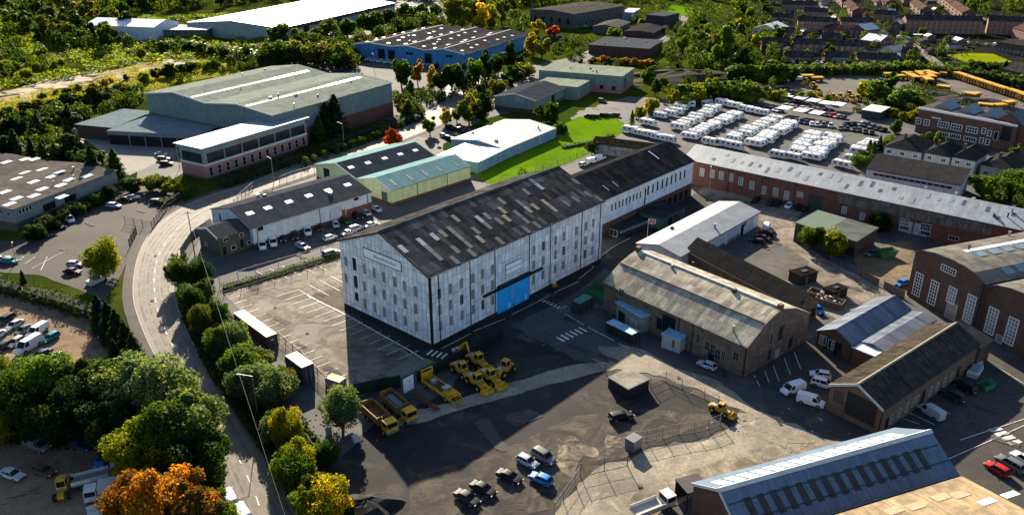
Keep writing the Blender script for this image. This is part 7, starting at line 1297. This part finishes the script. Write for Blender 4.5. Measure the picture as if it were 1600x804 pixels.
# ------------------------------------------------------------------ terraces and houses of the town, upper right
TBR = wallmat('town_brick', (.30, .125, .075), (.22, .10, .07), (.9, .3), .2, 0, .3)
def terrace(name, label, A, C, ze, dep, n, rise=2.6, wall=TBR, roof=None, cat='house', group='terraces above the machine yard', storeys=2, front='l', chim=True):
    """long facade between photo eave points A (right) and C (left)"""
    Aw = G(*A, ze); Cw = G(*C, ze); e = Cw - Aw; e.z = 0; dx = Vector((e.y, -e.x, 0)).normalized()
    b = building(name, label, A, A, C, ze=ze, ax='y', prof=[(0, 0), (.5, rise), (1, 0)], L=dep, wall=wall, roof=roof or SLATEY, over=.3, dirx=dx, cat=cat, group=group, gutter=False)
    st_ = b.D / n
    for i in range(n):
        for s in range(storeys):
            z = 1.4 + s * 2.7
            if z + .7 < ze: opening(b, 'l', st_ * (i + .3), z, 1.3, 1.35, frame=WHITE, pane=PANE, fw=.1, nx=2); (opening(b, 'l', st_ * (i + .75), z if s else 1.1, 1.0, 1.3 if s else 2.1, name='window' if s else 'doorway', frame=WHITE, pane=PANE, fw=.1) if b.D / n > 4 else None)
    if chim:
        for i in range(1, n + 1, 2): m = MB(); y = st_ * i - .4; m.box(dep * .5 - .35, dep * .5 + .35, y - .8, y, ze + rise - .6, ze + rise + 1.2); m.build('chimney', BRICKD, b.roof)
    return b
SL2 = roofmat('black_slate_terrace_roof', (.05, .046, .046), (.035, .032, .032), 'y', (1.2, 1.2), .3, .2, keep=True)
PTILE = roofmat('pinkish_tile_roof', (.22, .15, .12), (.17, .12, .10), 'y', (.5, .6), .2, .15, rough=.7)
terrace('terraced_houses', 'dark-roofed terrace second above hedge, left one', (1290, 70), (1240, 69), 5.2, 8, 5, roof=SL2); terrace('terraced_houses', 'dark-roofed terrace second above hedge, right one', (1349, 74), (1300, 71), 5.2, 8, 5, roof=SL2); terrace('terraced_houses', 'dark-roofed terrace at the edge of the rough wood', (1234, 68), (1192, 67), 5.2, 8, 4, roof=SL2)
terrace('terraced_houses', 'low dark terrace behind lowest street, left one', (1268, 90), (1228, 88), 3.2, 8, 4, 2.4, roof=SL2, storeys=1); terrace('terraced_houses', 'low terrace with blue-white garages', (1327, 90), (1290, 89), 3.2, 8, 3, 2.4, roof=SL2, storeys=1, wall=wallmat('mixed_render', (.34, .38, .40), (.14, .08, .06), (5, 5), .3))
terrace('terraced_houses', 'low dark terrace behind lowest street, right one', (1402, 93), (1341, 91), 3.2, 8, 6, 2.6, roof=SL2, storeys=1)
terrace('terraced_houses', 'tall brick terrace with dark roof left of street', (1303, 35), (1247, 33), 8.0, 9, 5, roof=SL2, storeys=3); terrace('terraced_houses', 'tall brick terrace with dark roof right of street', (1360, 36), (1314, 34), 8.2, 9, 4, roof=SL2, storeys=3)
terrace('terraced_houses', 'small brick house below tall terraces', (1305, 45), (1288, 43), 4.6, 9, 2, roof=SL2)
terrace('terraced_houses', 'dark terrace high beside street', (1292, 20), (1256, 18), 5, 9, 4, roof=SL2); terrace('terraced_houses', 'long dark terrace near the top edge', (1276, 9), (1222, 7), 5.5, 9, 6, roof=SL2); terrace('terraced_houses', 'dark brick row near the top, far right of wood', (1240, 28), (1205, 27), 5, 9, 4, roof=SL2)
terrace('terraced_houses', 'very long three-storey terrace behind tarmac yard', (1537, 33), (1417, 31), 9.0, 10, 14, roof=SL2, storeys=3); terrace('terraced_houses', 'three-storey brick terrace at top right corner', (1605, 35), (1545, 32), 9.0, 10, 7, roof=SL2, storeys=3)
terrace('terraced_houses', 'flat dark clubhouse beside bowling green', (1610, 74), (1560, 66), 5.5, 22, 4, 1.0, roof=SL2, storeys=1, chim=False, wall=BRICKD); terrace('terraced_houses', 'broad dark-roofed house below bowling green', (1612, 118), (1568, 108), 5.0, 14, 4, 3.5, roof=SL2, storeys=1, wall=BRICKD)
terrace('terraced_houses', 'pale roofed brick house at right photo edge', (1612, 52), (1583, 44), 6, 12, 3, 2.6, roof=PTILE)
def villa(label, A, B, C, ze, rise, wall, roof, axx='x', group='houses above the machine yard'):
    b = building('detached_house', label, A, B, C, ze=ze, ax=axx, prof=[(0, 0), (.5, rise), (1, 0)], wall=wall, roof=roof, over=.3, cat='house', group=group, gutter=False)
    for f, L_ in (('l', b.D), ('r', b.L)):
        for k in range(max(1, int(L_ / 3.5))):
            for z in (1.4, 4.1):
                if z + .8 < ze: opening(b, f, (k + .5) * L_ / max(1, int(L_ / 3.5)), z, 1.3, 1.3, frame=WHITE, pane=PANE, fw=.1, nx=2)
    m = MB(); m.box(b.L * .5 - .4, b.L * .5 + .4, b.D * .5 - .4, b.D * .5 + .4, ze + rise - 1, ze + rise + 1.1); m.build('chimney', BRICKD, b.roof); return b
villa('cream house with bright white roof beside rough wood', (1214, 48), (1232, 42), (1192, 40), 6, 3, REND, WROOF); villa('brick house with shiny grey roof right of tall terrace', (1353, 48), (1374, 45), (1337, 43), 6, 3.0, BRICK, GREYM); villa('brick house with pale curved roof above hedge', (1374, 66), (1396, 62), (1358, 60), 5, 3.0, BRICK, WROOFY, 'y'); villa('low white-walled garage with pale roof above hedge', (1396, 80), (1416, 78), (1379, 76), 3.4, 2.0, REND, roofmat('cream_roof', (.5, .45, .36), (.42, .38, .3), 'x', (2, 2), .1, .1)); villa('small pale-roofed house left of long terrace', (1407, 38), (1418, 35), (1400, 35), 6, 2, BRICK, WROOF)
def diag(P0, P1, n, wd, ze, roof, where, group):
    a, b = G(*P0), G(*P1); d = (b - a).normalized(); hd = math.atan2(d.y, d.x); st_ = (b - a).length / n
    for i in range(n):
        p = a + d * st_ * i; r_ = thing('stepped_house', f'stepped {"pale" if i % 2 else "pinkish"} roofed house, {nth(i)} down the slope {where}', 'house', (p.x, p.y, 0), hd, group); h = ze + rnd.uniform(-.15, .15) - .25 * (i % 2)
        m = MB(); m.box(.0, st_ - .02, -wd / 2, wd / 2, 0, h); m.rings([[(x, -wd / 2, h), (x, 0, h + 2.3), (x, wd / 2, h)] for x in (0, st_ - .02)]); m.build('wall', BRICK, r_)
        m = MB(); m.rings([[(x, -wd / 2 - .3, h - .1), (x, 0, h + 2.5), (x, wd / 2 + .3, h - .1), (x, wd / 2 + .3, h + .1), (x, 0, h + 2.72), (x, -wd / 2 - .3, h + .1)] for x in (.0, st_ - .2)]); m.build('roof', PTILE, r_)
        m = MB(); m.box(.1, .8, -.4, .4, h + 1.8, h + 3.6); m.build('chimney', BRICKD, r_)
        for s in (-1, 1):
            for z in (1.4, 3.9):
                if z < h - .8: m = MB(); m.box(st_ * .3, st_ * .7, s * wd / 2 + (.004 if s > 0 else -.05), s * wd / 2 + (.05 if s > 0 else -.004), z - .6, z + .6); m.build('window', PANE, r_)
diag((1305, -6), (1340, 28), 8, 9, 5, PTILE, 'left of garden trees', 'stepped terrace left of the garden trees'); diag((1405, -6), (1446, 26), 8, 9, 5, PTILE, 'above long terrace', 'stepped terrace above the long terrace'); diag((1468, 0), (1512, 34), 9, 10, 6, PTILE, 'by the wooded corner', 'stepped terrace by the wooded corner'); diag((1355, -6), (1392, 14), 6, 9, 5, PTILE, 'in middle of the town', 'stepped terrace in the middle')
strip('street', [(1272, -10), (1290, 15), (1308, 32), (1312, 50)], -3, 3, 0, .06, ROADM); strip('street', [(1418, 66), (1440, 80), (1455, 92), (1470, 104)], -3, 3, .0, .06, ROADM); strip('street', [(1195, 102), (1300, 105), (1420, 110)], -3, 3, .0, .06, ASPH); strip('lane', [(1490, 10), (1520, 22), (1545, 34)], -2, 2, .0, .07, CONC)
terrace('terraced_houses', 'dark terrace in the gap below middle stepped row', (1400, 24), (1366, 22), 5.4, 8, 4, roof=SL2); terrace('terraced_houses', 'dark terrace in the gap below second stepped row', (1466, 27), (1438, 25), 5.4, 8, 4, roof=SL2); terrace('terraced_houses', 'small brick pair beside cream house', (1240, 51), (1220, 50), 5, 8, 2, roof=SL2)
terrace('terraced_houses', 'grey pair of houses above low garages', (1312, 60), (1284, 59), 4.6, 7, 3, roof=SL2); terrace('terraced_houses', 'dark roofed house left of the bowling green lane', (1430, 84), (1408, 82), 4.4, 8, 2, roof=SL2); terrace('terraced_houses', 'upper brick row at the very top behind tall terraces', (1345, 4), (1316, 3), 5.4, 8, 4, roof=SL2); terrace('terraced_houses', 'brick row at the very top above wooded corner', (1440, 3), (1412, 1), 5.4, 8, 4, roof=PTILE)
SHW = [wallmat('shed_brick', (.17, .08, .055), None), wallmat('shed_cream', (.42, .40, .36), None), wallmat('shed_timber', (.10, .07, .05), None)]; SHR = [SL2, PTILE, WROOFY, roofmat('grey_shed_roof', (.16, .16, .16), None, 'y', (1, 1), .2, .2)]
r9 = random.Random(44); sp_ = []
while len(sp_) < 62:
    x, y = r9.uniform(1210, 1500), r9.uniform(2, 102)
    if all(abs(x - a) > 7 or abs(y - b_) > 4 for a, b_ in sp_): sp_.append((x, y))
for i, (x, y) in enumerate(sorted(sp_)):
    p = G(x, y); a, b_, h = r9.uniform(2, 4.4), r9.uniform(1.8, 3), r9.uniform(2.2, 3.6); r_ = thing('garden_outbuilding', f'small garden outbuilding, {nth(i)} from the left among terraces', 'outbuilding', (p.x, p.y, 0), rnd.choice((.05, 1.6, .3)), 'garden outbuildings among the terraces')
    m = MB(); m.box(-a, a, -b_, b_, 0, h); m.rings([[(x_, -b_, h), (x_, 0, h + 1.2), (x_, b_, h)] for x_ in (-a, a)]); m.build('wall', r9.choice(SHW), r_); m = MB(); m.rings([[(x_, -b_ - .2, h - .05), (x_, 0, h + 1.25), (x_, b_ + .2, h - .05), (x_, b_ + .2, h + .1), (x_, 0, h + 1.42), (x_, -b_ - .2, h + .1)] for x_ in (-a - .2, a + .2)]); m.build('roof', r9.choice(SHR), r_)
for i, (a, b_) in enumerate(sorted((((1215, 58), (1300, 60)), ((1300, 63), (1360, 66)), ((1205, 80), (1280, 82)), ((1310, 56), (1345, 58)), ((1230, 34), (1245, 48)), ((1360, 30), (1400, 34)), ((1420, 50), (1530, 54)), ((1400, 70), (1440, 92)), ((1440, 76), (1480, 84)), ((1285, 84), (1400, 84))))): hedge([a, b_], 1.8, 2.0, 'mid' if i % 2 else 'dark', f'garden hedge, {nth(i)} from the left between the terraces', size=.5)
# ------------------------------------------------------------------ fences
def fence(pts, h, step, label, mat_=DARK, mesh=True, gap=.35, boards=False, wdt=.03, post=.06, group=None, name='mesh_fence'):
    P = [G(*p) for p in pts]; root = thing(name, label, 'fence', (P[0].x, P[0].y, 0), 0, group); o = P[0].copy(); m = MB(); n_posts = 0
    for a, b in zip(P, P[1:]):
        a, b = a - o, b - o; L_ = (b - a).length; n = max(1, round(L_ / step)); d = (b - a) / L_
        for i in range(n + (1 if b + o == P[-1] else 0)):
            p = a.lerp(b, i / n); q = MB(); q.box(p.x - post, p.x + post, p.y - post, p.y + post, 0, h + .15); q.build('post', mat_, root)
        if boards: m.bar(a + Vector((0, 0, h / 2)), b + Vector((0, 0, h / 2)), .05, h)
        elif mesh:
            for z in (.12, h * .5, h): m.bar(a + Vector((0, 0, z)), b + Vector((0, 0, z)), wdt * 1.2, wdt * 1.2)
            k = int(L_ / gap)
            for i in range(k + 1): p = a.lerp(b, i / max(k, 1)); m.box(p.x - wdt / 2, p.x + wdt / 2, p.y - wdt / 2, p.y + wdt / 2, .05, h)
    m.build('board_panel' if boards else 'mesh_panel', mat_, root); return root
GALV = plain('dull_galvanised_wire', (.16, .165, .17), .6, .4, .3, .2)
fence([(344, 446), (400, 428), (470, 408), (533, 390)], 2.3, 5, 'palisade fence along service lane above parking bays', GALV, gap=.4)
fence([(350, 462), (430, 437), (505, 414)], 2.2, 5, 'dark post fence along top row of parking bays', DARK, gap=.6)
hedge([(350, 452), (430, 430), (535, 397)], 1.0, 2.4, 'mid', 'low hedge strip between two fences above parking bays', size=.4)
fence([(436, 534), (470, 562), (497, 590), (512, 604)], 2.4, 3.5, 'grey panel fence running from brown container past blue container', GALV, gap=.3)
fence([(523, 625), (600, 608), (626, 604)], 2.6, 3, 'dark green hoarding left of white notice board', plain('dark_green_hoarding', (.012, .028, .02), .7), boards=True, name='hoarding'); fence([(652, 598), (700, 575), (760, 545), (785, 530)], 2.4, 3, 'black hoarding behind yellow machines', plain('black_hoarding', (.012, .014, .015), .7), boards=True, name='hoarding')
fence([(785, 528), (830, 540), (880, 556), (945, 580)], 1.8, 4, 'low dark fence along works yard edge', DARK, gap=.5)
fence([(1016, 606), (1040, 596), (1065, 608), (1100, 622), (1122, 634)], 2.2, 4, 'mesh fence beside black cabin up to skid loader', GALV, gap=.35)
fence([(993, 692), (1010, 690), (1035, 684), (1060, 679), (1084, 676), (1106, 671), (1125, 664)], 2.3, 3.4, 'mesh fence from steel cabinet to skid loader', GALV, gap=.35)
fence([(907, 745), (944, 736), (980, 728)], 2.6, 4, 'tall double mesh gate standing open by concrete lane', DARK, gap=.22, name='mesh_gate'); fence([(866, 804), (880, 784), (898, 758), (907, 745)], 2.3, 3, 'mesh fence from gate to the lower photo edge', GALV, gap=.35)
fence([(196, 350), (238, 358), (262, 326), (292, 306)], 2.4, 3, 'dark mesh fence round gate of factory car park', DARK, gap=.35); fence([(203, 388), (214, 366)], 2.6, 3, 'open dark gate leaf beside road junction', DARK, gap=.22, name='mesh_gate')
fence([(366, 322), (384, 305), (396, 295)], 2.2, 3, 'short mesh fence beside road, left of two', GALV, gap=.3); fence([(437, 286), (460, 277), (492, 268)], 2.2, 3, 'short mesh fence beside road, right of two', GALV, gap=.3)
fence([(283, 398), (300, 372), (330, 350)], 1.9, 3, 'boarded fence at the stone annex roadside', plain('pale_fence_boards', (.2, .19, .17), .8), boards=True, name='board_fence')
fence([(760, 290), (800, 282), (860, 262), (920, 238), (945, 228)], 1.6, 4, 'dark rail fence along foot of bright lawn', DARK, gap=.6); hedge([(880, 232), (930, 222), (958, 212)], 1.0, 2, 'mid', 'low clipped hedge across bright lawn', size=.4)
fence([(1297, 408), (1330, 424), (1345, 432)], 1.6, 3, 'grey fence panels below round trees', GALV, gap=.3); fence([(1345, 432), (1372, 446)], 1.8, 3, 'timber panel fence beside ochre scrap yard', WOOD, boards=True, name='board_fence'); fence([(1380, 450), (1396, 458), (1412, 466)], 1.9, 3, 'second timber panel fence nearer brick hall', WOOD, boards=True, name='board_fence')
fence([(1322, 472), (1345, 482)], 1.5, 3, 'short wire fence beside lower charred cabin', GALV, gap=.3); fence([(1290, 520), (1310, 560)], 1.6, 3, 'low wall-like fence in shade behind stone works', STONED, boards=True, name='board_fence')
fence([(230, 74), (320, 84), (420, 104)], 3.2, 8, 'dark concrete panel fence below distant car rows', DGREYW, boards=True, name='panel_fence', post=.12)
fence([(480, 690), (500, 720), (520, 770), (530, 820)], 1.6, 4, 'dark edge fence along top of lower road bank', DARK, gap=.5)
fence([(395, 604), (420, 655), (455, 730), (490, 800)], 1.2, 4, 'low dark rail beside lower road pavement', DARK, gap=.8)
# ------------------------------------------------------------------ poles, lamps, wires
def lamp(x, y, h, label, reach=1.5, ang=math.pi, group=None):
    p = G(x, y); r_ = thing('street_lamp', label, 'street lamp', (p.x, p.y, 0), ang, group); m = MB(); m.tube((0, 0, 0), (0, 0, h), .11, 8, 0, .06); m.build('pole', STEEL, r_); m = MB(); m.tube((0, 0, h - .03), (reach, 0, h + .35), .05, 6); m.build('arm', STEEL, r_); m = MB(); m.box(reach - .1, reach + .75, -.16, .16, h + .3, h + .45, 0, .08, .04); m.build('lamp_head', OFFW, r_)
lamp(538, 231, 9, 'grey street lamp in front of long dark hedge', 1.8, 2.6); lamp(281, 264, 8, 'grey street lamp at corner of pink office', 1.6, 1.4)
lamp(404, 655, 9, 'tall grey street lamp beside silvery bushes', 2.0, math.pi); lamp(97, 252, 9, 'pale pole lamp behind flat-roofed factory', 1.5, 2); lamp(585, 112, 9, 'lamp post on forecourt of bright blue warehouse', 1.6, 2); lamp(26, 412, 5, 'thin lamp post by bay lines in factory car park', 1.0, 2); lamp(428, 285, 8, 'lamp post at hedge foot below pink office', 1.4, 2.5)
lamp(1108, 302, 8, 'thin lamp post before long brick range', 1.0, 1.5)
p = G(305, 402); r_ = thing('utility_pole', 'dark wooden utility pole beside stone annex carrying cable', 'utility pole', (p.x, p.y, 0)); hP = HT(305, 402, 330); m = MB(); m.tube((0, 0, 0), (0, 0, hP), .16, 8, 0, .11); m.build('pole', BARK, r_)
m = MB(); m.box(-.8, .8, -.05, .05, hP - .6, hP - .45); m.build('crossarm', BARK, r_)
a = Vector((p.x, p.y, hP - .3)); q = G(440, 760); b_ = G(455, 835, 10.0); q2 = G(412, 652); mid = Vector((q2.x, q2.y, 9.4))
for k in range(1):
    m = MB(); pr = None
    for (s, t_) in ((a, b_),):
        for i in range(15): f = i / 14; c = s.lerp(t_, f) + Vector((k * .16, 0, -.5 * 4 * f * (1 - f))); (m.tube(pr, c, .024, 5) if pr is not None and (pr - c).length > .01 else None); pr = c
    o = m.build('overhead_cable', plain('dark_cable', (.05, .05, .05), .7)); tag(o, 'thin overhead cable strung beside the road from utility pole' if k == 0 else 'second overhead cable running parallel beside the road', 'cable')
p = G(492, 690); 
# ------------------------------------------------------------------ odds and ends on the ground
def heap(x, y, rx, ry, h, mat_, label, cat='heap', name='heap', seed=1):
    p = G(x, y); rs = random.Random(seed); m = MB(); n = 18; R_ = 6; vs = []; ph = rs.uniform(0, 6)
    for j in range(R_ + 1):
        f = j / R_
        for i in range(n):
            a = 2 * math.pi * i / n; k = (1 - f) * (1 + .22 * math.sin(3 * a + ph) + .1 * math.sin(7 * a + ph) + rs.uniform(-.05, .05)); vs.append((math.cos(a) * rx * k, math.sin(a) * ry * k, h * (1 - (1 - f) ** 1.7) * (1 + rs.uniform(-.08, .08)) + (-.05 if j == 0 else 0)))
    m.add(vs, [(j * n + i, j * n + (i + 1) % n, (j + 1) * n + (i + 1) % n, (j + 1) * n + i) for j in range(R_) for i in range(n)]); o = m.build(name, mat_); o.location = (p.x, p.y, .05); tag(o, label, cat); return o
heap(572, 795, 5.5, 4.0, 2.0, groundmat('black_gravel', (.018, .018, .018), (.035, .033, .03), None, .5, 4.), 'black gravel heap at the lower photo edge', seed=2); heap(1150, 150 - 8, 26, 16, 4, SOIL, 'broad dark soil bank above caravan lot', 'bank', 'soil_bank', 3); heap(1075, 122, 34, 16, 4, SOIL, 'dark spoil bank behind sage green unit', 'bank', 'soil_bank', 4); heap(868, 66, 12, 8, 5, SOIL, 'dark tarpaulin heap near golden tree', seed=5)
heap(1460, 150, 14, 8, 2.4, RUBBLE, 'rubble heap in middle of machine yard', seed=6); heap(1500, 160, 18, 9, 2.6, RUBBLE, 'long rubble heap above brick office', seed=7); heap(1548, 176, 12, 7, 2, RUBBLE, 'small rubble heap beside brick office roof', seed=8)
sheet('pale_spill', [(548, 772), (585, 770), (622, 776), (628, 782), (610, 792), (600, 806), (545, 800)], SAND, 8); sheet('old_patch', spline([(742, 660), (765, 655), (780, 680), (792, 698), (778, 704), (762, 690)], 3), ASPH, 8); sheet('old_patch', spline([(790, 648), (830, 640), (850, 652), (815, 668), (795, 662)], 3), ASPH, 8); sheet('dusty_patch', spline([(865, 690), (900, 680), (930, 700), (905, 730), (880, 745), (868, 720)], 3), groundmat('dusty_patch_ground', (.42, .34, .24), (.28, .23, .17), None, .25, 2., cover=(.28, .42, .60)), 8)
sheet('dusty_patch', spline([(940, 690), (965, 680), (990, 690), (975, 702), (950, 700)], 3), groundmat('dusty_patch_ground', (1, 1, 1), (1, 1, 1)), 9); sheet('rubble_edge', spline([(1145, 650), (1185, 645), (1220, 665), (1260, 690), (1220, 700), (1170, 680)], 3), groundmat('pale_rubble', (.62, .54, .42), (.40, .34, .26), None, .35, 2.5, cover=(.35, .40, .58)), 8)
sheet('dust_film', [(640, 740), (760, 715), (900, 650), (1010, 640), (1140, 650), (1000, 700), (930, 732), (880, 790), (760, 820), (640, 810)], groundmat('thin_dust', (.30, .24, .175), (.22, .18, .13), None, .3, 3., cover=(.22, .44, .70, .75)), 7)
sheet('dust_film', [(930, 850), (1000, 760), (1180, 700), (1300, 690), (1200, 740), (1090, 765), (980, 830)], groundmat('brown_dirt_film', (.20, .15, .10), (.28, .22, .15), None, .3, 3., cover=(.2, .45, .66, .7)), 10)
sheet('dust_film', [(380, 440), (540, 395), (535, 470), (640, 560), (520, 640), (380, 480)], groundmat('brown_dirt_film', (1, 1, 1), (1, 1, 1)), 7)
sheet('dust_film', [(1100, 300), (1250, 330), (1260, 390), (1400, 470), (1380, 500), (1200, 430), (1120, 340)], groundmat('brown_dirt_film', (1, 1, 1), (1, 1, 1)), 9)
r6 = random.Random(21)
def stones(name, cx, cy, n, sx, sy, s, mat_, label):
    c = G(cx, cy); m = MB()
    for _ in range(n):
        x, y = c.x + r6.gauss(0, sx), c.y + r6.gauss(0, sy); k = s * r6.uniform(.5, 1.4); k *= .6; a0 = r6.uniform(0, 6); rr_ = [k * r6.uniform(.6, 1.3) for _ in range(6)]; m.rings([[(x + rr_[i] * f_ * math.cos(a0 + i * 1.05), y + rr_[i] * f_ * math.sin(a0 + i * 1.05), z_) for i in range(6)] for f_, z_ in ((1, 0), (.9, k * .5), (.4, k * .9))])
    o = m.build(name, mat_); tag(o, label, None, None, 'stuff')
stones('rubble', 1185, 668, 90, 7, 3.5, .28, plain('pale_stone', (.42, .38, .32), .9), 'pale broken rubble beside concrete lane'); stones('debris', 500, 668, 60, 4, 4, .3, plain('grey_debris', (.25, .25, .25), .8), 'loose grey debris beside the lower road'); stones('debris', 405, 598, 40, 3, 3, .35, plain('grey_debris', (1, 1, 1), .8), 'loose debris between the two containers'); stones('rubble', 1500, 158, 160, 30, 10, .6, plain('pale_stone', (1, 1, 1)), 'rubble scattered over machine yard'); stones('debris', 940, 478, 60, 4, 3, .3, RUST, 'rusty bits between waste containers')
def gear(name, label, x, y, cat, fn, rz=0):
    p = G(x, y); r_ = thing(name, label, cat, (p.x, p.y, .06), rz); fn(r_); return r_
def tank(r_): m = MB(); m.tube((0, 0, 0), (0, 0, 1.5), .55, 14); m.build('body', STEEL, r_); m = MB(); m.tube((0, 0, 1.51), (0, 0, 1.6), .58, 14); m.build('lid', OFFW, r_)
gear('water_barrel', 'grey barrel beside silvery rubbish near round bush', 514, 678, 'barrel', tank)
def ibc(r_): m = MB(); m.box(-.5, .5, -.5, .5, .2, 1.2); m.build('tank', OFFW, r_); m = MB(); [m.box(x - .03, x + .03, y - .03, y + .03, 0, 1.3) for x in (-.53, 0, .53) for y in (-.53, .53)]; m.box(-.56, .56, -.56, .56, .0, .15); m.build('cage', STEEL, r_)
gear('plastic_tank', 'white caged plastic tank at edge of dark lot', 556, 690, 'tank', ibc, .6); 
def bike(r_, OFFW=STEEL):
    for x in (-.5, .5):
        m = MB(); n = 14; [m.tube((x + .33 * math.cos(2 * math.pi * i / n), 0, .34 + .33 * math.sin(2 * math.pi * i / n)), (x + .33 * math.cos(2 * math.pi * (i + 1) / n), 0, .34 + .33 * math.sin(2 * math.pi * (i + 1) / n)), .05, 4) for i in range(n)]; m.build('wheel', OFFW, r_)
    m = MB(); m.tube((-.5, 0, .34), (-.1, 0, .85), .04, 5); m.tube((-.1, 0, .85), (.4, 0, .8), .04, 5); m.tube((.4, 0, .85), (.5, 0, .34), .04, 5); m.tube((-.1, 0, .85), (0, 0, .34), .04, 5); m.tube((0, 0, .34), (.4, 0, .8), .04, 5); m.build('frame', OFFW, r_)
gear('hay_rake', 'pale spoked wheels leaning by teal-topped container', 880, 487, 'rake', bike, .4).scale = (1.7,) * 3
def boat(r_): m = MB(); m.rings([[(-2.5, -.9, 0), (-2.5, .9, 0), (-2.5, 1.0, 1.0), (-2.5, -1.0, 1.0)], [(1.0, -.8, .1), (1.0, .8, .1), (1.0, 1.0, 1.15), (1.0, -1.0, 1.15)], [(3.2, -.05, .7), (3.2, .05, .7), (3.2, .1, 1.35), (3.2, -.1, 1.35)]]); m.build('hull', OFFW, r_); m = MB(); m.box(-1.6, .6, -.7, .7, 1.1, 1.9, 0, .25, .12); m.build('cover', plain('blue_grey_cover', (.2, .25, .3), .6), r_)
gear('small_boat', 'small pale covered boat beside dark hedge end', 153, 440, 'boat', boat, 1.1)
def canopy(w_, d_, h): 
    def f(r_):
        m = MB(); m.box(-w_ / 2, w_ / 2, -d_ / 2, d_ / 2, h, h + .15, 0, .1, .1); m.build('roof', WHITE, r_)
        for x in (-w_ / 2 + .2, w_ / 2 - .2):
            for y in (-d_ / 2 + .2, d_ / 2 - .2): m = MB(); m.tube((x, y, 0), (x, y, h), .06, 6); m.build('leg', STEEL, r_)
    return f
for i, (x, y) in enumerate(((1232, 158), (1250, 162), (1270, 166), (1290, 170), (1309, 172), (1225, 178), (1250, 182), (1275, 186))): gear('canopy', f'white open canopy, {nth(i)} from the left counted over both rows behind caravans', x, y, 'canopy', canopy(7, 5, 2.6), hU)
def trailer_gate(r_): m = MB(); [m.box(x - .2, x + .2, -.1, .1, 0, 4.0) for x in (-4, -2, 2, 4)]; m.box(-4.2, 4.2, -.1, .1, 4.0, 5.2); m.build('frame', OFFW, r_)
gear('sign_gantry', 'pale blank gantry frame behind flat-roofed factory', 60, 252, 'gantry', trailer_gate, -.15)
gear('box_trailer', 'white caravan-like trailer near long terrace', 1434, 60, 'trailer', canopy(6, 3, 2.4), .1)
def pole_frame(r_): m = MB(); m.tube((0, 0, 0), (.3, 0, 2.6), .06, 6); m.tube((.3, 0, 2.6), (1.5, 0, 2.2), .05, 6); m.build('frame', OFFW, r_); m = MB(); m.box(-.6, .6, -.4, .4, 0, .8); m.build('base', DARK, r_)
gear('tarpaulined_boat', 'grey covered boat on trailer at end of mossy brick workshop', 1524, 583, 'boat', boat, .8)
def steps(r_): 
    m = MB(); [m.box(-.8, .8, i * .3, i * .3 + .3, 0, .2 * (i + 1)) for i in range(5)]; m.build('treads', CONC, r_)
gear('entrance_steps', 'small concrete steps before roller door workshop', 1352, 657, 'steps', steps, bw.root.rotation_euler.z - math.pi / 2)
def bollard(r_): m = MB(); m.tube((0, 0, 0), (0, 0, 1.0), .12, 8); m.build('post', OFFW, r_)

r8 = random.Random(91); RP = [groundmat('repair_dark', (.075, .073, .072), (.10, .095, .09), None, .3, 3., cover=(.6, .3, .45, .7)), groundmat('repair_pale', (.20, .18, .155), (.17, .15, .13), None, .3, 3., cover=(.4, .3, .5, .7))]
for (x, y) in ((395, 450), (440, 500), (470, 540), (520, 580), (500, 460), (560, 600), (600, 590), (820, 530), (860, 520), (905, 545), (950, 560), (890, 500), (930, 480), (1050, 600), (1100, 620), (1200, 600), (1240, 650), (1160, 390), (1210, 380), (1180, 350), (1240, 420), (1330, 450), (1390, 490), (1540, 640), (1570, 690), (1450, 680), (100, 390), (140, 350), (220, 330), (420, 300), (470, 400), (540, 375), (700, 300), (1130, 310), (1160, 330), (930, 170), (960, 170), (1150, 200), (1250, 215)):
    c = G(x, y); a = hA + r8.choice((0, .05, -.04)); l_, w_ = r8.uniform(.8, 2.8), r8.uniform(.3, .9); u = Vector((math.cos(a), math.sin(a))); v = Vector((-u.y, u.x)); q = [(c.x + u.x * i * l_ + v.x * j * w_, c.y + u.y * i * l_ + v.y * j * w_) for i, j in ((-1, -1), (1, -1), (1, 1), (-1, 1))]; sheet('repair_patch', q, r8.choice(RP), 12, world=True)
for (x, y) in ((430, 480), (480, 520), (600, 600), (850, 540), (920, 520), (1060, 590), (1000, 760), (1240, 640), (1200, 390), (243, 400), (238, 470), (268, 560), (330, 320), (1520, 660), (810, 660)):
    c = G(x, y); sheet('manhole_cover', [(c.x + .42 * math.cos(k * .524), c.y + .42 * math.sin(k * .524)) for k in range(12)], RUST, 14, world=True)
print('objects', len(bpy.data.objects))
